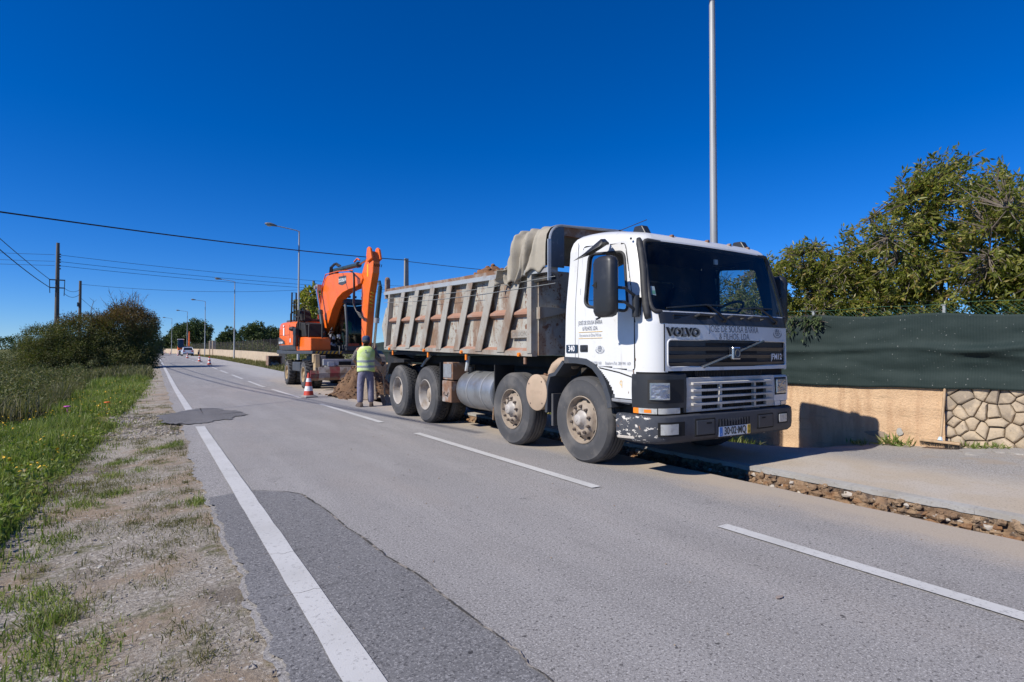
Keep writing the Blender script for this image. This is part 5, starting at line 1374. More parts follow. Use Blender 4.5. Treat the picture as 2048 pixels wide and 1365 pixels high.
# deck and counterweight
m = MB(); eprism(m, [(-2.25,1.30),(1.55,1.30),(1.55,1.42),(-2.25,1.46)], -1.2, 1.2); m.build('deck', M['grey_dark'], EX, bevel=.02)
m = MB()
for k in range(7): m.add([E(1.555,-1.1+k*.16,1.31),E(1.555,-1.02+k*.16,1.31),E(1.555,-.96+k*.16,1.41),E(1.555,-1.04+k*.16,1.41)],[(0,1,2,3)])
m.build('warning_stripes', M['warn_yellow'], EX, kind='stuff')
def plan(z, s=0.0):
    pts = [(.02,-1.26+s),(-.6,-1.26+s),(-1.5,-1.25+s),(-2.0,-1.18+s),(-2.28+s,-.9),(-2.42+s,-.4),(-2.45+s,0),(-2.42+s,.4),(-2.28+s,.9),(-2.0,1.18-s),(-1.5,1.25-s),(.02,1.26-s)]
    return [E(u, v, z) for u, v in pts]
m = MB(); m.loft([plan(1.46,.03),plan(1.52),plan(1.66,.0)]); m.build('skirt', M['grey_dark'], EX, smooth=40)
m = MB(); m.loft([plan(1.665,.0),plan(2.30,.0),plan(2.48,.02),plan(2.58,.07),plan(2.62,.14)]); m.build('engine_cover', M['orange'], EX, smooth=35)
m = MB()
for u in (-.62,): m.tube([E(u,-1.262,z) for z in (1.68,2.2,2.5)], .008, 4)
m.tube([E(-2.0,-1.19,2.08),E(-1.4,-1.262,2.08),E(-.6,-1.268,2.08)], .008, 4); m.build('panel_gaps', M['red_dark'], EX, kind='stuff')
m = MB(); m.add([E(-1.12,-1.275,1.70),E(-1.95,-1.23,1.70),E(-1.98,-1.22,2.02),E(-1.75,-1.245,1.98),E(-1.2,-1.272,1.84)], [(0,1,2,3,4)]); decal = m.build('side_decal', M['grey_dark'], EX)
v2, f2 = text_geo('DX190W', .13, 1.0, .004); q = MB(); q.add([E(-1.57+a, -1.278+.055*max(0,(-1.5-(-1.57+a)))*.8-.004, 1.765+b) for a, b in v2], f2); q.build('lettering', M['letter_white'], decal)
m = MB()
for (u, z, du, dz) in ((-1.25,2.22,.13,.32),(-1.27,2.46,.10,.08),(-.52,1.85,.09,.16)): m.add([E(u-du/2,-1.272,z-dz/2),E(u+du/2,-1.272,z-dz/2),E(u+du/2,-1.272,z+dz/2),E(u-du/2,-1.272,z+dz/2)], [(0,3,2,1)])
m.build('labels', M['letter_white'], EX, kind='stuff')
m = MB(); ebox(m, -2.0,-.2,-.9,.9,2.60,2.74); m.build('engine_hood', M['grey_dark'], EX, bevel=.04)
m = MB(); m.lathe([(.16,2.72),(.17,2.86),(.12,2.9),(0,2.9)], Vector(E(-.75,.1,0)), 'z', 14); m.tube([E(-1.5,-.5,2.7),E(-1.5,-.5,2.95)], .06, 8); m.build('exhaust', M['dull_black'], EX, smooth=40)
# front-right platform, with steps, rails and mirror
m = MB(); eprism(m, [(.03,1.43),(1.45,1.43),(1.45,1.92),(.9,1.96),(.03,1.96)], -1.22, -.42); m.build('tank_cover', M['orange'], EX, bevel=.03)
m = MB(); eprism(m, [(.03,1.98),(.9,1.98),(.75,2.50),(.03,2.58)], -1.18, -.40); m.build('tool_box', M['dull_black'], EX, bevel=.03)
for pts in ([(.25,-1.26,1.6),(.25,-1.26,2.35),(.35,-1.26,2.75),(-.1,-1.26,2.8)], [(-.1,-1.2,2.6),(-.1,-1.2,3.75),(-.55,-1.2,3.8),(-.6,-1.2,2.62)], [(-.32,-1.2,2.62),(-.32,-1.2,3.45)], [(.05,-.9,2.6),(.05,-.9,3.1),(-.3,-.9,3.15),(-.35,-.9,2.6)], [(1.1,-1.15,1.45),(1.1,-1.15,2.35),(1.0,-1.1,2.45),(.7,-1.1,2.45)], [(1.4,-.75,1.45),(1.4,-.75,2.4),(1.25,-.7,2.5)], [(-.8,-1.15,2.6),(-.8,-1.15,2.95),(-.55,-1.15,3.0)]):
    m = MB(); m.tube([E(*p) for p in pts], .032, 7); m.build('handrail', M['dull_black'], EX, smooth=60)
m = MB(); eprism(m, [(.12,2.05),(.42,2.0),(.42,2.32),(.15,2.35)], -1.42, -1.26); m.build('mirror', M['black_plastic'], EX, bevel=.03)
m = MB(); m.blob(E(-.05,-1.34,2.30), (.16,.14,.10), 10, 0, 0); eprism(m, [(.1,1.6),(.35,1.6),(.4,2.05),(.12,2.1)], -1.40, -1.30); m.build('mirror', M['black_plastic'], EX, bevel=.02)
m = MB(); eprism(m, [(-.5,2.62),(.1,2.62),(-.1,3.05),(-.4,3.1)], -1.05, -.6); m.build('air_cleaner', M['dull_black'], EX, bevel=.04)
# hydraulics in the well beside the boom foot
m = MB(); rng = random.Random(8)
for i in range(26):
    a = Vector((rng.uniform(.4,1.5), rng.uniform(-.55,.1), rng.uniform(1.5,2.2))); b = a + Vector((rng.uniform(-.3,.3), rng.uniform(-.25,.25), rng.uniform(-.4,.3))); c = (a+b)/2 + Vector((.1,0,.15))
    m.tube([E(*a),E(*c),E(*b)], .022, 6)
m.build('hoses', M['hose'], EX, smooth=60, kind='stuff')
m = MB()
for i in range(18):
    p = E(rng.uniform(.9,1.5), rng.uniform(-.5,.05), rng.uniform(1.5,2.05)); s = rng.uniform(.03,.08); m.obox(p, (s,s,s*1.4), Matrix.Rotation(i,3,'Z'))
m.build('valve_block', M['steel_worn'], EX, kind='stuff')
m = MB(); ebox(m, -.1,1.3,-.38,.12,1.43,1.75); m.build('boom_mount', M['dull_black'], EX)
# cab
c0, c1, v0, v1 = .35, 1.62, .13, 1.10
cab = MB()
for (u, v) in ((c0,v0),(c0,v1),(c1,v0),(c1,v1)):
    uu = u if u == c0 else u+.06
    cab.tube([E(uu,v,1.43),E(u if u == c0 else u+.09,v,2.2),E(u if u == c0 else u-.10,v,3.35)], .055, 8)
eprism(cab, [(c0-.06,3.33),(c1-.06,3.33),(c1-.16,3.50),(c0,3.53)], v0-.04, v1+.04)
ebox(cab, c0-.04, c1+.06, v0-.03, v1+.03, 1.43, 1.66)
cab = cab.build('cab_frame', M['grey_dark'], EX, smooth=40, bevel=.015)
m = MB(); m.grid(lambda v, z: E(c1+.10-.20*sstep(2.2,3.35,z)-.03*sstep(2.2,1.6,z), v, z), [v0+.04,v1-.04], frange(1.66,3.33,.2)); m.build('front_glass', M['cab_glass'], cab, smooth=180)
m = MB(); m.add([E(c0,v0,1.7),E(c1,v0,1.7),E(c1-.05,v0,3.3),E(c0,v0,3.3)], [(0,1,2,3)]); m.build('side_glass', M['cab_glass'], cab)
m = MB(); m.add([E(c0-.01,v0,1.5),E(c0-.01,v1,1.5),E(c0-.01,v1,3.3),E(c0-.01,v0,3.3)], [(0,1,2,3)]); m.add([E(c0,v1+.02,1.5),E(c1,v1+.02,1.5),E(c1-.1,v1+.02,3.3),E(c0,v1+.02,3.3)], [(0,1,2,3)]); m.build('back_panel', M['dull_black'], cab)
m = MB(); ebox(m, .45,.95,.38,.86,1.7,2.02); eprism(m, [(.42,2.0),(.58,2.0),(.52,2.75),(.42,2.75)], .40, .84); m.build('seat', M['interior'], cab, bevel=.03)
for v in (.30,.55,.9):
    m = MB(); ebox(m, c1-.18, c1-.08, v-.06, v+.06, 3.53, 3.62); m.build('work_lamp', M['black_plastic'], cab, bevel=.01)
m = MB(); m.add([E(c1+.105,v0+.02,1.62),E(c1+.105,v0+.5,1.62),E(c1+.105,v0+.5,1.72),E(c1+.105,v0+.02,1.72)],[(0,1,2,3)]); m.build('decal', M['red_dark'], cab)
# boom, stick, rams, bucket
boom = [(-.30,2.05),(-.40,2.30),(-.14,3.25),(.14,4.08),(.30,4.36),(.55,4.48),(.95,4.50),(2.2,4.42),(3.05,4.33),(3.5,4.22),(3.62,4.05),(3.5,3.88),(3.1,3.80),(2.45,3.74),(1.95,3.66),(1.5,3.48),(1.05,3.08),(.62,2.45),(.25,1.85),(.0,1.78)]
m = MB(); eprism(m, boom, -.20, .20); bo = m.build('boom', M['orange'], EX, bevel=.025)
m = MB(); q_ = [(1.62,4.02),(2.32,4.00),(2.30,4.30),(1.64,4.32)]; m.add([E(u,-.204,z) for u, z in q_], [(0,3,2,1)]); m.add([E(u,-.204,z) for u, z in [(1.64,4.02),(1.95,3.95),(2.30,4.0)]], [(0,2,1)]); bb = m.build('maker_badge', M['grey_dark'], bo)
v2, f2 = text_geo('DOOSAN', .19, .80, .004); q = MB(); q.add([E(1.97+a*1.0, -.208, 4.15+b) for a, b in v2], f2); q.build('lettering', M['letter_white'], bb)
m = MB(); m.tube([E(.0,-.5,4.02),E(.0,.5,4.02)], .08, 10); ebox(m, -.1,.12,-.42,-.24,3.9,4.14); m.build('boom_pin', M['steel_worn'], bo, smooth=40)
for s in (-.42,.42):
    m = MB(); m.tube([E(.95,s,1.62),E(.42,s,3.02)], .085, 12); m.tube([E(.45,s,2.92),E(.41,s,3.06)], .105, 12); ram = m.build('lift_ram', M['hyd_green'], EX, smooth=40)
    m = MB(); m.tube([E(.42,s,3.02),E(.02,s,4.02)], .045, 10); m.build('ram_rod', M['rod'], ram, smooth=60)
m = MB(); m.tube([E(.85,0,4.66),E(2.9,0,4.66)], .09, 12); m.tube([E(2.82,0,4.66),E(2.95,0,4.66)], .115, 12); eprism(m, [(.7,4.48),(1.05,4.48),(.95,4.72),(.80,4.72)], -.08, .08)
sr = m.build('stick_ram', M['hyd_green'], EX, smooth=40)
m = MB(); m.tube([E(2.9,0,4.66),E(4.05,0,4.86)], .05, 10); m.build('ram_rod', M['rod'], sr, smooth=60)
stick = [(3.45,4.28),(3.62,4.55),(3.92,4.95),(4.05,5.02),(4.20,4.98),(4.32,4.6),(4.28,4.2),(4.0,3.4),(3.78,1.9),(3.70,1.45),(3.5,1.45),(3.44,1.9),(3.42,3.4),(3.42,3.95)]
m = MB(); eprism(m, stick, -.14, .14); sk = m.build('stick', M['orange'], EX, bevel=.03)
for v in (-.17,.17):
    m = MB(); eprism(m, [(3.92,4.85),(3.98,5.12),(4.10,5.16),(4.22,5.08),(4.34,4.7),(4.0,4.6)], v-.05, v+.05); m.build('pin_lug', M['orange'], sk, bevel=.03)
m = MB()
for k in range(5): m.add([E(4.33,-.13+k*.07,4.42),E(4.33,-.10+k*.07,4.42),E(4.34,-.075+k*.07,4.52),E(4.34,-.10+k*.07,4.52)],[(0,1,2,3)])
m.build('warning_band', M['hole'], sk, kind='stuff')
m = MB(); m.add([E(3.86,-.144,4.10),E(3.96,-.144,4.10),E(3.96,-.144,4.55),E(3.86,-.144,4.55)],[(0,3,2,1)]); m.build('warning_label', M['warn_yellow'], sk)
m = MB(); m.tube([E(4.50,.05,3.7),E(4.25,.05,2.55)], .075, 10); m.tube([E(4.50,.05,3.7),E(4.42,.05,3.9)], .06, 8); br = m.build('bucket_ram', M['hyd_green'], EX, smooth=40)
m = MB(); m.tube([E(4.25,.05,2.55),E(4.02,.05,1.35)], .045, 10); m.build('ram_rod', M['rod'], br, smooth=60)
m = MB(); m.tube([E(4.26,.05,2.6),E(4.22,.05,2.42)], .10, 10); m.build('ram_collar', M['galv'], br, smooth=50)
m = MB()
for k in range(8):
    z = 3.5-k*.12; m.obox(E(4.07-.033*k,-.03,z), (.10,.03,.05), Matrix.Rotation(.5,3,'Y'))
m.build('chevron_band', M['warn_yellow'], sk, kind='stuff')
for k in range(5):
    m = MB(); o = -.26-.035*k
    m.tube([E(2.9+.03*k,o,4.38),E(3.2+.05*k,o-.05,4.25),E(3.30+.05*k,o-.08,3.7),E(3.25+.04*k,o-.06,3.0+.04*k),E(3.6,o-.02,2.65+.05*k),E(3.85,o+.03,2.55+.05*k)], .022, 6); m.build('hose', M['hose'], bo, smooth=60)
for k in range(3):
    m = MB(); m.tube([E(.55+.1*k,-.1,4.46),E(.62+.1*k,-.1,4.80),E(.95+.1*k,-.08,4.92),E(1.25+.1*k,-.04,4.78)], .03, 6); m.build('hose', M['hose'], bo, smooth=60)
m = MB(); m.tube([E(2.55,0,4.80),E(2.7,.05,4.92),E(2.9,.05,4.84)], .035, 6); m.tube([E(-.35,-.24,2.3),E(-.1,-.25,3.2),E(.2,-.25,4.1),E(.5,-.24,4.52),E(1.6,-.23,4.53),E(2.9,-.22,4.43)], .022, 6); m.build('hard_line', M['orange'], bo, smooth=60)
curve = [(3.55,1.42),(3.95,1.40),(4.22,1.20),(4.32,.88),(4.24,.52),(4.0,.26),(3.65,.18),(3.35,.26)]
m = MB(); m.loft([[E(u,v,z) for v in (-.40,.40)] for u, z in curve], False, False); bk = m.build('bucket', M['dirty_metal'], EX, solid=.05)
for v in (-.40,.40):
    q = MB(); eprism(q, curve+[(3.42,.55),(3.60,1.0)], v-.025, v+.025); q.build('cheek_plate', M['dirty_metal'], bk)
for k in range(5):
    q = MB(); v = -.34+k*.17; eprism(q, [(3.40,.20),(3.40,.30),(3.16,.27)], v-.04, v+.04); q.build('tooth', M['steel_worn'], bk)
for v in (-.14,.14):
    q = MB(); eprism(q, [(3.5,1.40),(4.1,1.36),(4.05,1.62),(3.62,1.66)], v-.03, v+.03); q.build('ear_plate', M['dirty_metal'], bk)
# the operator behind the glass
def skin_mesh(name, nodes, edges, mat, parent, sub=2, loc=(0,0,0), root=0, world=None):
    me = bpy.data.meshes.new(name); o_ = org(parent) if parent is not None else Vector(loc)
    P = [Vector(n[0]) for n in nodes]
    if world: P = [Vector(world(*p)) - o_ for p in P]
    me.from_pydata(P, edges, []); me.materials.append(mat)
    ob = bpy.data.objects.new(name, me); COL.objects.link(ob)
    if parent is not None: ob.parent = parent
    else: ob.location = loc
    ob.modifiers.new('skin', 'SKIN').use_smooth_shade = True
    sl = me.skin_vertices[0].data
    for i, n in enumerate(nodes):
        r = n[1]; sl[i].radius = r if isinstance(r, tuple) else (r, r); sl[i].use_root = (i == root)
    s = ob.modifiers.new('sub', 'SUBSURF'); s.levels = sub; s.render_levels = sub
    return ob
def OP(x, y, z): return E(.62 + y, .62 + x, z)
op_nodes = [((0,.0,2.05),.15),((0,0,2.35),.15),((0,.02,2.58),.13),((0,.02,2.70),.06),((0,.04,2.80),.09),((0,.05,2.92),.10),((.2,.02,2.56),.075),((.27,.18,2.30),.055),((.2,.45,2.22),.045),((-.2,.02,2.56),.075),((-.27,.18,2.30),.055),((-.2,.45,2.22),.045),((.1,.05,2.0),.1),((.14,.5,1.98),.085),((.14,.55,1.60),.06),((-.1,.05,2.0),.1),((-.14,.5,1.98),.085),((-.14,.55,1.60),.06)]
op = skin_mesh('person', op_nodes, [(0,1),(1,2),(2,3),(3,4),(4,5),(2,6),(6,7),(7,8),(2,9),(9,10),(10,11),(0,12),(12,13),(13,14),(0,15),(15,16),(16,17)], M['skin'], None, loc=E(.62,.62,1.9), world=lambda *p: Vector(OP(*p)))
tag(op, 'operator in a green vest seated inside the excavator cab', 'person')
m = MB(); rings = []
for z, rx_, ry_ in ((2.0,.19,.16),(2.2,.20,.17),(2.45,.22,.17),(2.58,.23,.15),(2.66,.12,.09)):
    rings.append([OP(rx_*math.cos(a), ry_*math.sin(a)+.01, z) for a in [k*math.pi/8 for k in range(16)]])
m.loft(rings); m.build('vest', pbr('vest_green', (.22,.62,.10), .8), op, smooth=60)
m = MB(); m.blob(OP(0,.04,2.97), (.11,.12,.09), 12, 0, 0); m.build('cap', M['cap_blue'], op, smooth=180)

# ------------------------------------------------------------------ spoil heap and rubble by the bucket
def heap(x, y):
    r = math.hypot((x-5.8)/1.05, (y-18.0)/1.05)
    z = .95*max(0, 1-r)**.8 if r < 1 else 0
    z += .35*max(0, 1-math.hypot((x-5.15)/.75, (y-17.4)/1.0))
    return (x, y, -.01 + z*(1+.45*fbm(x, y, 0, 1.6, 5)) + (.05*fbm(x, y, 5, 4) if z > .03 else 0))
m = MB(); m.grid(heap, frange(4.6,7.0,.05), frange(16.2,19.4,.05))
rng = random.Random(2)
for i in range(220):
    x, y = rng.gauss(5.5,.55), rng.gauss(17.4,.7); p = heap(min(max(x,4.6),7), min(max(y,16.2),19.4)); s = rng.uniform(.012,.055); m.blob((p[0],p[1],p[2]+.005), (s,s*1.2,s*.7), 6, i, .8)
tag(m.build('soil_heap', M['heap_soil'], smooth=180), 'loose brown spoil heap beside the trench below the excavator stick', 'soil')
m = MB(); m.loft([[(5.02,15.9,0),(5.42,15.75,0),(5.55,16.4,0),(5.1,16.5,0)],[(5.0,15.95,.34),(5.4,15.8,.32),(5.52,16.36,.36),(5.08,16.46,.34)],[(5.06,16.0,.62),(5.38,15.88,.66),(5.48,16.3,.70),(5.12,16.4,.58)]]); tag(m.build('concrete_block', M['plaster_far'], bevel=.03), 'broken pale concrete block leaning in the spoil beside the worker', 'block')
# ------------------------------------------------------------------ worker
WK = (4.50, 13.95, 0)
wr = -.15
def WP(x, y, z): c, s = math.cos(wr), math.sin(wr); return Vector((WK[0]+x*c-y*s, WK[1]+x*s+y*c, WK[2]+z))
body_nodes = [((0,0,.93),(.16,.12)),((0,0,1.12),(.15,.11)),((0,.02,1.36),(.17,.11)),((0,.03,1.49),.06),((.01,.06,1.57),.075),((.015,.08,1.65),.09),
 ((-.19,.02,1.42),.065),((-.27,.08,1.17),.048),((-.16,.28,1.03),.036),((-.12,.34,1.0),.032),
 ((.19,.02,1.42),.065),((.33,.03,1.20),.048),((.40,.16,1.09),.036),((.43,.20,1.06),.034),
 ((-.10,0,.86),.10),((-.12,.03,.48),.068),((-.13,0,.12),.05),((-.14,.10,.05),.045),
 ((.10,0,.86),.10),((.12,.03,.48),.068),((.13,0,.12),.05),((.17,.10,.05),.045)]
body_edges = [(0,1),(1,2),(2,3),(3,4),(4,5),(2,6),(6,7),(7,8),(8,9),(2,10),(10,11),(11,12),(12,13),(0,14),(14,15),(15,16),(16,17),(0,18),(18,19),(19,20),(20,21)]
wk = skin_mesh('person', body_nodes, body_edges, M['skin'], None, loc=WK, world=WP)
tag(wk, 'road worker in yellow vest and blue cap leaning on a shovel beside the truck', 'person')
# fingers of the right hand closed round the shovel grip
hb_ = Vector((.44,.205,1.055))
for k, (dz, L) in enumerate(((.028,.062),(.010,.068),(-.008,.066),(-.026,.055))):
    b = hb_ + Vector((.005,.0,dz)); nodes = [((b.x-.01,b.y-.005,b.z),.009),((b.x+.025,b.y+.012,b.z),.009),((b.x+.045,b.y-.012,b.z-.004),.008),((b.x+.030,b.y-.030,b.z-.006),.007)]
    skin_mesh('finger', nodes, [(0,1),(1,2),(2,3)], M['skin'], wk, 1, world=WP)
skin_mesh('thumb', [((.425,.185,1.075),.010),((.44,.165,1.085),.010),((.465,.165,1.08),.008)], [(0,1),(1,2)], M['skin'], wk, 1, world=WP)
tr_nodes = [((0,0,.98),(.175,.13)),((0,0,.88),(.18,.135)),((-.10,0,.80),.112),((-.125,.03,.48),.092),((-.13,.0,.22),.085),((-.13,.01,.08),.082),((.10,0,.80),.112),((.125,.03,.48),.092),((.13,0,.22),.085),((.135,.01,.08),.082)]
skin_mesh('trousers', tr_nodes, [(0,1),(1,2),(2,3),(3,4),(4,5),(1,6),(6,7),(7,8),(8,9)], M['jeans'], wk, 2, world=WP)
for s in (-1, 1):
    nd = [((s*.15,.02,1.42),.085),((s*.22,.04,1.33),.082),((s*(.27 if s < 0 else .32),.08 if s < 0 else .03,1.20),.070)] + ([((-.21,.20,1.10),.055)] if s < 0 else [((.375,.12,1.12),.055)])
    skin_mesh('sleeve', nd, [(0,1),(1,2),(2,3)], M['shirt'], wk, 2, world=WP)
    m = MB(); rg = []
    for y, hx, z0, z1 in ((-.11,.045,.0,.07),(-.06,.052,.0,.12),(.03,.052,.0,.11),(.10,.05,.0,.075),(.17,.04,.0,.05),(.20,.02,.0,.03)):
        rg.append([WP(s*.14+s*y*.25+x_, y, z_) for x_, z_ in ((-hx,z0),(hx,z0),(hx*.8,z1),(-hx*.8,z1))])
    m.loft(rg); m.build('boot', M['boot'], wk, smooth=50, bevel=.012)
m = MB(); rings = []
vr = [(.88,.215,.152),(.95,.212,.150),(1.05,.205,.145),(1.16,.208,.145),(1.28,.222,.148),(1.38,.228,.140),(1.45,.18,.115),(1.50,.10,.08)]
def vest_ring(z, g=0.0, n=28):
    rx_ = interp(z, [a[0] for a in vr], [a[1] for a in vr])+g; ry_ = interp(z, [a[0] for a in vr], [a[2] for a in vr])+g
    out = []
    for k in range(n):
        a = 2*math.pi*k/n; f = 1+.03*math.sin(a*5+z*9)*sstep(1.35,.95,z)
        out.append(WP(rx_*f*math.cos(a), ry_*f*math.sin(a)+.012, z + (.012*math.sin(a*3) if z < .9 else 0)))
    return out
m.loft([vest_ring(z) for z in frange(.88,1.50,.04)], True, False); vest = m.build('vest', M['hi_vis'], wk, smooth=180, solid=.01)
for z in (1.0,1.13):
    m = MB(); m.loft([vest_ring(z-.025,.008), vest_ring(z,.009), vest_ring(z+.025,.008)], True, False); m.build('reflective_band', M['tape'], vest, smooth=180)
v2, f2 = text_geo('S', .10, 1.0, .003); q = MB(); q.add([WP(-.02+a, -.142, 1.37+b) for a, b in v2], f2); q.build('vest_print', pbr('print_grey', (.25,.33,.38), .7), vest)
m = MB(); m.loft([[WP(.015+.098*s_*math.cos(a), .075+.112*s_*math.sin(a), z) for a in [k*math.pi/9 for k in range(18)]] for z, s_ in ((1.655,1.0),(1.70,1.02),(1.735,.93),(1.762,.66),(1.772,.2))], True, True); cap_ = m.build('cap', M['cap_blue'], wk, smooth=60)
m = MB(); m.add([WP(.015+x_, y_, z_) for x_, y_, z_ in ((-.08,.15,1.665),(-.07,.23,1.652),(0,.26,1.648),(.07,.23,1.652),(.08,.15,1.665),(0,.17,1.67))], [(0,1,2,5),(5,2,3,4)]); m.build('cap_peak', M['cap_blue'], cap_, solid=.008)
m = MB(); m.loft([[WP(.012+.090*s_*math.cos(a), .06+.10*s_*math.sin(a), z) for a in [R(180+15*k) for k in range(13)]] for z, s_ in ((1.58,.85),(1.62,.98),(1.66,1.02))], False, False); m.build('hair', M['hair'], wk, smooth=180, solid=.012)
for s in (-1,1):
    m = MB(); m.blob(WP(.015+s*.092,.085,1.635), (.014,.022,.030), 8, 0, 0); m.build('ear', M['skin'], wk, smooth=180)
# face, turned away from the camera
m = MB(); m.blob(WP(.018,.178,1.635), (.014,.018,.022), 8, 0, 0); m.build('nose', M['skin'], wk, smooth=180)
m = MB(); m.blob(WP(.018,.158,1.59), (.024,.01,.007), 8, 0, 0); m.build('mouth', pbr('lips', (.22,.08,.06), .5), wk, smooth=180)
for s in (-1,1):
    m = MB(); m.blob(WP(.018+s*.032,.155,1.655), (.011,.01,.007), 8, 0, 0); m.build('eye', M['letter_white'], wk, smooth=180)
m = MB(); ebx = [WP(-.12,-.11,.78),WP(.03,-.135,.80),WP(.06,-.13,.90),WP(-.14,-.11,.90)]; 
# shovel
SV = Vector(WP(.455,.205,0))
sv = thing('shovel', (SV.x, SV.y, 0), 'long wooden-handled shovel with a square blade held by the worker', 'shovel')
a = SV + Vector((0,0,1.0)); b = SV + Vector((.05,-.02,.30))
m = MB(); m.tube([a, b], .017, 8); m.build('shaft', M['wood'], sv, smooth=60)
m = MB(); m.tube([a, a+Vector((-.045,0,.05)), a+Vector((-.055,0,.10))], .014, 6); m.tube([a, a+Vector((.045,0,.05)), a+Vector((.055,0,.10))], .014, 6); m.tube([a+Vector((-.06,0,.10)), a+Vector((.06,0,.10))], .016, 8); m.build('grip', M['black_plastic'], sv, smooth=60)
m = MB(); m.tube([b+Vector((0,0,.14)), b+Vector((.005,-.005,-.04))], .024, 8); m.build('socket', M['shovel_steel'], sv, smooth=60)
m = MB(); c = b
m.add([c+Vector((-.12,.02,-.02)), c+Vector((.10,.0,-.02)), c+Vector((.16,-.10,-.29)), c+Vector((-.08,-.08,-.295)), c+Vector((-.01,.05,-.03)), c+Vector((.03,-.05,-.29))], [(0,4,5,3),(4,1,2,5)]); m.build('blade', M['shovel_steel'], sv, solid=.008)
# ------------------------------------------------------------------ broom against the stone wall
bx_, by_ = wx(3.66)-.02, 3.66
gz = pav(bx_-.22, by_)+.012
br_ = thing('broom', (bx_-.22, by_, gz), 'wooden push broom leaning upright against the stone wall', 'broom')
m = MB(); m.tube([(bx_-.20,by_,gz+.09),(bx_-.012,by_+.005,wtop(by_)-.03)], .019, 8); m.build('handle', M['wood'], br_, smooth=60)
m = MB(); m.box(bx_-.25,bx_-.17,by_-.25,by_+.25,gz+.075,gz+.11); m.build('head', M['wood'], br_, bevel=.01)
m = MB(); rng = random.Random(1)
for i in range(420):
    y = by_-.245+rng.random()*.49; x = bx_-.245+rng.random()*.07; dy, dx = rng.uniform(-.025,.025), rng.uniform(-.03,.01)
    m.add([(x-.004,y-.004,gz+.078),(x+.004,y+.004,gz+.078),(x+dx,y+dy,gz+.004)], [(0,1,2)])
m.build('bristles', M['bristle'], br_, kind='stuff')
m = MB(); m.tube([(bx_-.21,by_,gz+.11),(bx_-.195,by_,gz+.16)], [.035,.02], 8); m.build('socket', pbr('socket_plastic', (.5,.6,.7), .4), br_)
# ------------------------------------------------------------------ cones
def make_cone():
    t = thing('traffic_cone', (0,0,0), 'red and white traffic cone standing nearest, on the lane dash beside the excavator', 'cone', 'traffic cones along the centre line')
    m = MB(); m.loft([[(-.20,-.20,0),(.20,-.20,0),(.20,.20,0),(-.20,.20,0)],[(-.20,-.20,.035),(.20,-.20,.035),(.20,.20,.035),(-.20,.20,.035)],[(-.145,-.145,.07),(.145,-.145,.07),(.145,.145,.07),(-.145,.145,.07)]]); m.build('base', M['cone_base'], t, bevel=.008)
    zc = [.07,.20,.34,.47,.58,.74]
    for i in range(5):
        r0, r1 = lerp(.145,.03,(zc[i]-.07)/.67), lerp(.145,.03,(zc[i+1]-.07)/.67); g = .002 if i % 2 else 0
        m = MB(); m.lathe([(r0+g,zc[i]),(r1+g,zc[i+1])] + ([(0,zc[i+1])] if i == 4 else []), (0,0,0), 'z', 24); m.build('red_band' if i % 2 == 0 else 'white_band', M['cone_red'] if i % 2 == 0 else M['cone_white'], t, smooth=50)
    return t
cone0 = make_cone()
cone_labels = ['red and white traffic cone standing nearest, on the lane dash beside the excavator', 'second nearest traffic cone, larger of the close pair beyond the excavator', 'third traffic cone, left of the larger one of the close pair', 'fourth traffic cone, just before the parked white car', 'fifth traffic cone in line, left of the parked white car', 'sixth small traffic cone, left of the far orange digger', 'last and smallest traffic cone, nearest the oncoming dark car']
for i, (x, y, rz) in enumerate([(3.98,17.75,.3),(3.93,52.5,.1),(3.95,64.5,.7),(3.92,87,.2),(3.8,117,.5),(3.2,143,.9),(2.6,170,.4)]):
    c = cone0 if i == 0 else copy_tree(cone0)
    c.location = (x, y, zt(y)+.002); c.rotation_euler.z = rz; c['label'] = cone_labels[i]
# ------------------------------------------------------------------ lamp posts
def make_lamp():
    t = thing('street_lamp', (0,0,0), 'x', 'street lamp', 'street lamps along the road')
    m = MB(); m.tube([(0,0,-.5),(0,0,3.4)], [.092,.078], 14); m.build('lower_pole', M['lamp_pole'], t, smooth=50, local=True)
    m = MB(); m.tube([(0,0,3.38),(0,0,9.3)], [.066,.045], 12); m.build('upper_pole', M['lamp_pole'], t, smooth=50, local=True)
    m = MB(); m.tube([(.0,0,9.28),(-.2,0,9.34),(-1.5,0,9.50)], .032, 8); m.build('arm', M['lamp_pole'], t, smooth=50, local=True)
    m = MB(); m.loft([[(x, w_*math.cos(a), z+h*math.sin(a)) for a in [k*math.pi/6 for k in range(12)]] for x, w_, h, z in ((-1.40,.05,.05,9.49),(-1.55,.10,.08,9.52),(-1.80,.15,.11,9.55),(-2.0,.14,.09,9.555),(-2.12,.06,.04,9.56))]); hd = m.build('lamp_head', M['lamp_head'], t, smooth=60, local=True)
    m = MB(); m.blob((-1.86,0,9.50), (.20,.12,.10), 12, 0, 0); m.build('lamp_lens', M['lamp_lens'], hd, smooth=180, local=True)
    return t
lamp0 = make_lamp()
ll = ['tall grey lamp post rising behind the truck cab, its head above the frame', 'street lamp with its arm over the road, just behind the orange excavator', 'street lamp next beyond the one behind the excavator, against the field wall', 'third street lamp beyond the excavator, against open sky over the far trees', 'fourth street lamp beyond the excavator, above the far orange digger', 'farthest and smallest street lamp, just right of the dark thicket']
for i, (x, y) in enumerate([(8.35,6.55),(8.15,39.4),(8.15,74.4),(7.45,109),(6.3,142),(4.25,176)]):
    c = lamp0 if i == 0 else copy_tree(lamp0)
    c.location = (x, y, zt(y) - (.3 if i == 0 else .05)); c['label'] = ll[i]
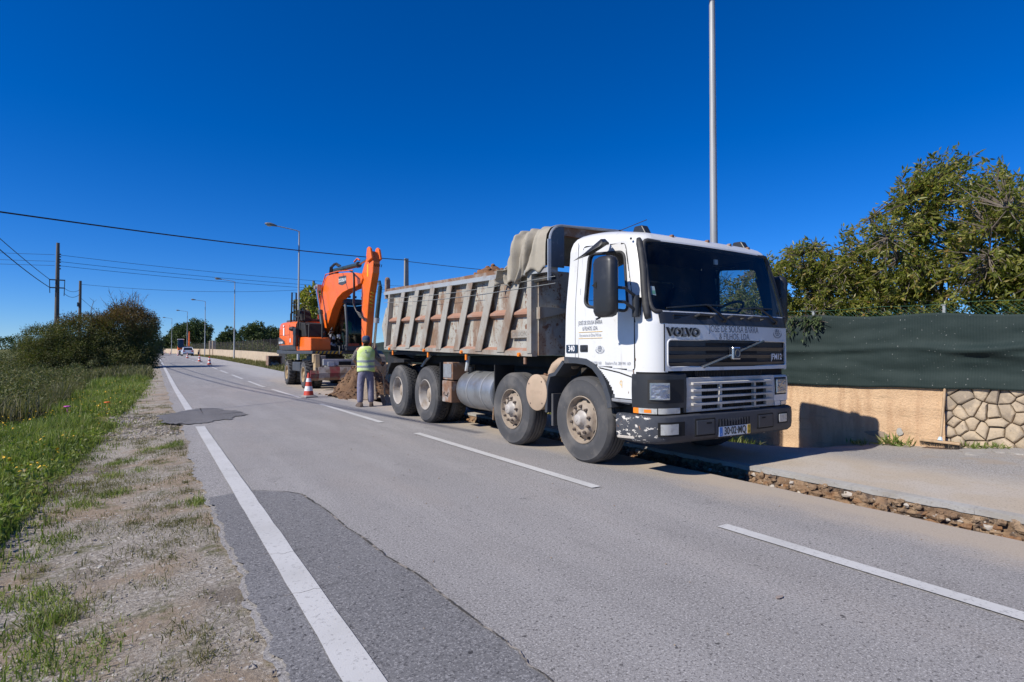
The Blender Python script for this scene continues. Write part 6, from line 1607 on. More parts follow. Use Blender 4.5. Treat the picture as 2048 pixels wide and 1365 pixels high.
# ------------------------------------------------------------------ poles and overhead cables
P1 = (-6.75, 60.0); p1z = zt(60)
t = thing('power_pole', (P1[0],P1[1],p1z), 'tall dark power pole with crossarms behind the thicket on the left', 'pole')
m = MB(); m.tube([(P1[0],P1[1],p1z-.3),(P1[0],P1[1],10.5)], [.20,.12], 10); m.build('shaft', M['pole_wood'], t, smooth=60)
for z in (7.4,6.75):
    m = MB(); m.bar((P1[0]-.5,P1[1]-.12,z),(P1[0]+.5,P1[1]-.12,z),.09,.09); m.build('crossarm', M['pole_wood'], t)
for sx in (-.5,.5):
    m = MB(); m.bar((P1[0]+sx,P1[1]-.12,7.45),(P1[0]+sx*.93,P1[1]-.12,6.3 if sx < 0 else 6.1),.05,.05); m.build('drop_bracket', M['pole_wood'], t)
for k, z in enumerate((9.55,9.35,9.1,8.9,8.6,8.35)):
    m = MB(); m.lathe([(0,-.06),(.05,-.05),(.06,0),(.04,.05),(0,.07)], (P1[0]+.17,P1[1]-.05,z), 'z', 8); m.build('insulator', M['lamp_head'], t, smooth=60)
P2 = (-5.4, 62.0)
t = thing('wooden_pole', (P2[0],P2[1],zt(62)), 'shorter plain wooden pole right of the tall power pole', 'pole')
m = MB(); m.tube([(P2[0],P2[1],0),(P2[0],P2[1],7.65)], [.13,.10], 8); m.build('shaft', M['pole_wood'], t, smooth=60)
m = MB(); m.box(P2[0]-.2,P2[0]-.1,P2[1]-.12,P2[1]+.12,5.4,5.75); m.build('junction_box', M['lamp_head'], t)
P3 = (13.86, 60.0)
t = thing('wooden_pole', (P3[0],P3[1],zt(60)), 'thin wooden pole standing among the leaves behind the excavator', 'pole')
m = MB(); m.tube([(P3[0],P3[1],0),(P3[0],P3[1],8.75)], [.16,.13], 8); m.build('shaft', M['pole_wood'], t, smooth=60)
m = MB(); m.bar((P3[0]-.1,P3[1],8.4),(P3[0]+.35,P3[1],8.45),.05,.05); m.build('hook_arm', M['lamp_head'], t)
P4 = (10.2, 25.6)
t = thing('concrete_pole', (P4[0],P4[1],-.2), 'grey concrete pole carrying a cable, between excavator stick and tipper', 'pole')
m = MB(); m.loft([[(P4[0]-s,P4[1]-s*.8,z),(P4[0]+s,P4[1]-s*.8,z),(P4[0]+s,P4[1]+s*.8,z),(P4[0]-s,P4[1]+s*.8,z)] for z, s in ((-.5,.14),(5.85,.085))]); m.build('shaft', M['pole_concrete'], t)
m = MB(); m.tube([(P4[0],P4[1]-.1,5.75),(P4[0]-.15,P4[1]-.12,5.78)], .03, 6); m.build('cable_clamp', M['lamp_head'], t)
def wire(name, a, b, sag, r, label, n=28):
    a, b = Vector(a), Vector(b); m = MB()
    m.tube([a.lerp(b, i/n) - Vector((0,0,sag*4*(i/n)*(1-i/n))) for i in range(n+1)], r, 5, False)
    return tag(m.build(name, M['cable'], smooth=180), label, 'cable')
# end of each line lies well outside the picture
wire('overhead_cable', (P4[0],P4[1],5.78), (-9.0,11.45,3.98), .25, .018, 'thick black cable sagging across the road from upper left to the concrete pole')
wire('overhead_cable', (P4[0],P4[1],5.72), (18.5,22.0,5.05), .05, .014, 'black service cable running from the concrete pole down behind the tipper')
for k, (z0, z1, s) in enumerate(((9.5,9.25,.55),(8.95,8.75,.5),(8.6,8.45,.5))):
    wire('power_line', (P1[0]+.2,P1[1],z0), (34.0,61.0,z1), s, .016, ['topmost thin power line running right from the tall power pole', 'middle thin power line running right from the tall power pole', 'lowest thin power line running right from the tall power pole'][k])
    wire('power_line', (P1[0]-.2,P1[1],z0), (-40.0,66.0,z0+.3), .3, .014, ['topmost thin power line leaving the tall power pole to the left', 'middle thin power line leaving the tall power pole to the left', 'lowest thin power line leaving the tall power pole to the left'][k])
wire('overhead_cable', (P1[0]-.48,P1[1],7.4), (-7.6,8.0,9.9), .5, .022, 'upper black cable curving from the power pole crossarm to the upper left')
wire('overhead_cable', (P1[0]-.48,P1[1],6.75), (-7.2,8.0,9.6), .75, .028, 'lower thick black cable curving from the power pole to the upper left')
wire('short_cable', (P1[0]+.48,P1[1],6.75), (P2[0],P2[1],6.9), .25, .016, 'upper short slack cable between the two poles on the left')
wire('short_cable', (P1[0]+.48,P1[1],6.3), (P2[0],P2[1],6.5), .3, .018, 'lower short slack cable between the two poles on the left')
wire('stay_wire', (P2[0],P2[1],6.2), (-1.8,62.5,2.6), .05, .014, 'stay wire slanting down from the short wooden pole into the thicket')
wire('telephone_line', (P2[0],P2[1],7.35), (P3[0],P3[1],7.9), .45, .014, 'faint telephone line from the short pole across the road to the thin pole')
# ------------------------------------------------------------------ weathered box on the verge
bxo = thing('rusty_box', (7.95, 47.2, zt(47)), 'weathered brown open box on the verge at the end of the field wall', 'box')
m = MB(); x0, x1, y0, y1, z0, z1 = 7.5, 8.5, 46.8, 47.9, zt(47)-.02, zt(47)+.85
m.box(x0,x1,y1-.06,y1,z0,z1); m.box(x0,x0+.06,y0,y1-.061,z0,z1); m.box(x1-.06,x1,y0,y1-.061,z0,z1); m.box(x0+.061,x1-.061,y0,y1-.061,z1-.06,z1-.001); m.build('shell', M['rust'], bxo, kind='stuff')
m = MB(); m.blob((8.0,47.4,z0+.1),(.4,.35,.25),10,3,.3); m.build('rubble', M['pebble'], bxo)
# ------------------------------------------------------------------ cars and the far digger
def make_car(name, loc, rz, paint, label, rear=True, L=4.3, W=1.78, H=1.47):
    t = thing(name, loc, label, 'car', None, rz)          # local +Y is the front
    h = L/2
    prof = [(-h,.38,.90),(-h+.05,.95,.97),(-h+.5,.98,1.0),(0,.98,1.0),(h-.9,.92,1.0),(h-.15,.80,.96),(h,.62,.86)]
    m = MB(); rings = []
    for y, zt_, ws in prof:
        w_ = W/2*ws; rings.append([(-w_,y,.26),(-w_*1.0,y,.55),(-w_*.97,y,zt_-.10),(-w_*.86,y,zt_),(w_*.86,y,zt_),(w_*.97,y,zt_-.10),(w_,y,.55),(w_,y,.26)])
    m.loft(rings[::-1]); m.build('body', paint, t, smooth=40, local=True, bevel=.02)
    m = MB(); g = [(-h+.12,.96,.84),(-h+.55,H-.06,.72),(-h+1.3,H,.70),(.1,H-.02,.70),(h-1.15,.93,.82)]
    m.loft([[(-W/2*ws,y,.94),(-W/2*ws*(.97 if z > 1.1 else 1),y,max(z,.945)),(W/2*ws*(.97 if z > 1.1 else 1),y,max(z,.945)),(W/2*ws,y,.94)] for y, z, ws in g][::-1]); m.build('greenhouse', M['car_glass'], t, smooth=40, local=True)
    m = MB(); m.loft([[(-W/2*.66,y,z-.025),(-W/2*.66,y,z+.015),(W/2*.66,y,z+.015),(W/2*.66,y,z-.025)] for y, z in ((-h+.50,H-.07),(-h+1.3,H),(.1,H-.02),(.35,H-.12))][::-1]); m.build('roof', paint, t, smooth=40, local=True)
    for sx in (-1,1):
        for pts in ([(-h+.15,.97),(-h+.56,H-.04)], [(h-1.15,.95),(.2,H-.05)], [(-.25,.97),(-.25,H-.03)]):
            m = MB(); m.tube([(sx*W/2*(.83 if z < 1.1 else .70), y, z) for y, z in pts], .04, 6); m.build('pillar', paint, t, local=True)
        for yy_ in (-h+.75, h-.8):
            m = MB(); m.lathe([(0,-.02),(.19,-.02),(.21,0),(.30,-.01),(.32,.03),(.32,.18),(0,.18)], (0,0,0), 'x', 20)
            m.v = [((sx*(W/2-.01)-sx*(x)) if True else 0, y+yy_, z+.32) for x, y, z in m.v]; m.build('wheel', M['tread'], t, smooth=40, local=True)
        m = MB(); m.box(sx*W/2*.70-.14, sx*W/2*.70+.14, -h-.012, -h+.2, .70, .90); m.build('tail_lamp', M['tail_red'], t, local=True, bevel=.02)
        m = MB(); m.box(sx*W/2*.68-.16, sx*W/2*.68+.16, h-.22, h+.006, .60, .74); m.build('headlamp', M['lens_clear'], t, local=True, bevel=.03)
        m = MB(); m.box(sx*(W/2+.06)-.08, sx*(W/2+.06)+.08, .55, .68, .93, 1.05); m.build('door_mirror', paint, t, local=True, bevel=.02)
    m = MB(); m.box(-.26,.26,-h-.016,-h+.05,.55,.66); m.build('number_plate', M['plate_white'], t, local=True)
    m = MB(); m.box(-.26,.26,h-.06,h+.012,.36,.46); m.build('number_plate', M['plate_white'], t, local=True)
    m = MB(); m.box(-W/2*.84,W/2*.84,-h-.01,-h+.1,.26,.42); m.box(-W/2*.7,W/2*.7,h-.1,h+.004,.24,.40); m.build('bumper_trim', M['black_plastic'], t, local=True, kind='stuff')
    return t
make_car('parked_car', (5.05,113,zt(113)+.01), R(1.5), M['car_white'], 'white hatchback parked in the closed lane behind the far cones')
make_car('oncoming_car', (.75,121,zt(121)+.01), R(182), M['car_dark'], 'dark blue oncoming car in the left lane beside the thicket')
make_car('oncoming_car', (.95,140,zt(140)+.01), R(183), M['car_dark'], 'black car following close behind the dark blue oncoming car', H=1.62)
make_car('roadside_car', (-1.9,124,zt(124)+.01), R(184), M['car_silver'], 'silver car half hidden at the right edge of the thicket')
fd = thing('far_digger', (5.2,128,zt(128)), 'small orange digger working far up the road behind the white car', 'digger')
fz = zt(128)
for sx in (4.35,5.75):
    m = MB(); m.prism([(126.7,fz+.1),(127.0,fz),(129.2,fz),(129.5,fz+.1),(129.5,fz+.6),(129.2,fz+.75),(127.0,fz+.75),(126.7,fz+.6)], 'x', sx, sx+.45); m.build('track', M['dull_black'], fd)
m = MB(); m.prism([(126.8,fz+.9),(129.6,fz+.9),(129.7,fz+1.4),(129.4,fz+1.75),(127.9,fz+1.75),(126.8,fz+1.35)], 'x', 4.1, 6.3); m.build('engine_cover', M['orange'], fd, bevel=.06)
m = MB(); m.prism([(126.8,fz+.75),(129.6,fz+.75),(129.6,fz+.9),(126.8,fz+.9)], 'x', 4.2, 6.2); m.build('deck', M['letter_white'], fd)
m = MB(); m.prism([(126.7,fz+1.4),(128.2,fz+1.4),(128.2,fz+2.95),(126.9,fz+2.95)], 'x', 4.1, 5.1); m.build('cab', M['car_glass'], fd, bevel=.05)
m = MB(); m.box(4.05,5.15,126.8,128.3,fz+2.95,fz+3.08); m.build('cab_roof', M['letter_white'], fd, bevel=.03)
m = MB(); m.prism([(127.2,fz+1.3),(126.4,fz+3.0),(125.4,fz+4.2),(124.9,fz+4.1),(125.8,fz+2.8),(126.6,fz+1.2)], 'x', 5.80, 6.02); m.build('boom', M['orange'], fd, bevel=.03)
m = MB(); m.prism([(124.8,fz+4.5),(125.2,fz+4.5),(124.7,fz+1.6),(124.3,fz+1.6)], 'x', 5.82, 6.0); m.build('stick', M['orange'], fd, bevel=.03)
m = MB(); m.prism([(124.2,fz+1.7),(124.9,fz+1.6),(124.8,fz+.9),(124.0,fz+.8)], 'x', 5.5, 6.3); m.build('bucket', M['dirty_metal'], fd)
# ------------------------------------------------------------------ vegetation
import numpy as np
def np_mesh(name, V, F, mat, parent=None, kind=None, world=True, label=None):
    me = bpy.data.meshes.new(name); o_ = org(parent) if (parent is not None and world) else Vector((0,0,0))
    V = np.asarray(V, dtype=np.float32) - np.array(o_[:], dtype=np.float32)
    F = np.asarray(F, dtype=np.int32); k = F.shape[1]
    me.vertices.add(len(V)); me.vertices.foreach_set('co', V.ravel())
    me.loops.add(F.size); me.loops.foreach_set('vertex_index', F.ravel())
    me.polygons.add(len(F)); me.polygons.foreach_set('loop_start', np.arange(0, F.size, k, dtype=np.int32))
    me.materials.append(mat); me.update(calc_edges=True)
    ob = bpy.data.objects.new(name, me); COL.objects.link(ob)
    if parent is not None: ob.parent = parent
    if kind: ob['kind'] = kind
    return ob
def leaf_quads(P, D, size, width, rs, droop=.3, fold=.25):
    """one folded pointed leaf (two quads sharing the midrib) per point, pointing along D"""
    n = len(P); L = size*rs.uniform(.65,1.25,(n,1)); W = width*rs.uniform(.7,1.2,(n,1))
    D = D + rs.normal(0,.45,(n,3)); D[:,2] -= droop*rs.random(n); D /= np.linalg.norm(D,axis=1,keepdims=True)+1e-9
    A = np.cross(D, rs.normal(0,1,(n,3))); A /= np.linalg.norm(A,axis=1,keepdims=True)+1e-9
    B = np.cross(D, A)
    base, tip = P, P + D*L; mid = P + D*L*.45
    l_, r_ = mid + A*W*.5 + B*W*fold, mid - A*W*.5 + B*W*fold
    V = np.stack([base, l_, tip, r_], 1).reshape(-1,3)
    i = np.arange(n)*4
    return V, np.concatenate([np.stack([i,i+1,i+2],1), np.stack([i,i+2,i+3],1)])
def shell_points(lobes, n, rs, inner=.55):
    w = np.array([l[1][0]*l[1][1]*l[1][2] for l in lobes])**.67; w /= w.sum()
    out, dirs = [], []
    for (c, r), k in zip(lobes, rs.multinomial(n, w)):
        d = rs.normal(0,1,(k,3)); d /= np.linalg.norm(d,axis=1,keepdims=True)
        rad = inner + (1-inner)*rs.random((k,1))**.5
        ns = np.array([1+.28*noise.noise(Vector(q)*2.3+Vector(c)) for q in d])[:,None]
        out.append(np.array(c) + d*np.array(r)*rad*ns); dirs.append(d)
    return np.concatenate(out), np.concatenate(dirs)
def clump_foliage(lobes, nclump, per, spread, rs, inner=.6):
    C, D = shell_points(lobes, nclump, rs, inner)
    P = np.repeat(C, per, 0) + rs.normal(0, spread, (nclump*per, 3)); DD = np.repeat(D, per, 0)
    return P, DD, C
def limbs(q, root, tips, rs, r0, r1, n=6):
    for tp in tips:
        a, b = Vector(root), Vector(tp); L = (b-a).length
        mid = a.lerp(b,.45) + Vector((rs.normal(0,.08*L), rs.normal(0,.08*L), .10*L)); mid2 = a.lerp(b,.75) + Vector((rs.normal(0,.06*L), rs.normal(0,.06*L), .05*L))
        q.tube([a, a.lerp(mid,.5), mid, mid2, b], [r0, r0*.75, r0*.5, r0*.32, r1], n)
# --- the broad-leaved tree over the fence: skeleton, twigs and single leaves
def fence_tree(name, base, trunk_top, lobes, nclump, per, leaf, label, seed, mat='leaf_tree', spread=.10, leafw=.34, inner=.35, twig=.006):
    rs = np.random.RandomState(seed)
    t = thing(name, base, label, 'tree')
    C, D = shell_points(lobes, nclump, rs, inner)
    C = C[C[:,2] > base[2]+.5] if len(C) else C
    m = MB(); m.tube([base, Vector(base).lerp(Vector(trunk_top),.5)+Vector((.06,.04,0)), trunk_top], [.16,.14,.12], 9)
    nodes = [Vector(trunk_top)]; ends = C[rs.choice(len(C), min(len(C), 26), replace=False)]
    for e in ends:
        a = Vector(base).lerp(Vector(trunk_top), .55+.45*rs.random()) + Vector((rs.normal(0,.05), rs.normal(0,.05), 0)); b = Vector(e); L = (b-a).length
        pts = [a]
        for k in range(1,7):
            f = k/6; pts.append(a.lerp(b,f) + Vector((rs.normal(0,.05*L), rs.normal(0,.05*L), .10*L*math.sin(f*math.pi)+rs.normal(0,.03*L)))*(1 if k < 6 else .3))
        m.tube(pts, [.05,.04,.032,.024,.018,.013,.008], 6); nodes += pts[1:]
    m.build('trunk', M['bark'], t, smooth=60)
    NA = np.array([n_[:] for n_ in nodes]); m = MB(); P, DD = [], []
    for c, d in zip(C, D):
        j = np.argmin(((NA-c)**2).sum(1)); a = Vector(NA[j]); b = Vector(c)
        mid = a.lerp(b,.5) + Vector((rs.normal(0,.06), rs.normal(0,.06), rs.normal(.03,.05)))
        m.tube([a, mid, b], [twig*1.6, twig*1.2, twig*.6], 3, False)
        dd = (b-mid); dd.normalize(); k = per + rs.randint(-3,4)
        f = rs.random((k,1))**.6
        P.append(np.array(mid)*(1-f) + np.array(b)*f + rs.normal(0,spread*.25,(k,3)))
        q = rs.normal(0,1,(k,3)); q /= np.linalg.norm(q,axis=1,keepdims=True); DD.append(q*.8 + np.array(dd)*.7 + np.array(d)*.3)
    tw = m.build('twigs', M['bark'], t, kind='stuff')
    V, F = leaf_quads(np.concatenate(P), np.concatenate(DD), leaf, leaf*leafw, rs, .55)
    np_mesh('crown', V, F, M[mat], t, 'stuff')
    return t
fence_tree('fruit_tree', (12.4,4.1,-.3), (12.3,4.3,1.7), [((12.3,4.3,3.3),(1.6,1.5,1.45)),((12.3,5.5,2.9),(1.1,1.1,1.25)),((12.1,6.2,2.5),(.9,.8,.9)),((12.3,4.45,4.15),(1.1,.9,.85)),((12.6,2.6,2.5),(1.5,1.4,1.1)),((12.2,3.3,3.2),(1.0,1.0,.9)),((12.8,1.2,2.3),(1.5,1.4,1.0)),((11.9,4.2,2.3),(1.4,1.7,.8)),((11.8,2.5,2.2),(1.0,1.4,.7))], 4200, 13, .115, 'large leafy fruit tree with bare inner twigs behind the netting, right edge', 31)
fence_tree('fruit_tree', (11.9,6.9,-.3), (11.8,6.8,1.6), [((11.8,7.1,2.7),(1.0,1.0,1.0)),((11.9,6.3,2.5),(.9,.8,.9)),((11.9,8.2,2.4),(.95,.9,.95)),((11.7,6.9,3.25),(.6,.65,.5))], 1300, 12, .11, 'smaller leafy tree between the truck cab and the large fruit tree', 32)
fence_tree('pine_tree', (12.6,9.8,-.3), (12.6,9.8,1.4), [((12.6,9.8,2.4),(.9,.9,1.0)),((12.7,9.0,2.1),(.7,.6,.8))], 380, 16, .16, 'slim green tree seen through the truck cab side window', 33, mat='leaf_dark', leafw=.10)
fence_tree('leafy_tree', (11.0,47.0,.1), (11.0,47.0,2.4), [((11.0,47,4.8),(1.6,1.6,1.9)),((11.5,47.2,3.4),(1.5,1.4,1.3)),((10.4,46.8,3.6),(.8,.8,1.0))], 900, 11, .28, 'leafy green tree showing between the lamp post and the excavator boom', 34, leafw=.5, twig=.012)
# trailing plant hanging over the netting next to the cab
rs = np.random.RandomState(7); t = thing('trailing_plant', (wx(5.9)-.05, 5.9, 1.95), 'dark trailing plant hanging over the netting beside the truck cab', 'plant')
m = MB(); P, DD = [], []
for i in range(26):
    y = 5.35+rs.random()*.95; z0 = 1.98; L = .12+.42*rs.random()*(1 if y > 5.5 else .6); x = wx(y)-.06
    pts = [(x+.05,y,z0),(x-.02,y+.02,z0+.01),(x-.05,y+.05*rs.randn(),z0-L*.5),(x-.05,y+.07*rs.randn(),z0-L)]
    m.tube(pts, .004, 3, False)
    for f in rs.random(11): P.append([x-.05+.01*rs.randn(), y+.03*rs.randn(), z0-L*f]); DD.append([-.4,.3*rs.randn(),-.8])
m.build('stems', M['bark'], t, kind='stuff'); V, F = leaf_quads(np.array(P), np.array(DD), .085, .032, rs); np_mesh('foliage', V, F, M['leaf_dark'], t, 'stuff')
# --- thicket on the left: three shrubs grown into each other
def shrub(name, base, lobes, n, per, spread, leaf, mat, label, seed, top=None, lw=.42, topz=None):
    rs = np.random.RandomState(seed); t = thing(name, base, label, 'shrub')
    P, D, C = clump_foliage(lobes, n, per, spread, rs)
    keep_ = P[:,2] > zt(base[1])-.1; P, D = P[keep_], D[keep_]
    if top:
        hi = P[:,2] + rs.normal(0,.5,len(P)) > topz
        V, F = leaf_quads(P[hi], D[hi], leaf, leaf*lw, rs); np_mesh('tips', V, F, M[top], t, 'stuff'); P, D = P[~hi], D[~hi]
    V, F = leaf_quads(P, D, leaf, leaf*lw, rs); np_mesh('foliage', V, F, M[mat], t, 'stuff')
    m = MB(); limbs(m, base, C[rs.choice(len(C), 22, replace=False)], rs, .09, .015, 5); m.build('stems', M['bark'], t)
    return t
sh1 = shrub('thicket_shrub', (-1.5,50,.25), [((-1.5,50,3.2),(1.75,2.2,1.6)),((-.8,50,1.9),(1.4,2.1,1.6)),((-2.4,49.6,2.4),(1.6,2.0,1.9)),((-.5,51,3.3),(.85,1.2,1.1)),((-1.6,50,4.3),(1.0,1.2,.7)),((-1.4,49,1.0),(1.7,1.9,1.1))], 2500, 26, .15, .115, 'leaf_bush', 'tallest dark shrub of the thicket, rusty topped, beside the road', 41, 'leaf_rusty', .42, 3.3)
shrub('thicket_shrub', (-4.2,50.5,.2), [((-3.9,50.2,2.7),(1.7,2.0,1.5)),((-4.8,50,2.1),(1.6,2.0,1.6)),((-4.0,49.2,1.1),(2.0,1.9,1.2)),((-5.2,50,1.2),(1.3,1.7,1.2))], 1900, 26, .15, .115, 'leaf_bush', 'middle olive green shrub of the thicket, below the wooden pole', 42, 'leaf_rusty', .42, 3.6)
shrub('thicket_shrub', (-6.6,50,.1), [((-6.2,50,1.9),(1.3,1.7,1.3)),((-6.7,50,1.2),(.8,1.3,1.0)),((-6.0,49,.8),(1.4,1.6,.9))], 1150, 26, .15, .115, 'leaf_bush', 'low leftmost shrub of the thicket, sloping down to the field', 43)
rs = np.random.RandomState(17)
m = MB()
for i in range(26):
    a = Vector((-1.9+rs.normal(0,.7), 50.3+rs.normal(0,.5), 4.0)); d = Vector((rs.normal(-.1,.45), rs.normal(0,.3), 1)).normalized(); L = 1.0+1.2*rs.random()
    b = a+d*L; m.tube([a, a+d*L*.5+Vector((rs.normal(0,.1),0,0)), b], [.03,.018,.006], 4)
    for k in range(5):
        f = .3+.7*rs.random(); p = a.lerp(b,f); dd = (d+Vector((rs.normal(0,.7),rs.normal(0,.7),.2))).normalized()*(.2+.35*rs.random()); m.tube([p, p+dd*.5, p+dd], [.012,.008,.004], 3, False)
ob = m.build('bare_twigs', M['bark'], sh1, kind='stuff')
# --- round crowned trees behind the field wall and farther off
def round_tree(base, h, r, label, seed, n=500, leaf=.3, mat='leaf_dark'):
    rs = np.random.RandomState(seed); t = thing('round_tree', base, label, 'tree', 'round trees behind the field wall'); b = Vector(base); lobes = []
    for k in range(13):
        a = k*2.4; q = r*.62*math.sqrt((k+.5)/13); zc = h*.60 + h*.22*(1-(q/(r*.62))**2)*(.6+.8*rs.random()) - h*.1*(q/(r*.62))
        lobes.append(((b.x+q*math.cos(a), b.y+q*math.sin(a), b.z+zc), (r*.42,r*.42,h*.20)))
    lobes.append(((b.x,b.y,b.z+h*.45),(r*.75,r*.75,h*.25)))
    P, D, C = clump_foliage(lobes, n, 26, r*.055, rs, .7)
    V, F = leaf_quads(P, D, leaf, leaf*.55, rs); np_mesh('crown', V, F, M[mat], t, 'stuff')
    m = MB(); m.tube([b-Vector((0,0,.3)), b+Vector((.1,0,h*.3))], [r*.07,r*.05], 8); limbs(m, b+Vector((.1,0,h*.3)), C[rs.choice(len(C),9,replace=False)], rs, r*.04, .03, 5); m.build('trunk', M['bark'], t, smooth=60)
    return t
round_tree((11.2,215,1.6), 10.6, 7.0, 'broad dark tree behind the far digger, largest of the far trees', 51, 620, .55)
round_tree((5.6,222,1.6), 6.4, 3.6, 'dark tree just left of the largest far tree, beyond the road bend', 54, 300, .5)
round_tree((15.2,150,1.1), 6.2, 2.7, 'small round tree behind the field wall between two lamp posts', 52, 300, .35)
round_tree((16.4,118,.9), 6.3, 3.2, 'bushy round tree behind the field wall, left of the excavator', 53, 420, .33)
round_tree((20.6,122,.9), 5.6, 3.0, 'round tree partly hidden by the excavator counterweight', 55, 380, .33)
rs = np.random.RandomState(61)
# scrub that reads as one dark mass behind the mesh fence, and the far wood on the horizon
lobes = [((lx(y)+3+rs.random()*5, y, zt(y)+.6+.5*rs.random()), (2.2,3.0,.7+.7*rs.random())) for y in range(60,215,5)]
P, D, C = clump_foliage(lobes, 1300, 18, .3, rs, .6); V, F = leaf_quads(P, D, .34, .15, rs)
tag(np_mesh('scrub', V, F, M['leaf_bush'], None, 'stuff'), 'dark scrub growing behind the mesh fence of the field wall', 'scrub')
lobes = [((-150+i*3.4+rs.normal(0,1.2), 330+rs.normal(0,12), zt(330)+1.2+1.8*rs.random()), (3.4,4,2.2+2.4*rs.random())) for i in range(54)]
lobes += [((2+i*4, 360+rs.normal(0,8), zt(360)+1.0+1.2*rs.random()), (3.4,4,2.0+1.6*rs.random())) for i in range(30)]
P, D, C = clump_foliage(lobes, 2200, 16, .6, rs, .7); V, F = leaf_quads(P, D, .9, .5, rs)
tag(np_mesh('far_wood', V, F, M['leaf_dark'], None, 'stuff'), 'dark line of distant woodland on the horizon', 'woodland')
# --- grass
def blades(X, Y, Z, H, W, rs, lean=.35):
    n = len(X); a = rs.random(n)*2*np.pi; dx, dy = np.cos(a), np.sin(a); ln = H*lean*rs.random(n)*1.6; b = rs.random(n)*2*np.pi
    lx_, ly_ = np.cos(b)*ln, np.sin(b)*ln
    v0 = np.stack([X-dx*W/2, Y-dy*W/2, Z],1); v1 = np.stack([X+dx*W/2, Y+dy*W/2, Z],1)
    v2 = np.stack([X+dx*W*.35+lx_*.4, Y+dy*W*.35+ly_*.4, Z+H*.6],1); v3 = np.stack([X-dx*W*.35+lx_*.4, Y-dy*W*.35+ly_*.4, Z+H*.6],1)
    v4 = np.stack([X+lx_, Y+ly_, Z+H*np.maximum(.45,1-.25*(ln/np.maximum(H,1e-4)))],1)
    V = np.stack([v0,v1,v2,v3,v4],1).reshape(-1,3); i = np.arange(n)*5
    return V, np.concatenate([np.stack([i,i+1,i+2],1),np.stack([i,i+2,i+3],1),np.stack([i+3,i+2,i+4],1)])
def ground_z(X, Y): return np.array([th(x, y) for x, y in zip(X, Y)])
def gedge(Y): return -.92 + .035*(np.minimum(Y,32)-5)
rs = np.random.RandomState(71)
def patch(n, y0, y1, wmargin, h0, h1, w0, mat, name, label, fade=.35, pw=1.0, clump=1.0, dens=None):
    Y = y0 + (y1-y0)*rs.random(n)**pw; e = gedge(Y)
    X = e - (np.abs(rs.normal(0,fade,n))*.0) - (e + .171*Y + wmargin)*rs.random(n)
    X += np.where(rs.random(n) < .25, np.abs(rs.normal(0,.18,n)), 0)
    nn = np.array([fbm(x, y, 3, .9, 3) for x, y in zip(X, Y)])
    k = (nn + rs.normal(0,.12,n) > -.28*clump) | (X < e-.5); X, Y, nn = X[k], Y[k], nn[k]
    H = (h0 + (h1-h0)*rs.random(len(X))**1.5)*(.55+.9*np.clip(nn+.5,0,1)); H *= np.clip(.35+(gedge(Y)-X)*1.6,.35,1.0)
    V, F = blades(X, Y, ground_z(X, Y)-.01, H, w0*(.6+.8*rs.random(len(X))), rs)
    return tag(np_mesh(name, V, F, M[mat], None, 'stuff'), label, 'grass')
patch(80000, 4.2, 14, .9, .06, .27, .010, 'grass', 'grass', 'lush green grass growing along the left verge nearest the camera', pw=.9)
patch(70000, 13, 34, 1.5, .08, .32, .018, 'grass', 'grass', 'green grass of the middle verge, taller towards the thicket')
patch(30000, 33, 62, 3.0, .18, .45, .045, 'weed', 'grass', 'rough grass on the far verge in front of the thicket')
# tall weeds and wild oats in the dip left of the verge
n = 22000; Y = 15 + 27*rs.random(n); X = -.171*Y - 1.0 + rs.random(n)*(.171*Y - .6 - .02*Y); k = X < gedge(Y)-.9-.012*(Y-15); X, Y = X[k], Y[k]
nn = np.array([fbm(x, y, 8, .45, 3) for x, y in zip(X, Y)]); k = nn > .02; X, Y, nn = X[k], Y[k], nn[k]
H = (.22+.40*rs.random(len(X)))*(.6+.8*np.clip(nn+.3,0,1)); V, F = blades(X, Y, ground_z(X, Y)-.02, H, .012+.016*rs.random(len(X)), rs, .3)
tag(np_mesh('tall_weeds', V, F, M['weed'], None, 'stuff'), 'tall pale weeds and wild oats in the dip left of the verge', 'weeds')
lobes = [((x, y, th(x,y)+.15+.25*rs.random()), (.5+.6*rs.random(),.6+.7*rs.random(),.25+.4*rs.random())) for x, y in [(-.171*y-1.2+rs.random()*(.171*y-1.6), y) for y in np.arange(17,44,.26)]]
P, D, C = clump_foliage(lobes, 2300, 18, .09, rs, .5); V, F = leaf_quads(P, D, .10, .032, rs)
tag(np_mesh('dip_scrub', V, F, M['leaf_bush'], None, 'stuff'), 'low olive scrub among the tall weeds left of the verge', 'scrub')
# broad leaved weeds among the grass
n = 7000; Y = 4.5 + 22*rs.random(n)**1.2; X = gedge(Y) - (gedge(Y)+.171*Y+.8)*rs.random(n); P = np.stack([X, Y, ground_z(X, Y)+.02+.12*rs.random(n)],1)
D = rs.normal(0,1,(n,3)); D[:,2] = np.abs(D[:,2])*.7; V, F = leaf_quads(P, D, .065, .03, rs, .1)
tag(np_mesh('broadleaf_weeds', V, F, M['grass'], None, 'stuff'), 'low broad-leaved weeds growing through the verge grass', 'weeds')
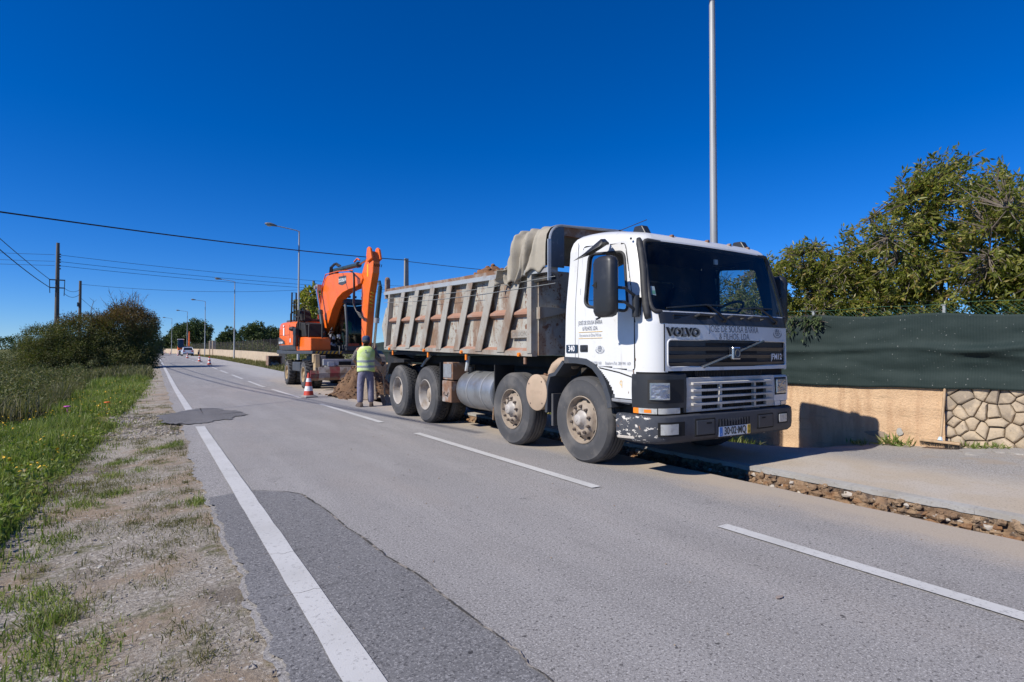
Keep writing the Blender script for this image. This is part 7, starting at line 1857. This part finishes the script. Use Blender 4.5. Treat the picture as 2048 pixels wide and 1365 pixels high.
# dark shrubs on the field bank, low growth in the dip beside the plaster wall
lobes = [((fx(y)+1.1+.9*rs.random(), y, th(fx(y)+1.5,y)+.25+.3*rs.random()), (.9,1.3,.5+.4*rs.random())) for y in np.arange(26,62,1.6)]
P, D, C = clump_foliage(lobes, 700, 20, .12, rs, .5); V, F = leaf_quads(P, D, .13, .05, rs)
tag(np_mesh('bank_scrub', V, F, M['leaf_bush'], None, 'stuff'), 'dark scrub along the foot of the field bank', 'scrub')
n = 7000; Y = 6.0 + 20*rs.random(n)**1.3; X = 7.7 + 1.85*rs.random(n)**.7; nn = np.array([fbm(x, y, 2, 1.1, 3) for x, y in zip(X, Y)]); k = (nn > -.1) & (X < 9.5); X, Y, nn = X[k], Y[k], nn[k]
V, F = blades(X, Y, np.array([pav(x, y) for x, y in zip(X, Y)])-.01, (.06+.17*rs.random(len(X)))*(.5+np.clip(nn+.4,0,1)), .014+.012*rs.random(len(X)), rs, .5)
tag(np_mesh('ditch_weeds', V, F, M['grass'], None, 'stuff'), 'weeds in the low strip between pavement and plaster wall', 'weeds')
n = 7000; Y = 40 + 90*rs.random(n); X = 7.0 + 1.75*rs.random(n) + np.array([sh(y) for y in Y]); V, F = blades(X, Y, ground_z(X, Y)-.02, .10+.35*rs.random(n)*np.clip((X-6.8)*.7,.3,1), .04+.04*rs.random(n), rs, .4)
tag(np_mesh('verge_grass', V, F, M['dry_grass'], None, 'stuff'), 'rough grass at the foot of the field wall', 'grass')
# small plants at the foot of the near walls
for i, (y, s, lab) in enumerate([(4.25,.16,'leafy weed rooted at the foot of the peach wall, left of the broom'),(4.75,.10,'small tuft of grass at the wall foot near the truck shadow edge'),(3.30,.10,'small green weed at the foot of the stone wall right of the broom'),(3.05,.09,'second low weed at the stone wall foot, further right')]):
    t = thing('wall_weed', (wx(y)-.06, y, pav(wx(y)-.06,y)), lab, 'weed'); k = int(s*420)
    P = np.stack([wx(y)-.10-.12*rs.random(k), y+rs.normal(0,s*.75,k), np.full(k, pav(wx(y)-.1,y))+.02*rs.random(k)],1); D = np.stack([rs.normal(-.2,.5,k), rs.normal(0,.6,k), .6+.6*rs.random(k)],1)
    V, F = leaf_quads(P, D, s*1.1, s*.20, rs, .2); np_mesh('foliage', V, F, M['grass'], t, 'stuff')
# tufts on the gravel
X, Y, H = [], [], []
for i in range(1000):
    cy = 1.6 + 16*rs.random()**1.4; cx = .42 - 1.5*rs.random()**.9
    if cx < -.171*cy-.8: continue
    if fbm(cx, cy, 15, .8, 3) < -.05 and rs.random() < .8: continue
    k = rs.randint(20,90); r = .02+.09*rs.random(); X += list(cx+rs.normal(0,r,k)); Y += list(cy+rs.normal(0,r*1.2,k)); H += list((.012+.045*rs.random(k)**1.5)*(1 if cx > -.3 else 1.4))
X, Y, H = np.array(X), np.array(Y), np.array(H); k = X < .43; X, Y, H = X[k], Y[k], H[k]
V, F = blades(X, Y, ground_z(X, Y)-.004, H, .0028+.0028*rs.random(len(X)), rs, 1.0)
tag(np_mesh('verge_tufts', V, F, M['dry_grass'], None, 'stuff'), 'short dry grass tufts scattered over the gravel verge', 'grass')
# greener clumps that have spread onto the gravel
X, Y, H = [], [], []
for cx, cy in [(-0.55, 4.04), (-0.4, 3.88), (-0.52, 3.34), (-0.41, 3.18), (-0.3, 8.03), (-0.35, 6.71), (-0.52, 6.5), (0.34, 9.98), (-0.28, 8.73), (-0.62, 5.34), (0.22, 12.89), (-0.66, 13.92), (-0.01, 9.67), (0.38, 5.93), (-0.62, 4.23), (-0.27, 3.19)]:
    for j in range(4):
        k = 120; ox, oy = rs.normal(0,.09), rs.normal(0,.14); X += list(cx+ox+rs.normal(0,.06,k)); Y += list(cy+oy+rs.normal(0,.09,k)); H += list(.012+.06*rs.random(k)**1.6)
X, Y, H = np.array(X), np.array(Y), np.array(H); k = X < .42; X, Y, H = X[k], Y[k], H[k]
V, F = blades(X, Y, ground_z(X, Y)-.004, H, .004+.004*rs.random(len(X)), rs, .8)
tag(np_mesh('verge_clumps', V, F, M['grass'], None, 'stuff'), 'fresh green grass clumps spreading over the gravel verge', 'grass')
# flowers
def flowers(n, y0, y1, mat, name, label, s, zlo=.12, zhi=.32, at=None):
    if at is None:
        Y = y0 + (y1-y0)*rs.random(n); X = gedge(Y)-.05-(gedge(Y)+.171*Y+.3)*rs.random(n)
        nn = np.array([fbm(x, y, 21, .7, 2) for x, y in zip(X, Y)]); k = nn > .0; X, Y = X[k], Y[k]
    else: X, Y = np.array([a[0] for a in at]), np.array([a[1] for a in at])
    Z = ground_z(X, Y) + zlo + (zhi-zlo)*rs.random(len(X)); m = MB()
    for x, y, z in zip(X, Y, Z):
        q = s*(.7+.6*rs.random()); tl = rs.normal(0,.35,2)
        pts = [(x+q*math.cos(a)*(1 if j % 2 else .55), y+q*math.sin(a)*(1 if j % 2 else .55), z+tl[0]*q*math.cos(a)+tl[1]*q*math.sin(a)) for j, a in enumerate([k_*math.pi/5 for k_ in range(10)])]
        m.add([(x,y,z+.25*q)]+pts, [(0,i_+1,(i_+1)%10+1) for i_ in range(10)])
    return tag(m.build(name, mat, kind='stuff'), label, 'flowers')
flowers(1000, 7, 30, M['flower_yellow'], 'yellow_flowers', 'small yellow wild flowers scattered through the verge grass', .016)
for nm, mt, c, lab in (('pink_flower', M['flower_pink'], (-1.55,15.6), 'single pink flower in the grass left of the gravel patch'),('orange_flower', M['flower_orange'], (-.86,15.9), 'single orange flower at the grass edge above the gravel patch')):
    m = MB(); z = th(*c)+.26
    for k in range(7):
        a = k*2*math.pi/7; m.blob((c[0]+.035*math.cos(a), c[1]+.035*math.sin(a), z), (.03,.03,.018), 6, k, .1)
    m.tube([(c[0],c[1],th(*c)),(c[0],c[1],z)], .004, 4); tag(m.build(nm, mt, smooth=180), lab, 'flower')
# gravel
m = MB(); rg_ = random.Random(14)
shapes = []
for k in range(12):
    q = MB(); q.blob((0,0,0), (1.2,.9,.6), 6, k*3+1, .75); shapes.append((np.array(q.v), q.f))
GV, GF, off_ = [], [], 0
def pebble_at(x, y, z, s):
    global off_
    V_, F_ = shapes[rg_.randrange(12)]; a = rg_.random()*6.3; c, s2 = math.cos(a), math.sin(a)
    W_ = V_*s; W_ = np.stack([x+W_[:,0]*c-W_[:,1]*s2, y+W_[:,0]*s2+W_[:,1]*c, z+W_[:,2]],1)
    GV.append(W_); GF.extend([tuple(i+off_ for i in f) for f in F_]); off_ += len(W_)
for i in range(6500):
    y = 1.5 + 13*rg_.random()**1.7; x = .50 - 1.5*rg_.random()**.8
    if x < -.171*y-.5 or (fbm(x, y, 31, .9, 3) < -.05 and rg_.random() < .85): continue
    s = .002 + .007*rg_.random()**2.5 + (.009 if rg_.random() < .012 else 0)
    pebble_at(x, y, th(x, y) + s*.2 + (.02 if x > .40 else 0), s)
for i in range(1500):
    y = 11 + 4.2*rg_.random(); x = -.75+1.15*rg_.random(); s = .008+.018*rg_.random()**1.5; pebble_at(x, y, th(x, y)+s*.2, s)
m.v = [tuple(p) for p in np.concatenate(GV)]; m.f = GF; m.m = [0]*len(GF)
tag(m.build('gravel', M['pebble'], kind='stuff'), 'loose pale gravel on the verge beside the asphalt edge', 'gravel')
m = MB()
for i in range(70):
    x, y = rg_.uniform(.9,5.1), rg_.uniform(1.5,9); s = rg_.uniform(.003,.007); m.blob((x,y,s*.5+.002), (s,s*1.3,s*.7), 5, i, .4)
tag(m.build('road_grit', M['mortar'], kind='stuff'), 'scattered grit and crumbs on the asphalt', 'grit')
m = MB(); LX, LY = 2.89, 1.86; m.add([(LX-.03,LY,.006),(LX-.01,LY+.012,.010),(LX+.02,LY+.010,.007),(LX+.035,LY,.010),(LX+.015,LY-.012,.007),(LX-.012,LY-.012,.008)], [(0,1,2,3,4,5)]); tag(m.build('dead_leaf', M['rust'], solid=.0015), 'brown dead leaf lying on the asphalt in the foreground', 'leaf')
